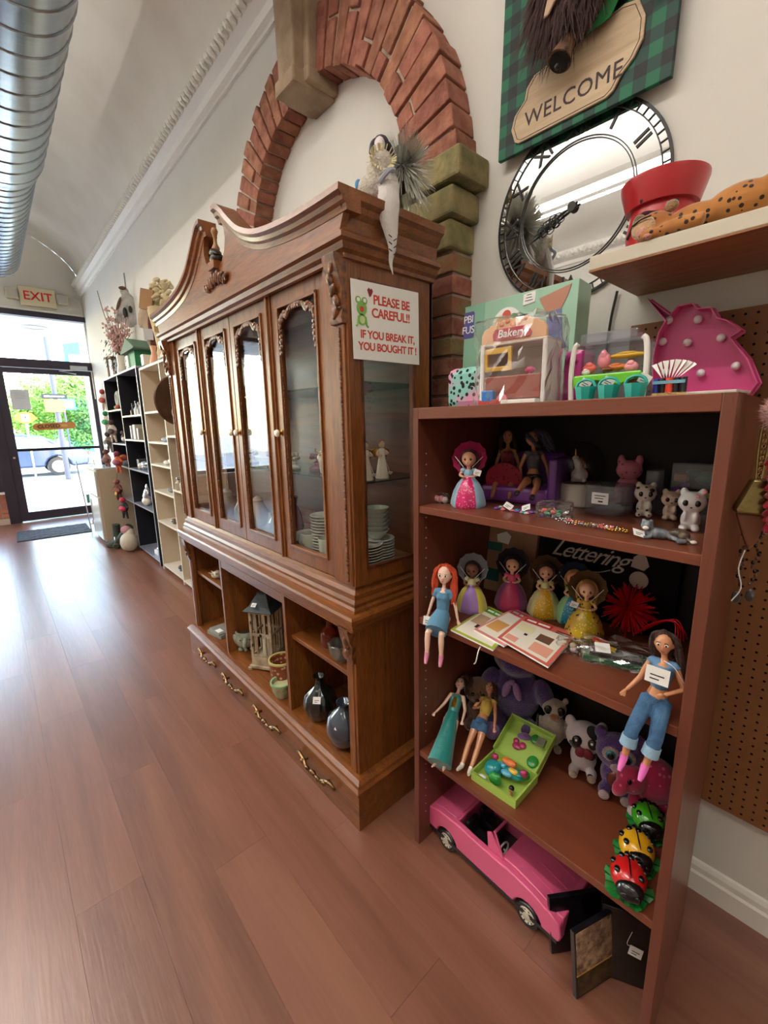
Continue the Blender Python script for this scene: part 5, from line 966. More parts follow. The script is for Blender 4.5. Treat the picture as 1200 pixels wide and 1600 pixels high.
t = case('dark disc case with a hanging price tag at the near end', (1.075, .245, 0), rad(-62), -10, .15, .20, [(0, .10, .14, .19, mat('cover_night', '0d0f14', .3, coat=.4, col2='2c261c', vs=12), 'cover')])
price_tag(t, (.01, -.012, .10), .032, (0, .2, 0), [(0, -.009, .15), (-.012, -.016, .12), (0, -.014, .115)])
# ------------------------------------------------------------------ pegboard wall and things hanging beside the bookcase
pg_ = thing('pegboard', 'brown perforated pegboard mounted low on the right wall', 'board', (1.478, .30, .345), RZ)
HBD = mat('hardboard', '8a5a34', .55, bump=.15, bs=80, var=.1)
Wb, Hb, s_ = 1.10, 1.43, .0254; m = MB(); nx, nz = int(Wb / s_), int(Hb / s_); x0_ = -.23
for i in range(nx):
    for j in range(nz):
        a, b = x0_ + i * s_, j * s_; c = (a + s_ / 2, b + s_ / 2); r = .0034
        if a > .62: continue
        o_ = [(a, b), (a + s_, b), (a + s_, b + s_), (a, b + s_)]; h_ = [(c[0] + r * cos(rad(225 + 45 * k)), c[1] + r * sin(rad(225 + 45 * k))) for k in range(8)]
        vs = [(p[0], 0, p[1]) for p in o_] + [(p[0], 0, p[1]) for p in h_]
        fs = []
        for k in range(4): fs += [(k, (k + 1) % 4, 4 + (2 * k + 2) % 8, 4 + 2 * k + 1), (k, 4 + 2 * k + 1, 4 + 2 * k)]
        m.add(vs, fs)
m.build('perforated_face', HBD, pg_, fixn=False)
m = MB(); e1 = x0_ + nx * s_; e2 = nz * s_; m.b2((x0_, .004, 0), (.64, .02, e2)); m.build('backing', mat('peg_dark', '0c0907', .9), pg_)
MB().b2((x0_ - .003, 0, -.003), (.64, .02, 0)).b2((x0_ - .003, 0, 0), (x0_, .02, e2)).b2((x0_ - .003, 0, e2), (.64, .02, e2 + .003)).build('board_edge', HBD, pg_)
t = thing('metallic_purse', 'small metallic gold purse hanging on a chain beside the bookcase', 'purse', (1.10, .140, 1.50), rad(-70))
FG = mat('gold_foil', 'a08e5c', .2, .9, bump=.3, bs=18)
MB().prism([(-.012, -.12), (.014, -.118), (.030, -.175), (.026, -.19), (-.030, -.188), (-.034, -.18)], -.012, .012).build('pouch', FG, t, bevel=.006, smooth=True); MB().tube([(-.032, -.19, 0), (0, -.19, 0)], .001).v
MB().prism([(-.028, -.188), (.022, -.19), (.012, -.245), (.0, -.262), (-.01, -.24)], -.006, .006).build('tassel', mat('leather_tan', '7c4a30', .5), t, bevel=.003)
m = MB()
for k in range(22): m.tube([(.0 + .0025 * cos(a), .0025 * sin(a) * (k % 2), -.002 - k * .0055 + .003 * cos(a + 1.5)) for a in [2 * pi * q / 8 for q in range(9)]], .0009, 5)
o = m.build('chain', mat('chain_gold', 'c9b27a', .25, .9), t, smooth=True); o['kind'] = 'stuff'
for s2 in (-1, 1): MB().tube(curve([(s2 * .004, 0, .02), (s2 * .007, 0, -.05), (s2 * .004, 0, -.12)], 4), .0022, 6).build('strap', FG, t, smooth=True)
MB().tube(curve([(-.006, 0, .0), (-.008, 0, .02), (.004, 0, .03), (.010, 0, .02), (.008, 0, .004)], 4), .002, 6).build('hook', BRS, t, smooth=True)
m = MB(); m.tube(curve([(-.006, -.008, -.262), (-.012, -.01, -.30), (-.004, -.012, -.34), (-.016, -.012, -.37)], 4), .0012, 5); m.build('loose_cord', PAP, t)
t = thing('fur_pompom', 'pale pink furry pompom keyring hanging at the picture edge', 'keyring', (1.06, .108, 1.505), rad(-70))
m = MB(); rnd = random.Random(3); m.ell((0, 0, 0), .034, n=18)
for k in range(900):
    v = Vector((rnd.gauss(0, 1), rnd.gauss(0, 1), rnd.gauss(0, 1))).normalized(); w_ = v.orthogonal().normalized() * .0012; e = v * rnd.uniform(.038, .046) + Vector((rnd.uniform(-.004, .004), 0, rnd.uniform(-.004, .004)))
    m.add([v * .03 + w_, v * .03 - w_, e], [(0, 1, 2)])
o = m.build('fur', fur('blush', 'd39a96'), t, fixn=False); o['kind'] = 'stuff'
MB().tube([(0, 0, -.04), (.006, 0, -.075)], .0035, 6).build('clip', SLV, t, smooth=True)
t = thing('ruffle_charm', 'crimson ruffled fabric charm with a small card hanging below the pompom', 'charm', (1.085, .094, 1.42), rad(-70))
m = MB()
for k in range(9):
    z_ = -k * .016; pts = [(.030 * (1 - .04 * k) * cos(a) * (1 + .2 * sin(7 * a + k)), .016 * sin(a) * (1 + .3 * sin(5 * a)), z_ + .008 * sin(6 * a + k)) for a in [2 * pi * q / 28 for q in range(29)]]
    m.tube(pts, .0055, 6)
m.build('ruffle', mat('crimson_satin', 'b0102c', .3, sheen=.5), t, smooth=True); MB().box((-.01, -.02, .018), (.03, .001, .024), r=(0, .4, 0)).build('card', mat('card_pink', 'c98c80', .6), t); MB().cyl((0, 0, 0), (.004, 0, .06), .0015, n=6).build('cord', INK, t)
for k, (yy, zz, ln) in enumerate(((.150, 1.30, .16), (.128, 1.28, .13))):
    t = thing('bead_necklace', ('dark beaded necklace with a slate pendant below the gold purse' if k == 0 else 'short dark beaded strand hanging nearest the picture edge'), 'necklace', (1.12, yy, zz), rad(-70)); m = MB(); rnd = random.Random(k)
    for q in range(int(ln / .009)): m.ell((.004 * sin(q * 1.3), 0, -q * .009), (.0035, .0035, .0045), m=q % 2, n=7)
    m.build('beads', [pl('bead_black', '1a1416', .2), pl('bead_brown', '5c3c2c', .3)], t, smooth=True)
    MB().ell((.0, 0, -ln - .012), (.008, .004, .014)).build('pendant', pl('slate', '3c3a3c', .3), t, smooth=True)
# ------------------------------------------------------------------ wall above: shelf, red pot, cheetah plush, clock, sign
t = thing('wall_shelf', 'thick wooden wall shelf with white-painted edge', 'shelf', (1.33, .21, 1.855), RZ)
MB().b2((-.32, -.165, 0), (.60, .168, .004)).build('underside', mat('shelf_underside', 'a2683e', .5, col2='8a552f', vs=6, stretch=(1, 8, 8)), t)
MB().prism([(-.32, -.165), (.60, -.165), (.60, .168), (-.32, .168)], .004, .036, ax='z').build('board', mat('shelf_white', 'c9c0ae', .5), t, bevel=.002)
t = thing('red_planter', 'red round planter with a flared rim on the wall shelf', 'planter', (1.32, .43, 1.891), RZ)
RP = mat('planter_red', 'b5242a', .35, coat=.3)
MB().lathe([(0, 0), (.066, 0), (.070, .004), (.074, .06), (.068, .105), (.066, .118), (.062, .118), (.064, .1), (.068, .06), (.062, .006), (0, .006)], 40).build('pot', RP, t, smooth=True)
MB().lathe([(.060, .112), (.078, .112), (.080, .118), (.094, .165), (.094, .172), (.088, .172), (.074, .122), (.060, .12)], 40).build('rim', RP, t, smooth=True)
[MB().ell(a, b, n=8).build('rivet', INK, t, smooth=True) for a, b in (((-.02, -.073, .118), .006), ((.05, -.058, .10), .004))]
MB().tube(curve([(-.055, -.05, .05), (-.02, -.078, .085), (.02, -.078, .08)], 5), .004, 6).build('dark_strap', mat('strap_dark', '3c1a1a', .5), t, smooth=True)
CH = spots('cheetah', 'a5642a', '2c1a10', 62, .26, .85, 'b87a3a', sheen=.3)
t = thing('cheetah_plush', 'spotted cheetah plush lying on the wall shelf', 'plush toy', (1.22, .35, 1.891), RZ)
MB().ell((-.055, -.01, .036), (.042, .034, .034)).ell((.02, .0, .034), (.06, .036, .030)).ell((.10, .005, .042), (.065, .04, .036)).tube(curve([(-.03, -.03, .02), (.0, -.045, .018), (.05, -.045, .014)], 4), .014, 10).tube(curve([(.13, 0, .05), (.19, -.01, .062), (.27, 0, .055), (.34, .01, .06)], 5), [.022] * 5 + [.017] * 5 + [.013] * 6, 10).tube(curve([(-.02, -.03, .012), (-.045, -.052, .012), (-.07, -.05, .010)], 4), .012, 8).build('body', CH, t, smooth=True, remesh=.0042, sm=3)
[MB().ell(a, b).build('ear', fur('ear_tan', 'b08a58', '5c4426'), t, smooth=True) for a, b in (((-.085, -.022, .054), (.014, .011, .017)), ((-.022, -.016, .070), (.014, .011, .012)))]
MB().ell((-.068, -.040, .032), (.026, .014, .024)).build('muzzle', fur('muzzle', 'd3a878'), t, smooth=True); MB().ell((-.066, -.054, .018), (.012, .007, .013)).ell((-.052, -.056, .008), (.012, .009, .007)).build('pink_nose', fur('nose_pink', 'd39080'), t, smooth=True)
MB().tube(curve([(-.088, -.05, .04), (-.07, -.056, .046), (-.05, -.052, .05)], 4), .002, 5).build('brow_line', INK, t, smooth=True)
tag(MB().tube(curve([(1.488, .585, 1.88), (1.486, .598, 1.78), (1.488, .605, 1.60), (1.487, .60, 1.52)], 5), .004, 7).build('power_cord', BLK, smooth=True), 'black power cord dropping down the wall below the clock', 'cord')
ck = thing('mirror_clock', 'large round mirror wall clock with black roman numerals', 'clock', (1.487, .742, 2.16), RZ)
MIR = mat('mirror_silver', 'e8eaec', .01, 1); R0 = .272
MB().cyl((0, .010, 0), (0, .003, 0), R0, n=64).build('mirror_face', MIR, ck, smooth=True)
def annulus(r0, r1, y_, n=72):
    m = MB(); m.lathe([(r0, -.002), (r1, -.002), (r1, .002), (r0, .002), (r0, -.002)], n, M=Matrix.Translation((0, y_, 0)) @ Matrix.Rotation(pi / 2, 4, 'X')); return m
annulus(R0 - .004, R0 + .004, .004).build('outer_ring', BLK, ck, smooth=True); annulus(R0 - .024, R0 - .021, .002).build('minute_ring', BLK, ck)
m = MB()
for k in range(60): a = 2 * pi * k / 60; m.box((sin(a) * (R0 - .013), .001, cos(a) * (R0 - .013)), (.0025, .003, .02), r=(0, a, 0))
m.build('minute_mark', BLK, ck)['kind'] = 'stuff'
for r in (.185, .178): annulus(r - .0012, r + .0012, .002).build('inner_ring', BLK, ck)
for k, s in enumerate(['XII', 'I', 'II', 'III', 'IIII', 'V', 'VI', 'VII', 'VIII', 'IX', 'X', 'XI']):
    a = rad(30 * k); text(s, .062, BLK, ck, (sin(a) * .218, .001, cos(a) * .218), (pi / 2, a, 0), .0012, name='numeral', bold=.0006)
def hand(L, a, nm):
    m = MB(); m.tube([(0, 0, -.02), (0, 0, L * .35)], .0035, 6)
    for q, (z_, w_) in enumerate(((L * .38, .012), (L * .50, .018), (L * .62, .012))):
        for s2 in (-1, 1): m.tube([(s2 * (w_ * .5 + w_ * .5 * cos(b)), 0, z_ + .012 * sin(b)) for b in [2 * pi * p / 10 for p in range(11)]], .0016, 5)
    m.prism([(-.005, L * .66), (.005, L * .66), (0, L)], -.001, .001); m.tube([(0, 0, L * .35), (0, 0, L * .7)], .002, 5)
    return m.build(nm, BLK, ck, loc=(0, -.006, 0), rot=(0, a, 0))
hand(.175, rad(-112), 'minute_hand'); hand(.125, rad(-109), 'hour_hand'); MB().cyl((0, .002, 0), (0, -.010, 0), .014).build('hub', BLK, ck, smooth=True)
sg = thing('welcome_sign', 'green buffalo-plaid WELCOME sign with brown fur figure and cow bell', 'sign', (1.452, .745, 2.375), 0, tilt=(0, rad(1.0), RZ))
def plaid(name, a, b, c, s):
    m = bpy.data.materials.new(name); m.use_nodes = True; n = m.node_tree.nodes; l = m.node_tree.links; B = n['Principled BSDF']; tc = n.new('ShaderNodeTexCoord'); sx = n.new('ShaderNodeSeparateXYZ'); l.new(tc.outputs['Object'], sx.inputs[0]); o = []
    for k in (0, 2):
        mu = n.new('ShaderNodeMath'); mu.operation = 'MULTIPLY'; mu.inputs[1].default_value = s; l.new(sx.outputs[k], mu.inputs[0]); f = n.new('ShaderNodeMath'); f.operation = 'FRACT'; l.new(mu.outputs[0], f.inputs[0]); g = n.new('ShaderNodeMath'); g.operation = 'GREATER_THAN'; g.inputs[1].default_value = .5; l.new(f.outputs[0], g.inputs[0]); o.append(g)
    ad = n.new('ShaderNodeMath'); ad.operation = 'ADD'; l.new(o[0].outputs[0], ad.inputs[0]); l.new(o[1].outputs[0], ad.inputs[1]); dv = n.new('ShaderNodeMath'); dv.operation = 'MULTIPLY'; dv.inputs[1].default_value = .5; l.new(ad.outputs[0], dv.inputs[0])
    cr = n.new('ShaderNodeValToRGB'); cr.color_ramp.interpolation = 'CONSTANT'; e = cr.color_ramp.elements; e[0].color = hx(a); e[1].position = .3; e[1].color = hx(b); x_ = e.new(.8); x_.color = hx(c); l.new(dv.outputs[0], cr.inputs[0]); l.new(cr.outputs[0], B.inputs[0]); B.inputs['Roughness'].default_value = .6; return m
MB().prism([(-.262, 0), (.262, 0), (.262, .62), (-.262, .62)], .006, .022).build('plaid_board', plaid('plaid_green', '076344', '0a3a30', '0b1014', 15), sg, bevel=.002)
WW = wood('plaque_wood', 'b09678', 'cdb597', 'x', 12, .6, 0)
pp = [(-.195, .03), (-.18, .022), (.10, .022), (.118, .032), (.135, .060), (.165, .085), (.185, .12), (.185, .17), (.165, .215), (.13, .225), (-.135, .19), (-.16, .165), (-.165, .135), (-.20, .105), (-.21, .07)]
MB().prism(pp, -.002, .006).build('plaque', WW, sg, bevel=.002)
MB().tube([(p[0] * .95, -.0025, p[1] * .93 + .008) for p in pp] + [(pp[0][0] * .95, -.0025, pp[0][1] * .93 + .008)], .0008, 4).build('plaque_line', INK, sg)
text('WELCOME', .060, mat('letter_dark', '3a2a33', .7), sg, (-.01, -.003, .075), sp=1.06, bold=0)
FO = Vector((.03, 0, -.035))
BO = Matrix.Translation((.045, 0, -.030)); m = MB(); rnd = random.Random(9); FRB = mat('fur_brown', '4a2f2a', .8, col2='2e1c1a', vs=60)
m.ell(Vector((-.055, -.03, .36)) + FO, (.13, .05, .15), n=18)
for k in range(700):
    a = rnd.uniform(0, 2 * pi); r = rnd.uniform(.3, 1.0); b = Vector((-.055 + .125 * r * cos(a), -.03 - .05 * (1 - r * r) ** .5, .36 + .145 * r * sin(a))) + FO; d = Vector((rnd.uniform(-.03, .03) + .02 * cos(a), -.02 + rnd.uniform(-.01, .01), -.07 + rnd.uniform(-.03, .0)))
    w_ = Vector((.0022, 0, 0)); m.add([b + w_, b - w_, b + d], [(0, 1, 2)])
m.build('brown_fur', FRB, sg, fixn=False)['kind'] = 'stuff'
MB().prism([(-.06, .25), (-.045, .25), (.01, .32), (-.01, .33), (-.05, .29)], -.095, -.088).build('cream_tongue', mat('horn_cream', 'b5967a', .6), sg, bevel=.003)
MB().tube([(-.045, -.04, .23), (-.052, -.055, .20), (-.058, -.07, .165)], [.018, .024, .034], 18, M=BO).build('bell', mat('bell_bark', '7a543c', .6, bump=.6, bs=60, col2='3c2a20', vs=40), sg, smooth=True)
MB().cyl((-.0582, -.0705, .1635), (-.0584, -.0715, .1615), .029, n=20, M=BO).ell((-.060, -.078, .150), .008, n=10, M=BO).build('bell_mouth', mat('bell_black', '0d0b0a', .5), sg, smooth=True)
def leafp(par, pts, y_, mt, nm): MB().prism(pts, y_ - .002, y_).build(nm, mt, par, bevel=.001)
leafp(sg, [(.02, .19), (.10, .20), (.15, .27), (.16, .34), (.08, .31), (.05, .25)], -.02, mat('felt_green', '1f7a3c', .8), 'felt_leaf'); leafp(sg, [(.17, .30), (.205, .20), (.245, .235), (.262, .25), (.27, .36), (.20, .38)], -.035, mat('felt_green', '1f7a3c', .8), 'felt_leaf')
BUR = mat('burlap', 'b8a086', .9, bump=.6, bs=300); leafp(sg, [(.08, .24), (.145, .31), (.15, .38), (.06, .37), (.062, .31)], -.045, BUR, 'burlap_bow'); leafp(sg, [(.165, .27), (.185, .27), (.19, .38), (.16, .38)], -.05, BUR, 'burlap_bow')
# ------------------------------------------------------------------ cabinet contents
CHN = mat('china_white', 'c9cdc0', .18, coat=.6); CHG = mat('china_sage', 'a8b5a2', .2, coat=.6)
def plate(par_xyz, r, label, grp, mt=CHN):
    t = MB().lathe([(0, 0), (r * .55, 0), (r * .6, .002), (r * .98, .010), (r, .012), (r * .97, .0135), (r * .6, .0055), (0, .004)], 36).build('dinner_plate', mt, smooth=True, loc=par_xyz); return tag(t, label, 'plate', grp)
pm_ = None
ORD = ['bottom', 'second from the bottom', 'third from the bottom', 'fourth from the bottom', 'fifth from the bottom', 'sixth from the bottom', 'seventh from the bottom', 'eighth from the bottom', 'ninth from the bottom', 'tenth from the bottom', 'eleventh from the bottom', 'twelfth from the bottom', 'thirteenth from the bottom']
def olab(k, n_, lab): return lab + ', ' + ('topmost' if k == n_ - 1 else ORD[k] + ' one')
def stack(x_, y_, z_, n_, r, lab, grp, dz=.0105, nm='dinner_plate'):
    base = None
    for k in range(n_):
        if base is None: base = plate((x_, y_, z_), r, lab, grp); o = base; o.name = nm
        else: o = base.copy(); C.objects.link(o); o.location.z = z_ + k * dz
        o.rotation_euler.z = k * .4; o['label'] = olab(k, n_, lab)
ZH = .967
stack(.985, 1.215, ZH, 9, .068, 'white plate in the front stack behind side glass', 'plates stacked behind the side glass')
stack(1.00, 1.50, ZH, 13, .060, 'white saucer in the tall stack behind the near door', 'saucers stacked behind the near door', .0125, 'saucer')
b0 = None
for k in range(6):
    if b0 is None:
        b0 = MB().lathe([(0, 0), (.022, 0), (.024, .004), (.042, .022), (.050, .034), (.048, .034), (.038, .020), (0, .006)], 32).build('china_bowl', CHN, smooth=True, loc=(1.06, 1.235, ZH + .10)); tag(b0, 'sage white bowl stacked above the plates behind the side glass', 'bowl', 'bowls stacked above the plates'); o = b0
    else: o = b0.copy(); C.objects.link(o); o.location.z = ZH + .10 + k * .017
    o['label'] = olab(k, 6, 'sage white bowl above the plates behind side glass')
stack(1.07, 1.235, ZH, 9, .062, 'white plate under the nested bowls behind side glass', 'plates under the nested bowls', .0108)
def cup(x_, y_, lab, sc=1, rz=0, z_=ZH):
    t = thing('china_cup', lab, 'cup', (x_, y_, z_), rz, 'cups behind the near door', sc)
    MB().lathe([(0, 0), (.028, 0), (.030, .003), (.040, .030), (.044, .085), (.042, .086), (.038, .03), (.027, .006), (0, .006)], 32).build('cup_body', CHG, t, smooth=True)
    MB().tube(curve([(.040, 0, .068), (.062, 0, .065), (.064, 0, .035), (.038, 0, .025)], 5), .0045, 8).build('handle', CHG, t, smooth=True); m = MB()
    for k in range(6): a = k * 1.05 - 2; m.ell((.0425 * cos(a), .0425 * sin(a), .05 + .012 * sin(k * 2)), (.004, .004, .0025), n=6)
    m.build('painted_flower', mat('flower_gold', 'a89a5c', .5), t, smooth=True)
cup(.945, 1.385, 'front white china cup with small gold flowers behind the near door', 1.1, .5); cup(1.02, 1.44, 'second white china cup behind the front one', 1.0, 1); cup(.96, 1.545, 'farthest white china cup beside the saucer stack', .95, 2)
t = thing('gravy_boat', 'white gravy boat on the cabinet deck beside the saucers', 'tableware', (.98, 1.62, ZH), .6)
MB().lathe([(0, 0), (.03, 0), (.03, .006), (.018, .012), (.045, .035), (.05, .065), (.047, .065), (.03, .03), (0, .02)], 28, sq=lambda a, z: 1 + .35 * cos(a) * (z > .03)).build('boat_body', CHN, t, smooth=True); MB().tube(curve([(-.03, 0, .06), (-.06, 0, .065), (-.05, 0, .03), (-.03, 0, .03)], 4), .004, 7).build('handle', CHN, t, smooth=True)
def angel(label, x_, y_, z_, hc, sc, rz=rad(-20)):
    t = thing('angel_figurine', label, 'figurine', (x_, y_, z_), rz, 'angel figurines behind the side glass', sc)
    MB().lathe([(0, 0), (.024, 0), (.025, .004), (.020, .03), (.014, .065), (.012, .08), (.015, .095), (.010, .105), (0, .107)], 20, sq=lambda a, z: 1 + .06 * cos(6 * a) * (z < .06)).build('gown', CRM, t, smooth=True)
    MB().ell((0, 0, .120), (.011, .012, .014)).tube(curve([(-.014, 0, .098), (-.02, -.008, .085), (-.006, -.018, .082)], 4), .0042, 7).tube(curve([(.014, 0, .098), (.02, -.008, .088), (.006, -.02, .088)], 4), .0042, 7).build('body', mat('figurine_flesh', 'c9ad90', .5), t, smooth=True)
    MB().ell((0, .004, .125), (.0125, .012, .012)).build('hair', hc, t, smooth=True)
    MB().prism([(0, .10), (.02, .108), (.034, .10), (.03, .082), (.016, .07), (0, .075)], .014, .017).prism([(0, .10), (-.02, .108), (-.034, .10), (-.03, .082), (-.016, .07), (0, .075)], .014, .017).build('wings', BRS, t, bevel=.001)
    price_tag(t, (.022, -.02, .02), .016, (.8, .3, .2), [(0, -.012, .08), (.012, -.018, .05), (.02, -.02, .025)])
angel('angel figurine with dark hair behind the side glass', .975, 1.185, 1.302, HK, 1.0); angel('angel figurine with auburn hair and spread wings behind the side glass', 1.055, 1.19, 1.302, mat('hair_auburn2', '7a4326', .5), 1.02)
t = thing('cow_figurine', 'cream cow figurine with bowed head behind the near door', 'figurine', (1.0, 1.47, 1.302), rad(-100))
MB().ell((.01, 0, .07), (.045, .022, .026)).ell((-.045, -.004, .062), (.018, .013, .020), rot=(0, .7, 0)).tube([(-.02, 0, .085), (-.045, 0, .072)], [.016, .012], 8).tube([(-.02, -.012, .06), (-.022, -.012, 0)], [.010, .006], 8).tube([(-.02, .012, .06), (-.018, .012, 0)], [.010, .006], 8).tube([(.04, -.012, .06), (.042, -.012, 0)], [.011, .006], 8).tube([(.04, .012, .06), (.044, .012, 0)], [.011, .006], 8).tube(curve([(.052, 0, .08), (.062, 0, .05), (.058, 0, .02)], 4), .003, 6).build('body', CRM, t, smooth=True, remesh=.003, sm=2)
for s_ in (-1, 1): MB().tube(curve([(-.045, s_ * .008, .08), (-.05, s_ * .022, .088), (-.056, s_ * .02, .1)], 4), .003, 6).build('horn', mat('horn_tan', '8a6a48', .5), t, smooth=True)
MB().ell((-.03, -.02, .04), (.008, .005, .006)).ell((.0, -.022, .08), (.012, .005, .008)).build('gold_garland', BRS, t, smooth=True)
def vase_t(name, label, cat, loc, prof, mt, parts=(), rz=0, n_=36, grp=None, sq=None):
    t = thing(name, label, cat, loc, rz, grp); MB().lathe(prof, n_, sq=sq).build('vase_body', mt, t, smooth=True)
    for nm, pf, m2 in parts: MB().lathe(pf, n_).build(nm, m2, t, smooth=True)
    return t
GLC = glassm('crystal', 'dfe4e2', 1.5, .03, .08)
vase_t('glass_candlestick', 'clear glass candlestick on the deck behind the second door', 'candlestick', (1.0, 1.80, ZH), [(0, 0), (.045, 0), (.046, .005), (.012, .02), (.010, .05), (.018, .06), (.010, .07), (.009, .13), (.02, .15), (.02, .18), (.016, .18), (.014, .15), (0, .15)], GLC)
vase_t('glass_jar', 'squat glass jar on the deck behind the second door', 'jar', (1.02, 1.93, ZH), [(0, 0), (.04, 0), (.055, .02), (.058, .06), (.04, .09), (.045, .10), (.04, .10), (.035, .09), (.052, .06), (.05, .02), (0, .006)], GLC)
vase_t('red_glass_vase', 'ruby glass vase behind the second cabinet door', 'vase', (1.06, 1.86, ZH), [(0, 0), (.035, 0), (.05, .04), (.04, .10), (.02, .15), (.03, .19), (.027, .19), (.016, .15), (.035, .1), (.045, .04), (0, .01)], glassm('ruby', '8a1c30', 1.2, .05, .4))
vase_t('china_tray', 'white oval dish on the deck behind the second door', 'dish', (.96, 1.76, ZH), [(0, 0), (.03, 0), (.06, .012), (.058, .014), (.028, .004), (0, .003)], CHN)
for k, (x_, y_, c, lb) in enumerate(((1.02, 2.16, 'c9b9a0', 'cream ginger jar behind the third cabinet door'), (1.0, 2.30, '8a9a90', 'grey-green pot behind the third cabinet door'), (1.02, 2.58, 'b9b2a4', 'pale pot behind the farthest cabinet door'))):
    vase_t('china_jar', lb, 'jar', (x_, y_, ZH), [(0, 0), (.03, 0), (.05, .04), (.052, .08), (.03, .12), (.028, .14), (.024, .14), (.045, .08), (0, .01)], mat('jar_' + c, c, .3, coat=.4), (('lid', [(.03, .138), (.032, .142), (.02, .155), (.006, .165), (0, .166)], mat('jar_' + c, c, .3, coat=.4)),))
for k, (x_, y_, c, lb) in enumerate(((1.05, 1.62, '9a6a80', 'mauve flower ornament on the middle glass shelf beside the cow'), (1.02, 1.76, 'd9d2c0', 'white bird ornament on the middle shelf of the second door'), (1.0, 1.92, 'b98a80', 'rose trinket box on the middle shelf of the second door'), (1.03, 2.2, 'c9c4b0', 'cream ornament on the middle shelf of the third door'))):
    t = thing('shelf_ornament', lb, 'ornament', (x_, y_, 1.302), rad(-90)); mt = mat('orn_' + c, c, .4, coat=.3)
    MB().lathe([(0, 0), (.03, 0), (.032, .008), (.012, .02), (.014, .035), (0, .04)], 20).build('foot', mt, t, smooth=True); m = MB()
    for q in range(9): a = q * 2.4; m.ell((.018 * cos(a), .018 * sin(a), .05 + .008 * (q % 3)), (.013, .013, .010), n=8)
    m.build('petal_top', mt, t, smooth=True)
# ---- base of the cabinet
Zb = .202
t = vase_t('elephant_planter', 'pale glazed elephant-face planter in the open base', 'planter', (.965, 2.33, Zb), [(0, .016), (.035, .016), (.062, .035), (.072, .07), (.062, .115), (.055, .118), (.064, .07), (.05, .035), (0, .03)], mat('glaze_pale', '9fa595', .2, coat=.5, col2='7d8678', vs=30), (('dark_inside', [(0, .095), (.058, .096), (.058, .1), (0, .098)], mat('planter_dark', '2c3026', .7)),), rz=rad(-32))
GP = MATS['glaze_pale']
MB().tube(curve([(0, -.062, .085), (0, -.088, .07), (0, -.085, .045), (.006, -.09, .028)], 5), [.014] * 5 + [.012] * 5 + [.009] * 6, 10).build('trunk', GP, t, smooth=True)
for s_ in (-1, 1): MB().ell((s_ * .058, -.03, .075), (.018, .008, .032), rot=(0, s_ * .3, s_ * .6)).build('ear', GP, t, smooth=True); MB().ell((s_ * .026, -.064, .082), .004, n=8).build('eye', EYEB, t, smooth=True)
for a in (.8, 2.35, 3.9, 5.5): MB().ell((.045 * cos(a), .045 * sin(a), .012), (.016, .016, .014)).build('foot', GP, t, smooth=True)
t = thing('garden_lantern', 'whitewashed wooden window lantern with a dark pitched roof', 'lantern', (.975, 2.075, Zb), rad(-58)); LW = mat('whitewash', 'b9a88e', .8, col2='8f7c62', vs=25, bump=.3)
MB().box((0, 0, .045), (.130, .130, .05)).box((0, 0, .016), (.152, .152, .016)).build('lantern_base', LW, t, bevel=.003)
for a in (-1, 1):
    for b in (-1, 1): MB().box((a * .070, b * .070, .006), (.024, .024, .014)).build('foot', LW, t, bevel=.003); MB().box((a * .058, b * .058, .20), (.014, .014, .27)).build('corner_post', LW, t, bevel=.002)
for k in range(4):
    fr = MB(); M = Matrix.Rotation(k * pi / 2, 4, 'Z')
    for z_ in (.078, .20, .325): fr.box((0, -.058, z_), (.115, .010, .014), M=M)
    for x_ in (-.026, .026): fr.box((x_, -.058, .20), (.008, .009, .25), M=M)
    fr.build('window_grille', LW, t, bevel=.0015)
MB().ell((.0, -.066, .20), (.008, .006, .010)).ell((-.052, -.066, .27), (.004, .004, .010)).ell((-.052, -.066, .14), (.004, .004, .010)).build('iron_latch', INK, t, smooth=True)
RFM = mat('roof_slate', '3c4448', .6, bump=.3, bs=60)
m = MB(); m.lathe([(.118, .335), (.120, .340), (.085, .360), (.055, .40), (.040, .415), (.040, .425), (0, .427)], 4, M=Matrix.Rotation(pi / 4, 4, 'Z')); m.build('roof', RFM, t); price_tag(t, (-.02, -.072, .376), .028, (-.9, 0, 0))
MB().cyl((0, 0, .07), (0, 0, .16), .028, n=20).build('candle', CRM, t, smooth=True)
MOS = mat('mosaic_rust', '8a4028', .3, coat=.5, col2='c9b48a', vs=45)
vase_t('mosaic_pot', 'rust mosaic pot with a yellow rim, half hidden by the divider', 'pot', (.935, 1.845, Zb), [(0, 0), (.045, 0), (.06, .06), (.064, .14), (.058, .14), (.05, .06), (0, .02)], spots('mosaic_spots', '8a4028', 'c9b48a', 45, .3, .3), (('rim', [(.060, .135), (.067, .137), (.067, .147), (.060, .147), (.060, .135)], mat('rim_yellow', 'c9c07a', .3)),))
t = thing('owl_plaque', 'orange and yellow ceramic plaque standing behind the mosaic pot', 'ornament', (1.03, 1.89, Zb), rad(-80)); MB().prism([(-.05, 0), (.05, 0), (.055, .2), (.03, .26), (0, .245), (-.03, .26), (-.055, .2)], -.006, .006).build('plaque', mat('plaque_amber', 'c97f2a', .3, coat=.4, col2='a8452c', vs=14), t, bevel=.003); MB().cyl((0, -.006, .2), (0, -.010, .2), .022).build('yellow_disc', YL, t, smooth=True)
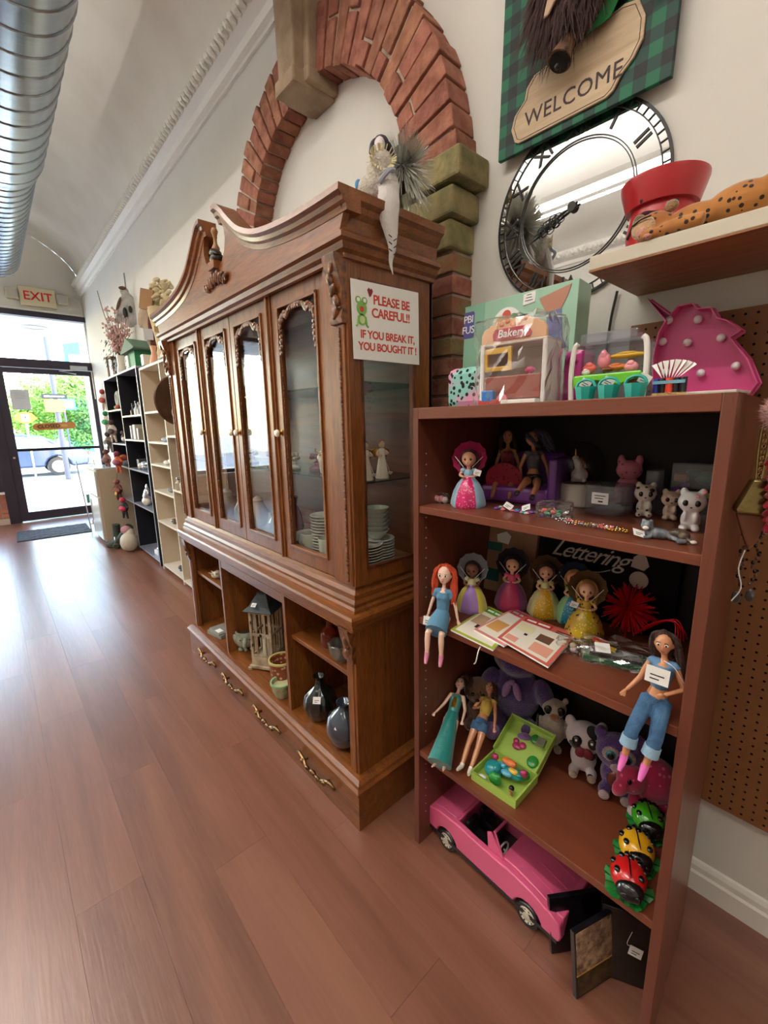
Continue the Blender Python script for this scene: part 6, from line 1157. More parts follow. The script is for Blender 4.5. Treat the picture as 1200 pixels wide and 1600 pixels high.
vase_t('green_rim_bowl', 'small shell-textured bowl with a pale green rim by the divider', 'bowl', (.885, 1.765, Zb), [(0, 0), (.032, 0), (.045, .03), (.052, .075), (.047, .075), (.04, .03), (0, .01)], mat('shell_mix', 'b3a986', .3, coat=.4, col2='7f8a6c', vs=40), (('rim', [(.047, .070), (.055, .072), (.055, .080), (.047, .08), (.047, .07)], mat('rim_green', '8fc08a', .3)), ('dark_inside', [(0, .055), (.044, .056), (.044, .058), (0, .058)], mat('bowl_cream', 'c9c79a', .5))))
DG = mat('dark_lustre_glass', '1c2020', .06, .35, coat=1); 
t = vase_t('ribbed_vase', 'squat black ribbed glass vase with a price card in the lower bay', 'vase', (.935, 1.505, Zb), [(0, 0), (.04, 0), (.065, .03), (.076, .075), (.064, .12), (.032, .15), (.02, .165), (.018, .19), (.028, .205), (.024, .205), (.014, .19), (0, .18)], DG, sq=lambda a, z: 1 + .03 * cos(14 * a) * (.02 < z < .14), n_=84)
price_tag(t, (-.045, -.045, .125), .034, (-.5, 0, -.8))
t = vase_t('lustre_vase', 'round blue-grey lustre vase nearest the corner post', 'vase', (.915, 1.295, Zb), [(0, 0), (.035, 0), (.062, .025), (.078, .075), (.066, .13), (.030, .16), (.020, .172), (.020, .182), (.032, .192), (.028, .192), (.014, .178), (0, .17)], mat('blue_lustre', '46505e', .08, .5, coat=1))
price_tag(t, (-.055, -.035, .118), .028, (-.4, .4, -1.0)); MB().box((-.02, -.076, .06), (.022, .001, .022)).build('green_reflection', mat('reflection_green', '2f6a5c', .5), t)  # green reflection on the glaze, laid on as a coloured patch
vase_t('ruby_decanter', 'amber-red glass decanter with stopper on the upper bay shelf', 'decanter', (.955, 1.43, .577), [(0, 0), (.034, 0), (.045, .03), (.04, .065), (.016, .085), (.012, .11), (.02, .12), (.0, .122)], glassm('amber', 'b0492a', 1.3, .04, .25), (('stopper', [(.008, .12), (.010, .13), (.03, .142), (.028, .150), (.0, .155)], GLC),))
vase_t('crystal_bowl', 'cut crystal bowl with petal rim on the upper bay shelf', 'bowl', (.915, 1.30, .577), [(0, 0), (.022, 0), (.026, .01), (.045, .04), (.050, .075), (.046, .078), (.040, .04), (.02, .014), (0, .012)], GLC, sq=lambda a, z: 1 + .07 * cos(8 * a) * (z > .02), n_=64)
t = thing('paper_stack', 'flat wrapped sheets with a white label in the far bay', 'papers', (.93, 2.62, Zb), rad(-84)); MB().box((0, 0, .012), (.15, .12, .024), r=(0, 0, .1)).box((.004, .0, .029), (.14, .11, .008), r=(0, 0, -.08)).build('sheets', mat('sheet_grey', '8e9088', .5, coat=.4), t, bevel=.002); MB().box((.02, -.03, .034), (.05, .035, .001)).build('label', PAP, t)
t = thing('seashell', 'pale spiky seashell on the upper shelf of the far bay', 'shell', (.93, 2.6, .577), 0); m = MB().ell((0, 0, .025), (.04, .025, .025))
for k in range(9): a = k * .7; m.tube([(.02 * cos(a), .015 * sin(a), .03), (.055 * cos(a), .04 * sin(a), .045)], [.008, .001], 6)
m.build('shell_body', CRM, t, smooth=True)
# ---- on top and side of the cabinet
t = thing('care_notice', 'white PLEASE BE CAREFUL notice with a frog taped to the cabinet side', 'notice', (1.025, 1.118, 1.815), 0, tilt=(0, rad(-1.0), 0))
nv = [(-.147, -.115), (.147, -.118), (.147, .118), (-.147, .115)]
MB().prism(nv, -.0026, -.0014).build('sheet', mat('notice_paper', 'f0eeea', .6), t)
RI = mat('notice_red', 'd2452f', .6)
for s, x_, z_, sz in (('PLEASE BE', .022, .066, .039), ('CAREFUL!!', .018, .027, .039), ('IF YOU BREAK IT,', .004, -.040, .0335), ('YOU BOUGHT IT !', .004, -.076, .0335)): text(s, sz, RI, t, (x_, -.0030, z_), bold=.0008, sp=.93)
FG_ = mat('frog_green', '7fb85a', .6); FR = MB()
FR.cyl((-.108, -.003, .035), (-.108, -.0042, .035), .020, n=24).cyl((-.108, -.003, .003), (-.108, -.0042, .003), .017, n=20).cyl((-.121, -.003, .058), (-.121, -.0044, .058), .011, n=16).cyl((-.096, -.003, .058), (-.096, -.0044, .058), .011, n=16)
for s_ in (-1, 1): FR.tube([(-.108 + s_ * .014, -.0035, .012), (-.108 + s_ * .018, -.0035, -.012), (-.108 + s_ * .024, -.0035, -.018)], .0035, 5)
FR.build('frog_drawing', FG_, t); MB().cyl((-.121, -.0044, .059), (-.121, -.005, .059), .006).cyl((-.096, -.0044, .059), (-.096, -.005, .059), .006).build('frog_eye', PAP, t); MB().cyl((-.108, -.0042, .033), (-.108, -.005, .033), .008).build('frog_mouth', RI, t); MB().cyl((-.108, -.0042, .002), (-.108, -.0048, .002), .011).build('frog_belly', mat('frog_pale', 'd3dfa0', .6), t)
MB().prism([(-.083, .092), (-.076, .099), (-.071, .094), (-.065, .098), (-.060, .090), (-.068, .076), (-.074, .072)], -.004, -.003).build('broken_heart', mat('heart_dark', '8a2a34', .6), t)
t = thing('lace_angel', 'lace-dressed angel ornament hanging over the cabinet cornice', 'ornament', (1.005, 1.115, 2.165), rad(-30))
LCE = mat('lace_cream', 'cfc6b8', .85, bump=.8, bs=180, col2='b5aca0', vs=60); LSH = mat('lace_white', 'c9c4c0', .8, bump=.4, bs=90)
m = MB(); m.ell((0, 0, .055), (.040, .03, .055)).ell((-.03, .01, .03), (.03, .025, .032)).ell((.0, -.012, .085), (.032, .02, .028)); m.build('lace_dress', LCE, t, smooth=True, remesh=.005, sm=2)
rnd = random.Random(3); m = MB()
for k in range(60):
    a = rnd.uniform(0, 2 * pi); b = rnd.uniform(.01, .05); m.tube([(.02 * cos(a), -.02 + .0 * sin(a), .085 + .01 * sin(a)), (.034 * cos(a), -.034, .085 + .03 * sin(a))], .0012, 4)
m.build('straw_ruffle', mat('straw_pale', 'd9cfa4', .8), t); t.scale = (1.2, 1.2, 1.2)
MB().ell((-.002, -.006, .125), (.014, .014, .018)).build('head', pl('doll_white', 'd9cfcf', .5), t, smooth=True)
m = MB(); 
for k in range(16): a = -1.2 + k * .16; m.tube(curve([(.0, .004, .145), (.022 * sin(a) + .004, .008, .135), (.030 * sin(a) + .006, .008, .10 + .02 * rnd.random())], 4), .006, 6)
m.ell((.004, .004, .134), (.020, .018, .018)); m.build('dark_hair', mat('hair_dark_grey', '28222a', .7, bump=.6, bs=200, col2='4a4650', vs=90), t, smooth=True)
m = MB(); pts = [(.012, -.020, .075), (.016, -.034, .03), (.014, -.05, .0), (.012, -.058, -.04), (.018, -.058, -.085), (.020, -.058, -.12), (.016, -.056, -.150), (.022, -.054, -.178)]
m.tube(curve(pts, 4), [.014, .018, .022, .026, .028, .029, .028, .027, .028, .029, .030, .029, .027, .025, .023, .020, .018, .015, .013, .011, .010, .008, .007, .006, .005, .004, .003, .002, .001], 10, M=Matrix.Diagonal((1, .55, 1, 1))); m.build('lace_sleeve', LSH, t, smooth=True)
MB().tube(curve([(-.01, -.03, .03), (.01, -.045, .05), (.028, -.03, .06)], 4), .006, 6).build('grey_ribbon', mat('ribbon_grey', '9aa0ac', .5), t, smooth=True); MB().ell((-.055, .012, .04), (.010, .006, .014)).build('blue_bow', mat('bow_blue', '2f7ab0', .4), t, smooth=True)
m = MB()
for k in range(6): m.box((.012 + .012 * (k % 2), -.048, -.095 - k * .008), (.010, .002, .002), r=(0, .6 * (-1) ** k, 0))
m.build('stitch_mark', INK, t)
t = thing('tinsel_ball', 'silver tinsel ball on top of the cabinet behind the lace angel', 'decoration', (1.135, 1.16, 2.15), 0, sc=1.4)
m = MB(); rnd = random.Random(12)
for k in range(1500):
    v = Vector((rnd.gauss(0, 1), rnd.gauss(0, 1), rnd.gauss(0, 1))).normalized(); a = v * .03 + Vector((0, 0, .115)); e = Vector((v.x * .085, v.y * .075, v.z * .115)) * rnd.uniform(.8, 1.08) + Vector((0, 0, .115)) + Vector((0, 0, -.014)); w_ = v.orthogonal().normalized() * .0011
    m.add([a + w_, a - w_, e - w_, e + w_], [(0, 1, 2, 3)])
m.build('tinsel', mat('tinsel_silver', 'c9c9c0', .35, .35), t, fixn=False)['kind'] = 'stuff'
MB().ell((0, 0, .115), (.032, .03, .05)).build('core', mat('core_grey', '55564f', .6), t, smooth=True)
t = thing('round_basket_lid', 'round brown woven disc with a cream bow hanging beyond the cabinet', 'decoration', (.945, 3.06, 1.665), rad(16))
MB().lathe([(0, -.006), (.150, -.006), (.156, 0), (.150, .006), (0, .006)], 48, M=Matrix.Rotation(pi / 2, 4, 'X')).build('disc', mat('disc_brown', '7a5a44', .4, .3, col2='5c4434', vs=10), t, smooth=True)
for s_ in (-1, 1): MB().ell((s_ * .030, -.022, -.075), (.034, .014, .032), rot=(0, s_ * .5, 0)).tube([(s_ * .006, -.018, -.08), (s_ * .028, -.02, -.145)], [.012, .022], 6).build('cream_bow', BUR, t, smooth=True)
MB().ell((.0, -.012, .06), (.03, .010, .07)).build('dark_motif', mat('motif_dark', '4a3426', .6), t, smooth=True)
MB().tube([(0, .0, .156), (.0, .0, .19), (.01, -.15, .20)], .003, 5).build('hanging_hook', INK, t)
# ------------------------------------------------------------------ background shelving along the right wall
def case_u(name, label, ya, yb, x0, ht, posts, shelves, mt, edge):
    t = thing(name, label, 'bookcase', (x0, ya, 0)); d = XW - .02 - x0; L = yb - ya
    for p in [0] + [p - ya for p in posts] + [L]: MB().b2((0, p - .011, 0), (d, p + .011, ht)).build('side_panel', mt, t); MB().b2((-.002, p - .011, 0), (0, p + .011, ht)).build('edge_band', edge, t)
    MB().b2((-.002, -.011, ht), (d, L + .011, ht + .02)).build('top_panel', edge, t); MB().b2((d, 0, 0), (d + .006, L, ht)).build('back_panel', mt, t)
    cols = [ya] + posts + [yb]
    for k, zs in enumerate(shelves):
        for z_ in zs: MB().b2((-.001, cols[k] - ya + .011, z_ - .018), (d, cols[k + 1] - ya - .011, z_)).build('shelf', edge, t)
    return t
BKL = mat('shelf_black', '15151c', .4); BKE = mat('shelf_black_edge', '8e93a4', .3, coat=.5)
case_u('black_bookcase', 'tall black two-column bookcase near the shop door', 5.06, 6.70, 1.2, 2.09, [5.93], [(.06, .61, 1.03, 1.37, 1.635), (.06, .61, 1.03, 1.31, 1.72)], BKL, BKE)
BGE = mat('shelf_beige', 'c9b8a0', .5); BGW = mat('shelf_beige_edge', 'd9d0c2', .5)
case_u('beige_bookcase', 'tall beige two-column bookcase between the black one and the cabinet', 3.62, 4.93, 1.2, 2.05, [4.275], [(.05, .55, .935, 1.425), (.06, .545, .865, 1.137, 1.36, 1.65)], BGE, BGW)
GRN = mat('birdhouse_green', '1c7a4a', .5); GRD = mat('roof_green', '55705c', .6)
t = thing('green_birdhouse', 'green wooden house with an overhanging grey-green roof on the black bookcase', 'birdhouse', (1.33, 5.36, 2.11), rad(-80))
MB().box((0, 0, .09), (.16, .18, .18)).build('house_body', GRN, t, bevel=.003); MB().prism([(-.16, .15), (.16, .19), (.16, .205), (0, .30), (-.16, .165)], -.13, .13).build('roof', GRD, t); MB().box((-.09, -.095, .08), (.05, .01, .12)).build('white_post', PAP, t)
def simple(name, label, cat, loc, prof, mt, n_=20, grp=None): t = MB().lathe(prof, n_).build(name, mt, smooth=True, loc=loc); return tag(t, label, cat, grp)
t = thing('flower_vase', 'cream vase of dried pink blossom branches on the black bookcase', 'vase', (1.32, 6.2, 2.11), 0)
MB().lathe([(0, 0), (.05, 0), (.055, .05), (.04, .13), (.045, .24), (.04, .24), (.03, .13), (0, .1)], 20).build('vase_body', CRM, t, smooth=True)
rnd = random.Random(31); m = MB(); fm = MB()
for k in range(26):
    a, b = rnd.uniform(0, 2 * pi), rnd.uniform(.05, .22); e = Vector((b * cos(a) * .7, b * sin(a), rnd.uniform(.45, .75))); pth = curve([(0, 0, .2), (e.x * .4, e.y * .4, .36), tuple(e)], 4); m.tube(pth, .003, 4)
    for q in pth[3:]:
        for _ in range(3): fm.ell(tuple(q + Vector((rnd.uniform(-.03, .03), rnd.uniform(-.03, .03), rnd.uniform(-.03, .03)))), rnd.uniform(.008, .016), n=5)
m.tube(curve([(0, 0, .3), (-.05, .25, .7), (-.06, .45, 1.05)], 4), .004, 5); m.build('branch', mat('twig', '6a4a44', .8), t); fm.build('blossom', mat('blossom_pink', 'cfa8a0', .8), t, fixn=False)['kind'] = 'stuff'
t = thing('wooden_lantern', 'small wooden lantern at the far end of the black bookcase', 'lantern', (1.33, 6.58, 2.11), .3); LWD = mat('lantern_wood', '8f6a48', .6)
for a in (-1, 1):
    for b in (-1, 1): MB().box((a * .06, b * .06, .13), (.016, .016, .24)).build('post', LWD, t)
MB().box((0, 0, .008), (.15, .15, .016)).box((0, 0, .255), (.17, .17, .02)).build('plates', LWD, t); MB().box((0, 0, .13), (.11, .11, .22)).build('glass_box', CLP, t); MB().cyl((0, 0, .02), (0, 0, .10), .03).build('candle', CRM, t, smooth=True)
def leafy(name, label, loc, c, n_, r, h_, seed):
    t = thing(name, label, 'plant', loc, 0); MB().lathe([(0, 0), (.05, 0), (.06, .08), (.055, .08), (0, .07)], 16).build('pot', mat('pot_dark', '2c2c30', .5), t, smooth=True); rnd = random.Random(seed); m = MB()
    for k in range(n_):
        a, b, z_ = rnd.uniform(0, 2 * pi), rnd.uniform(.02, r), rnd.uniform(.08, h_); m.add([(b * cos(a), b * sin(a), z_), (b * cos(a) + .02, b * sin(a) + .012, z_ + .03), (b * cos(a) + .01, b * sin(a) - .02, z_ + .035)], [(0, 1, 2)])
    m.build('foliage', mat('leaf' + c, c, .7), t, fixn=False)['kind'] = 'stuff'
leafy('dark_wreath_plant', 'dark green spiky plant beside the wooden lantern', (1.33, 6.4, 2.11), '1f4a38', 220, .16, .42, 2)
leafy('small_fern', 'small pale fern on the near end of the beige bookcase', (1.3, 3.78, 2.07), '7f9a5c', 160, .10, .26, 5)
t = thing('white_angel_hanging', 'grey-white fabric angel hanging high on the wall above the black bookcase', 'wall hanging', (1.44, 6.05, 2.75), rad(-28)); OW = mat('fabric_grey', 'bdb8b4', .9, bump=.8, bs=40, col2='8f8a86', vs=12)
m = MB(); m.ell((0, 0, .10), (.10, .03, .20)).ell((-.02, 0, .30), (.05, .03, .05)).ell((.09, .0, .02), (.05, .02, .22), rot=(0, -.3, 0)).ell((-.08, 0, .08), (.05, .02, .15), rot=(0, .4, 0)); m.build('body', OW, t, smooth=True, remesh=.012, sm=2)
MB().ell((-.03, -.03, .33), (.04, .02, .02)).ell((-.09, -.03, .16), (.015, .01, .08), rot=(0, .4, 0)).build('brown_trim', mat('trim_brown', '5c4434', .8), t, smooth=True); MB().ell((-.03, -.04, .06), (.025, .015, .06)).ell((.03, -.04, .1), (.02, .01, .04)).build('black_print', INK, t, smooth=True); MB().tube([(0, 0, .34), (.0, .0, .50)], .008, 5).build('hook', mat('hook_grey', '8a8884', .5), t)
t = thing('brown_doll_hanging', 'brown and cream cloth doll hanging above the beige bookcase', 'wall hanging', (1.43, 5.25, 2.50), rad(-28)); m = MB(); m.ell((0, 0, .0), (.06, .03, .18)).ell((-.05, 0, .14), (.05, .025, .13), rot=(0, .3, 0)).ell((.0, 0, .30), (.04, .03, .04)); m.build('cream_cloth', mat('cloth_cream', 'b8a48c', .9, bump=.6, bs=40), t, smooth=True, remesh=.012, sm=2)
MB().ell((.02, -.03, .0), (.03, .02, .16)).ell((.04, -.02, -.14), (.05, .03, .05)).ell((.02, -.03, .26), (.03, .02, .06)).build('brown_cloth', mat('cloth_maroon', '5c2a24', .9), t, smooth=True); MB().box((-.01, -.05, -.05), (.09, .004, .11)).build('label_card', mat('card_grey', 'b9b7b8', .6), t)
t = thing('cream_bouquet', 'tall cream fabric bouquet on the beige bookcase', 'decoration', (1.34, 4.52, 2.07), rad(-38)); rnd = random.Random(13); m = MB(); m.tube(curve([(0, 0, 0), (-.01, 0, .2), (-.06, 0, .5)], 5), [.07] * 4 + [.06] * 4 + [.06] * 3, 12); m.build('wrapped_stem', mat('cream_cloth', 'cdb992', .9, bump=.7, bs=30), t, smooth=True, ang=80)
m = MB()
for k in range(46):
    a, b = rnd.uniform(0, 2 * pi), rnd.uniform(0, .11); m.ell((.03 + b * cos(a), b * .5 * sin(a), .62 + rnd.uniform(-.08, .10)), (.035, .03, .018), n=7, rot=(rnd.uniform(-1, 1), rnd.uniform(-1, 1), 0))
m.build('petal', mat('cream_petal', 'cfc09a', .9, bump=.6, bs=30), t, smooth=True)['kind'] = 'stuff'; MB().box((-.10, -.02, .56), (.11, .05, .17), r=(0, .2, 0)).build('brown_paper', mat('brown_paper', 'a07a54', .8), t); MB().box((-.02, -.075, .30), (.05, .004, .05)).build('tag_patch', mat('brown_paper', 'a07a54', .8), t)
simple('peach_vase', 'slim peach vase on the beige bookcase', 'vase', (1.31, 4.78, 2.07), [(0, 0), (.04, 0), (.045, .05), (.02, .14), (.03, .2), (.025, .2), (0, .12)], mat('peach', 'd9a284', .4))
t = thing('orange_tray', 'dark tray with an orange front on the beige bookcase', 'tray', (1.27, 4.12, 2.07), RZ); MB().box((0, 0, .02), (.30, .14, .025)).build('tray_body', mat('tray_dark', '3a2a26', .5), t, bevel=.003); MB().box((-.02, -.072, .03), (.10, .004, .03)).build('orange_panel', mat('panel_orange', 'd0643a', .5), t)
t = thing('yellow_birdhouse', 'tiny yellow ornament hanging at the front of the beige bookcase', 'ornament', (1.175, 3.70, 1.90), RZ); MB().tube([(0, 0, .1), (0, .0, .178)], .0015, 5).build('thread', INK, t); MB().lathe([(0, 0), (.022, 0), (.024, .05), (.016, .075), (.018, .095), (0, .1)], 14).build('body', mat('orn_yellow', 'c9a94e', .5), t, smooth=True); MB().ell((0, -.023, .06), .006, n=8).ell((0, -.023, .03), .006, n=8).build('dark_hole', INK, t, smooth=True)
t = thing('small_white_box', 'small white box between the birdhouse and the peach vase', 'box', (1.3, 5.02, 2.112), RZ); MB().box((0, 0, .045), (.08, .08, .09)).build('carton', CRM, t, bevel=.002); MB().box((0, 0, .095), (.085, .085, .012)).build('lid', CRM, t)
# things on the shelves
def blobs(name, label, cat, loc, specs, grp=None, rz=RZ):
    t = thing(name, label, cat, loc, rz, grp)
    for nm, kind, c, s_, mt in specs:
        m = MB()
        if kind == 'b': m.box((c[0], c[1], c[2] + s_[2] / 2), s_); m.build(nm, mt, t, bevel=.002)
        elif kind == 'e': m.ell(c, s_, n=12); m.build(nm, mt, t, smooth=True)
        elif kind == 'l': m.lathe([(0, 0), (s_[0], 0), (s_[0] * 1.05, s_[1] * .55), (s_[0] * .4, s_[1] * .75), (s_[0] * .4, s_[1]), (0, s_[1])], 14, c); m.build(nm, mt, t, smooth=True)
    return t
sil = mat('foil_silver', 'b5bac0', .2, .8, bump=1, bs=25)
for k, (y_, c, lb) in enumerate(((5.78, '3a2c28', 'dark glass bottle, farthest of the row in the black bookcase'), (5.62, 'c9ccd0', 'silver-topped bottle, second in the black bookcase row'), (5.48, 'a8a8ac', 'grey frosted bottle, third in the black bookcase row'), (5.36, '7a6a64', 'brown bottle, nearest of the row in the black bookcase'))):
    blobs('toiletry_bottle', lb, 'bottle', (1.29, y_, 1.636), [('glass', 'l', (0, 0, 0), (.028, .11 + .02 * (k % 2), 0), mat('btl' + c, c, .2, coat=.5)), ('cap', 'b', (0, 0, .11 + .02 * (k % 2)), (.022, .022, .03), SLV)], 'bottles in the black bookcase')
for k, (y_, w_, h_, c, lb) in enumerate(((5.70, .05, .15, 'b5b2b4', 'leaning grey book in the black bookcase'), (5.55, .10, .16, 'd0c9b8', 'cream picture book in the black bookcase'), (5.40, .06, .12, 'a39a86', 'tan booklet in the black bookcase'))):
    blobs('shelf_book', lb, 'book', (1.28, y_, 1.371), [('cover', 'b', (0, 0, 0), (w_, .12, h_), mat('bk' + c, c, .6)), ('page_block', 'b', (0, -.003, .004), (w_ * .7, .118, h_ * .985), PAP)], 'books in the black bookcase')
blobs('wire_basket', 'dark wire basket of silver tinsel on the black bookcase', 'basket', (1.30, 5.58, 1.031), [('wire_frame', 'b', (-.07, 0, .0), (.09, .12, .11), mat('wire_dark', '3a3836', .5)), ('foil', 'e', (.05, 0, .05), (.09, .06, .05), sil), ('foil', 'e', (.12, -.02, .03), (.05, .05, .03), sil), ('foil', 'e', (-.0, -.04, .04), (.05, .04, .035), CRM)])
blobs('foil_bag', 'crumpled silver cellophane bag of ornaments on the lower black shelf', 'bag', (1.30, 5.60, .611), [('foil', 'e', (0, 0, .09), (.10, .07, .09), sil), ('foil', 'e', (.05, -.02, .12), (.06, .05, .09), sil), ('ornaments', 'e', (.04, -.04, .05), (.08, .05, .05), CRM), ('tip', 'e', (-.05, 0, .18), (.03, .02, .06), sil)])
blobs('wire_tray', 'white wire tray on the bottom of the black bookcase', 'basket', (1.29, 5.35, .061), [('tray', 'b', (0, 0, 0), (.14, .10, .05), PAP), ('contents', 'e', (0, 0, .06), (.05, .04, .03), sil)])
t = blobs('round_wreath', 'small round white wreath on the far column of the black bookcase', 'wreath', (1.27, 6.35, 1.72), [('flower', 'e', (.05, -.03, .03), (.05, .03, .03), mat('flo_red', 'b5553c', .7)), ('flower', 'e', (-.02, -.03, .03), (.04, .03, .025), mat('flo_green', '5c9a4c', .7))])
MB().tube([(.075 * cos(a), 0, .13 + .075 * sin(a)) for a in [2 * pi * k / 20 for k in range(21)]], .026, 8).build('ring', mat('wreath_white', 'b9bbb4', .9, bump=1, bs=60), t, smooth=True)
blobs('brown_bird', 'dark figurine on the far column of the black bookcase', 'figurine', (1.27, 6.35, 1.311), [('body', 'e', (0, 0, .06), (.05, .03, .05), mat('bird_brown', '6a5548', .7)), ('wing', 'e', (.07, -.01, .05), (.06, .03, .03), CRM), ('head', 'e', (-.03, 0, .13), (.025, .025, .025), mat('bird_brown', '6a5548', .7))])
blobs('cloth_bundle', 'pale cloth bundle on the far column of the black bookcase', 'cloth', (1.25, 6.35, 1.031), [('fold', 'e', (0, 0, .05), (.10, .06, .05), mat('cloth_pale', 'b8b4b4', .9)), ('fold', 'e', (.05, -.02, .10), (.06, .05, .04), mat('cloth_orange', 'b5583a', .9))])
jw = ((4.62, 1.65, 'tiny clear dish on the top shelf of the beige far column'), (4.60, 1.36, 'stack of pale blue saucers on the beige far column'), (4.62, 1.137, 'row of little white ornaments on the beige far column'), (4.60, .865, 'grey pebble ornaments on the beige far column'), (4.60, .545, 'brown brooches on the beige far column'), (4.55, .06, 'dark sandals on the bottom of the beige far column'))
for k, (y_, z_, lb) in enumerate(jw):
    c = ['c9d0d4', 'a8bcd0', 'd9d6d0', '8a8e8c', '5c4a40', '2c2826'][k]; q = mat('jw' + c, c, .4, coat=.3)
    blobs('shelf_trinkets', lb, 'trinkets', (1.28, y_, z_), [('piece', 'e', (-.05, 0, .02), (.035, .03, .02), q), ('piece', 'e', (.03, -.01, .015), (.04, .03, .015), q), ('piece', 'e', (.0, .02, .035), (.03, .02, .02), q)])
blobs('blue_tin', 'dark blue tin in the top of the beige near column', 'tin', (1.33, 4.19, 1.425), [('tin_body', 'b', (0, 0, 0), (.06, .05, .15), mat('tin_blue', '28508a', .4))])
t = thing('bonnet_basket', 'cream lined basket with dark dots in the beige near column', 'basket', (1.30, 4.02, 1.425), RZ); MB().lathe([(0, 0), (.06, 0), (.085, .09), (.08, .095), (.055, .01), (0, .01)], 24).build('basket_body', CRM, t, smooth=True); MB().lathe([(.062, .005), (.07, .03), (.068, .035), (.06, .01), (.062, .005)], 24).build('band', mat('band_tan', 'a07a50', .6), t, smooth=True)
t = thing('film_poster', 'dark framed picture with a red title bar and the word ONE on the beige shelf', 'picture', (1.30, 4.08, .938), rad(-84)); MB().box((0, 0, .19), (.34, .012, .38)).build('board', mat('poster_dark', '2c2e26', .5, col2='4a4f3c', vs=9), t); MB().box((0, -.0068, .345), (.30, .001, .05)).build('red_title', mat('poster_red', '8a2c34', .6), t); text('ONE', .06, mat('poster_cream', 'b9a890', .6), t, (-.08, -.008, .06))
MB().ell((.06, -.008, .24), (.04, .003, .05)).build('face_shape', mat('poster_face', '9a8264', .6), t, smooth=True)
for k, (y_, c, lb) in enumerate(((4.18, 'b8a890', 'small glass shaker in front of the dark picture'), (4.06, 'c9beb0', 'white lidded jar in front of the dark picture'), (3.93, 'd0b098', 'tan ribboned box in front of the dark picture'))):
    blobs('small_jar', lb, 'jar', (1.225, y_, .938), [('jar_body', 'l' if k < 2 else 'b', (0, 0, 0), (.028, .11, .0) if k < 2 else (.08, .05, .09), mat('sj' + c, c, .3, coat=.3)), ('lid', 'b', (0, 0, .09), (.03, .03, .02), SLV)])
# ---- items by the door
t = thing('beige_locker', 'waist-high beige metal cabinet beside the shop door', 'cabinet', (1.20, 6.92, 0), 0); BM = mat('locker_beige', 'b8a68c', .45); BW = mat('locker_white', 'd3d0c8', .35, coat=.4)
MB().b2((-.25, -.36, .03), (.24, .30, .98)).build('locker_body', BM, t, bevel=.012); MB().b2((-.275, -.355, .06), (-.25, .295, .62)).build('door', BW, t, bevel=.006); MB().b2((-.275, -.355, .635), (-.25, .295, .96)).build('door', BW, t, bevel=.006); MB().b2((-.27, -.36, .98), (.24, .30, 1.0)).build('top_cover', mat('clear_white', 'cfd6d8', .2, coat=.6), t, bevel=.004); MB().b2((-.285, .20, .25), (-.275, .23, .55)).build('handle', SLV, t); MB().b2((-.24, -.34, 0), (.23, .29, .03)).build('plinth', INK, t)
t = thing('olive_boots', 'olive green soft boots slumped on the floor by the locker', 'boots', (1.05, 6.28, 0), rad(-60)); OLV = mat('boot_olive', '3c4436', .7, bump=.4, bs=20)
MB().tube(curve([(-.02, 0, .30), (-.03, 0, .16), (-.01, -.02, .06), (.05, -.10, .035)], 4), [.045] * 4 + [.045] * 4 + [.05] * 3 + [.045, .03], 10).build('boot', OLV, t, smooth=True); MB().tube(curve([(.20, 0, .28), (.10, .0, .18), (.02, -.04, .08), (-.09, -.10, .04)], 4), [.05] * 4 + [.05] * 4 + [.05] * 3 + [.045, .03], 10).build('boot', OLV, t, smooth=True); MB().tube(curve([(.0, -.06, .15), (.05, -.1, .12), (.02, -.1, .02)], 4), .006, 5).build('lace', sil, t)
t = thing('white_sack', 'cream plastic bag with a pink bundle on the floor by the black bookcase', 'bag', (1.10, 5.98, 0), 0); MB().ell((0, 0, .12), (.10, .11, .12)).ell((.02, .02, .22), (.06, .06, .07)).build('sack', mat('sack_cream', 'cdc3b0', .6, bump=.5, bs=20), t, smooth=True); MB().ell((-.01, .03, .27), (.06, .05, .05)).build('pink_bundle', mat('bundle_pink', 'c9929a', .8), t, smooth=True)
hang = [((1.20, 6.85, 1.80), 'c9b4a8', 'b0453c', 'red and cream doll ornament, topmost on the strip by the door'), ((1.20, 6.85, 1.52), 'd0c8bc', '2f8a4a', 'cream ornament with a green band below the red doll'), ((1.19, 6.85, 1.25), '7a6a5c', '4a3c34', 'brown deer ornament hanging beside the black bookcase'), ((1.16, 6.35, 1.40), 'b8a99c', '4a3830', 'grey cloth critter hanging on the black bookcase edge'), ((1.14, 6.85, 1.02), '8a5c50', '6a3a34', 'reddish twig star hanging above the locker'), ((1.15, 6.22, 1.02), 'c05a34', '8a3450', 'orange and plum cloth bird on the black bookcase edge'), ((1.14, 6.40, .66), '6a3a30', '8a5448', 'maroon leafy ornament with a yellow tag'), ((1.15, 6.25, .44), '2c2a30', 'c0304c', 'black and red boxed toy low on the black bookcase edge')]
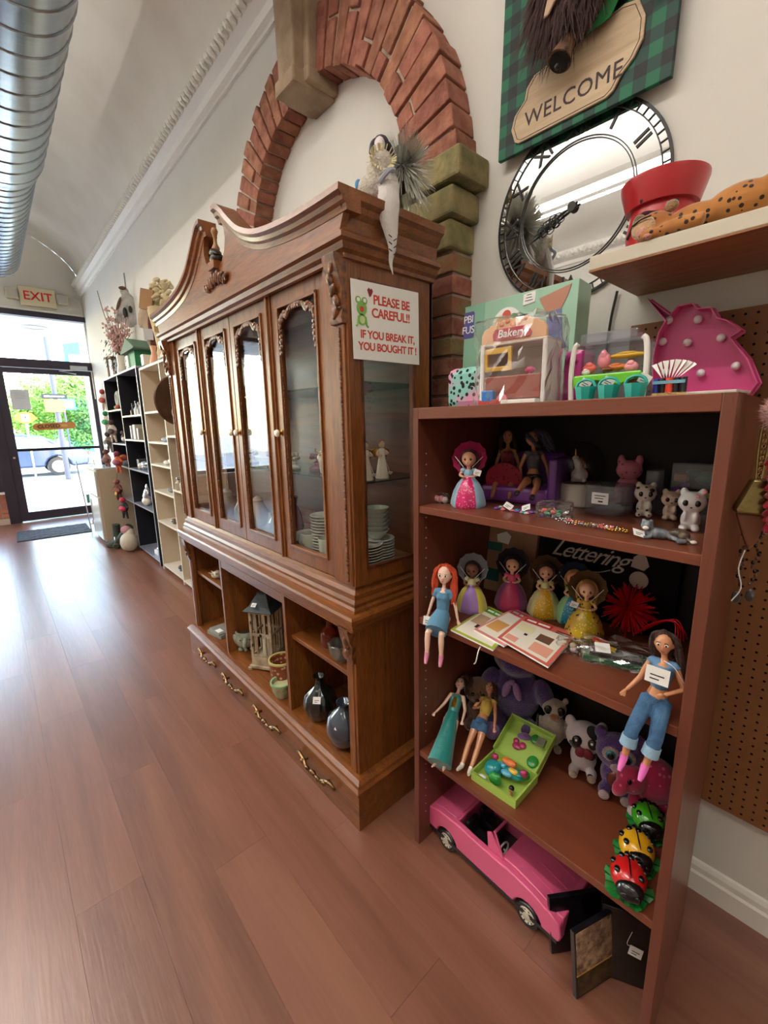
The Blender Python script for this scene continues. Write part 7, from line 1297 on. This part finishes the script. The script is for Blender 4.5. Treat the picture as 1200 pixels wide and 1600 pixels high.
for k, (p, c1, c2, lb) in enumerate(hang):
    t = thing('hanging_ornament', lb, 'ornament', p, rad(-70), 'ornaments hanging between the locker and the black bookcase'); a, b = mat('ho' + c1, c1, .8, bump=.5, bs=40), mat('ho' + c2, c2, .7)
    MB().ell((0, 0, .06), (.045, .03, .06)).tube([(-.02, 0, .01), (-.03, 0, -.06)], [.014, .008], 6).tube([(.02, 0, .01), (.035, 0, -.06)], [.014, .008], 6).tube([(-.03, 0, .09), (-.075, -.01, .05)], [.012, .007], 6).tube([(.03, 0, .09), (.075, -.01, .06)], [.012, .007], 6).build('body', a, t, smooth=True)
    MB().ell((0, -.005, .14), (.028, .026, .028)).ell((0, -.02, .05), (.05, .02, .03)).build('trim', b, t, smooth=True); MB().cyl((0, 0, .16), (0, .01, .24), .0015, n=5).build('cord', INK, t); t.scale = (1.35, 1.35, 1.2)
    if k in (2, 6): MB().box((.02, -.04, .02), (.03, .002, .035), r=(0, .5, 0)).build('tag_card', YL if k == 6 else PAP, t)
t = thing('garment_cart', 'thin chrome wire cart with a green tag beside the door', 'cart', (.93, 7.55, 0), rad(8)); m = MB()
for a in (0, .22):
    m.tube([(a, 0, .02), (a - .06, 0, 1.05)], .008, 6)
for z_ in (.12, .55, 1.0): m.tube([(-.06 * z_, 0, z_), (.22 - .06 * z_, 0, z_)], .006, 5)
m.build('wire_frame', SLV, t); MB().box((.04, -.02, .50), (.09, .006, .13)).build('green_tag', mat('tag_green', '4a8a78', .6), t); MB().ell((.05, -.01, .15), (.025, .02, .05)).build('red_tassel', mat('tassel_red', 'a04a44', .7), t, smooth=True)
# ---- front wall fittings
t = thing('exit_sign', 'cream EXIT sign box with two emergency lamp heads over the door', 'sign', (.90, YF - .05, 3.44), 0)
SGM = mat('exit_cream', 'd3c8a8', .5); MB().box((0, 0, .10), (.46, .09, .27)).build('sign_box', SGM, t, bevel=.006); text('EXIT', .18, mat('exit_red', 'd8102c', .5), t, (0, -.047, .10), bold=.0022)
for s_ in (-1, 1): MB().box((s_ * .31, -.02, .11), (.15, .10, .15), r=(0, 0, s_ * .3)).build('lamp_head', mat('lamp_cream', 'c3bca6', .5), t, bevel=.01); MB().box((s_ * .315, -.072, .11), (.12, .01, .12), r=(0, 0, s_ * .3)).build('lamp_lens', mat('lens_grey', 'b9b4a8', .2, coat=.5), t, bevel=.004)
tag(MB().tube(curve([(1.24, YF - .012, 3.62), (1.42, YF - .012, 3.60), (1.47, YF - .012, 3.5), (1.482, YF - .012, 3.0), (1.483, YF - .045, 2.0)], 6), .010, 6).build('wall_conduit', WHT, smooth=True), 'white cable conduit running from the exit sign down beside the door', 'conduit')
t = thing('closed_sign', 'wooden CLOSED sign with rounded ends on the door glass', 'sign', (.85, YF - .012, 1.55), 0, tilt=(0, rad(-3), 0))
pp = [(.24 * 1 + .055 * cos(a), .055 * sin(a)) for a in [pi * (k / 8 - .5) for k in range(9)]]; pp += [(-p[0], -p[1]) for p in pp]
MB().prism(pp, -.008, .006).build('board', mat('closed_wood', 'c98a44', .5, col2='b0743a', vs=12, stretch=(.3, 1, 3)), t, bevel=.003); text('CLOSED', .082, mat('closed_letters', '3c1c0c', .6), t, (-.08, -.011, 0), bold=.002); MB().ell((.13, -.008, 0), (.05, .003, .022)).build('pale_mark', mat('closed_mark', 'd6a468', .6), t, smooth=True)
t = thing('door_notice', 'white printed notice taped inside the door glass', 'notice', (.465, YF - .004, 1.97), 0); MB().box((0, 0, 0), (.235, .002, .31)).build('sheet', mat('notice_grey', 'c9ccd4', .6), t)
for k in range(6): MB().box((0, -.0015, .11 - k * .018), (.15 - .01 * (k % 3), .0006, .004)).build('print_line', mat('print_grey', '9a9ca4', .6), t)
mt_ = thing('door_mat', 'dark rubber entrance mat with diamond pattern', 'mat', (.52, 7.95, 0), rad(-2)); MB().box((0, 0, .005), (.86, .75, .01)).build('mat_base', mat('mat_dark', '2c2c34', .8), mt_, bevel=.003); m = MB()
for k in range(-7, 8):
    for s_ in (-1, 1):
        a = Vector((k * .12 - .375 * s_ * .8, -.36)); b = Vector((k * .12 + .375 * s_ * .8, .36))
        def clipx(p, q):
            if abs(p.x) > .41 and abs(q.x) > .41 and p.x * q.x > 0: return None
            P_2 = []
            for u, v in ((p, q), (q, p)):
                if abs(u.x) > .41: tt = (math.copysign(.41, u.x) - v.x) / (u.x - v.x); u = v + (u - v) * tt
                P_2.append(u)
            return P_2
        r_ = clipx(a, b)
        if r_: m.tube([(r_[0].x, r_[0].y, .011), (r_[1].x, r_[1].y, .011)], .005, 4)
m.build('diamond_rib', mat('mat_rib', '6a6a78', .7), mt_)['kind'] = 'stuff'
# ------------------------------------------------------------------ street outside
st(MB().b2((-30, YF + .16, -.14), (30, 16, -.02)).build('sidewalk', mat('concrete', 'b9b4aa', .9, var=.06, vs=3))); st(MB().b2((-40, 16, -.16), (40, 24.5, -.10)).build('road', mat('asphalt', '8a8a8c', .9, var=.1, vs=5))); st(MB().b2((-40, 24.5, -.14), (40, 60, 0)).build('far_sidewalk', mat('concrete', 'b9b4aa', .9)))
st(MB().b2((-4, YF + .16, 3.36), (3.4, 11.6, 3.5)).b2((1.66, YF + .16, 0), (1.76, 11.2, 3.36)).build('trim_4', mat('soffit_white', 'd6dade', .7)))
MB().lathe([(.16, -.02), (.22, -.02), (.22, 0), (.16, 0), (.16, -.02)], 32).build('soffit_ring', mat('ring_grey', 'b9bcc0', .5), bpy.data.objects['trim_4'], loc=(.92, 10.7, 3.36))
def tree(label, loc, seed, H_, c):
    t = thing('street_tree', label, 'tree', loc, 0); rnd = random.Random(seed); MB().tube(curve([(0, 0, 0), (.05, 0, H_ * .3), (0, 0, H_ * .55)], 5), [.12] * 10 + [.08], 8).build('trunk', mat('bark', '5a4a3c', .9), t, smooth=True); m = MB()
    cl = [(Vector((rnd.gauss(0, .75), rnd.gauss(0, .6), H_ * rnd.uniform(.35, .9))), rnd.uniform(.5, .9)) for _ in range(16)]
    for k in range(9000):
        c0, r = rnd.choice(cl); v = Vector((rnd.gauss(0, 1), rnd.gauss(0, 1), rnd.gauss(0, 1))).normalized() * r * rnd.uniform(.5, 1); p = c0 + v; a = Vector((rnd.uniform(-1, 1), rnd.uniform(-1, 1), rnd.uniform(-1, 1))).normalized() * .085; b = a.orthogonal().normalized() * .05; m.add([p - a, p + b, p + a, p - b], [(0, 1, 2, 3)])
    m.build('foliage', mat('leaves' + c, c, .7, rv=0, col2='6f9a3c', vs=1.5), t, fixn=False)['kind'] = 'stuff'
tree('leafy green street tree beyond the door glass', (3.5, 27.5, 0), 3, 4.6, '8fb852'); tree('lower green tree left of the lamp post outside', (1.9, 29.5, 0), 5, 3.4, '9fc45c'); tree('dark green shrub tree at the right edge of the door glass', (4.6, 26, 0), 8, 3.0, '4a7a44'); tree('leafy tree seen through the storefront window', (-2.5, 27, 0), 9, 4.8, '8fb852')
TQ = mat('turquoise_wall', '3cb9d0', .7)
t = thing('turquoise_building', 'turquoise gabled building across the street', 'building', (8.2, 34, 0)); MB().prism([(-4, 0), (4, 0), (4, 7.5), (1.6, 7.5), (0, 9.2), (-2, 8.2), (-2.4, 7.0), (-4, 6.6)], 0, 5).build('wall', TQ, t); MB().b2((-3.8, -.1, 4.2), (3.8, 0, 6.0)).build('sign_band', mat('band_pink', 'd3b4c4', .7), t)
for k in range(5): MB().b2((-3.4 + k * 1.45, -.12, 1.2), (-2.4 + k * 1.45, 0, 3.4)).build('window', mat('far_window', '5a7a90', .2), t)
t = thing('grey_building', 'pale grey house beyond the lamp post', 'building', (3.1, 36, 0)); MB().prism([(-1.3, 0), (1.3, 0), (1.3, 3.6), (0, 5.0), (-1.3, 3.6)], 0, 4).build('wall', mat('house_grey', 'a8aab4', .8), t); MB().b2((-.6, -.1, 2.2), (.5, 0, 3.2)).build('window', mat('far_window', '5a7a90', .2), t)
t = thing('lamp_post', 'dark street lamp post with small signs', 'lamp post', (1.72, 17.2, -.1)); MB().cyl((0, 0, 0), (.0, 0, 9), .075, .06).build('pole', mat('post_grey', '4c4c58', .5, .3), t, smooth=True); MB().b2((-.35, -.1, 2.52), (.30, -.06, 2.66)).build('name_plate', INK, t); MB().b2((-.28, -.105, 2.57), (.22, -.1, 2.61)).build('pale_print', PAP, t); MB().b2((-.3, -.09, 2.12), (.2, -.06, 2.5)).build('orange_sign', mat('sign_orange', 'd9843c', .6), t)
t = thing('shop_sign', 'green-framed shop sign on a post across the road', 'sign', (2.75, 24.8, 0)); MB().b2((-.45, 0, 2.35), (.45, .08, 2.85)).build('frame', mat('sign_teal', '2f9a84', .5), t); MB().b2((-.38, -.01, 2.42), (.38, 0, 2.78)).build('panel', mat('sign_lilac', 'b8a8b4', .5), t); MB().cyl((0, .04, 0), (0, .04, 2.35), .04).build('post', mat('post_grey', '4c4c58', .5, .3), t)
t = thing('crossing_sign', 'yellow pedestrian crossing sign outside the door', 'sign', (.98, 18.5, -.1)); MB().prism([(-.30, 1.96), (-.15, 1.84), (0, 1.78), (.15, 1.84), (.30, 1.96), (.18, 2.12), (0, 2.16), (-.18, 2.12)], 0, .03).build('plate', mat('sign_yellow', 'e8a820', .5), t); MB().b2((-.10, -.01, 1.86), (.10, 0, 2.08)).build('white_square', PAP, t); MB().ell((0, -.014, 2.05), (.016, .006, .018)).tube([(0, -.014, 2.03), (0, -.014, 1.96)], .012, 6).tube([(0, -.014, 1.97), (.035, -.014, 1.89)], .008, 5).tube([(0, -.014, 1.97), (-.03, -.014, 1.89)], .008, 5).tube([(-.03, -.014, 1.98), (0, -.014, 2.01), (.03, -.014, 1.98)], .007, 5).build('walking_figure', INK, t, smooth=True); MB().cyl((0, .03, 0), (0, .03, 1.8), .03).build('post', SLV, t)
def sedan(label, loc, rz, c):
    t = thing('parked_car', label, 'car', loc, rz); CB = mat('car' + c, c, .25, .3, coat=.8)
    b = [(-2.25, .35), (-2.3, .6), (-2.2, .85), (-1.75, .95), (-1.0, 1.38), (-.4, 1.46), (.4, 1.44), (1.15, 1.0), (2.1, .86), (2.3, .6), (2.25, .32), (1.85, .30)] + [(1.42 + .36 * cos(a), .32 + .36 * sin(a)) for a in [pi * k / 8 for k in range(9)]] + [(-1.35 + .36 * cos(a), .32 + .36 * sin(a)) for a in [pi * k / 8 for k in range(9)]] + [(-1.85, .30)]
    MB().prism(b, -.85, .85).build('car_body', CB, t, bevel=.06, smooth=True)
    for s_ in (-1, 1): MB().prism([(-1.45, .95), (-.95, 1.30), (-.35, 1.38), (.35, 1.36), (.95, 1.0)], s_ * .84, s_ * .87).build('side_window', mat('car_glass', '9fb0a8', .1, coat=.6), t)
    for x_ in (-1.35, 1.42):
        for s_ in (-1, 1): w2 = MB().cyl((x_, s_ * .68, .32), (x_, s_ * .88, .32), .32, n=28).build('wheel', CD, t, smooth=True); MB().cyl((x_, s_ * .88, .32), (x_, s_ * .90, .32), .21, n=24).build('rim', SLV, w2, smooth=True)
    for s_ in (-1, 1): MB().b2((-2.31, s_ * .8, .66), (-2.2, s_ * .5, .80)).build('tail_light', mat('tail_red', 'b03040', .3), t)
sedan('dark blue saloon car passing in the street', (.35, 19.9, -.10), pi, '3a4a68'); sedan('dark car parked across the road, further left', (-1.6, 23.3, -.10), pi, '3c3438')
# ---- left side of the shop, seen only in reflections
t = thing('black_wire_rack', 'black wire display rack near the left wall, seen in the glass doors', 'rack', (-2.9, 3.6, 0)); m = MB()
for a in (-.2, .2):
    for b in (-.6, .6): m.tube([(a, b, 0), (a, b, 1.9)], .012, 6)
for z_ in (.4, .9, 1.4, 1.88):
    for a in (-.2, .2): m.tube([(a, -.6, z_), (a, .6, z_)], .008, 5)
    for q in range(9): m.tube([(-.2, -.6 + q * .15, z_), (.2, -.6 + q * .15, z_)], .004, 4)
m.build('rack_frame', INK, t)
t = thing('white_counter', 'white shop counter by the left wall, seen in reflections', 'counter', (-2.7, 6.2, 0)); MB().box((0, 0, .46), (.7, 2.4, .92)).build('counter_body', WHT, t, bevel=.01); MB().box((0, 0, .94), (.8, 2.5, .04)).build('counter_top', BGW, t, bevel=.006)
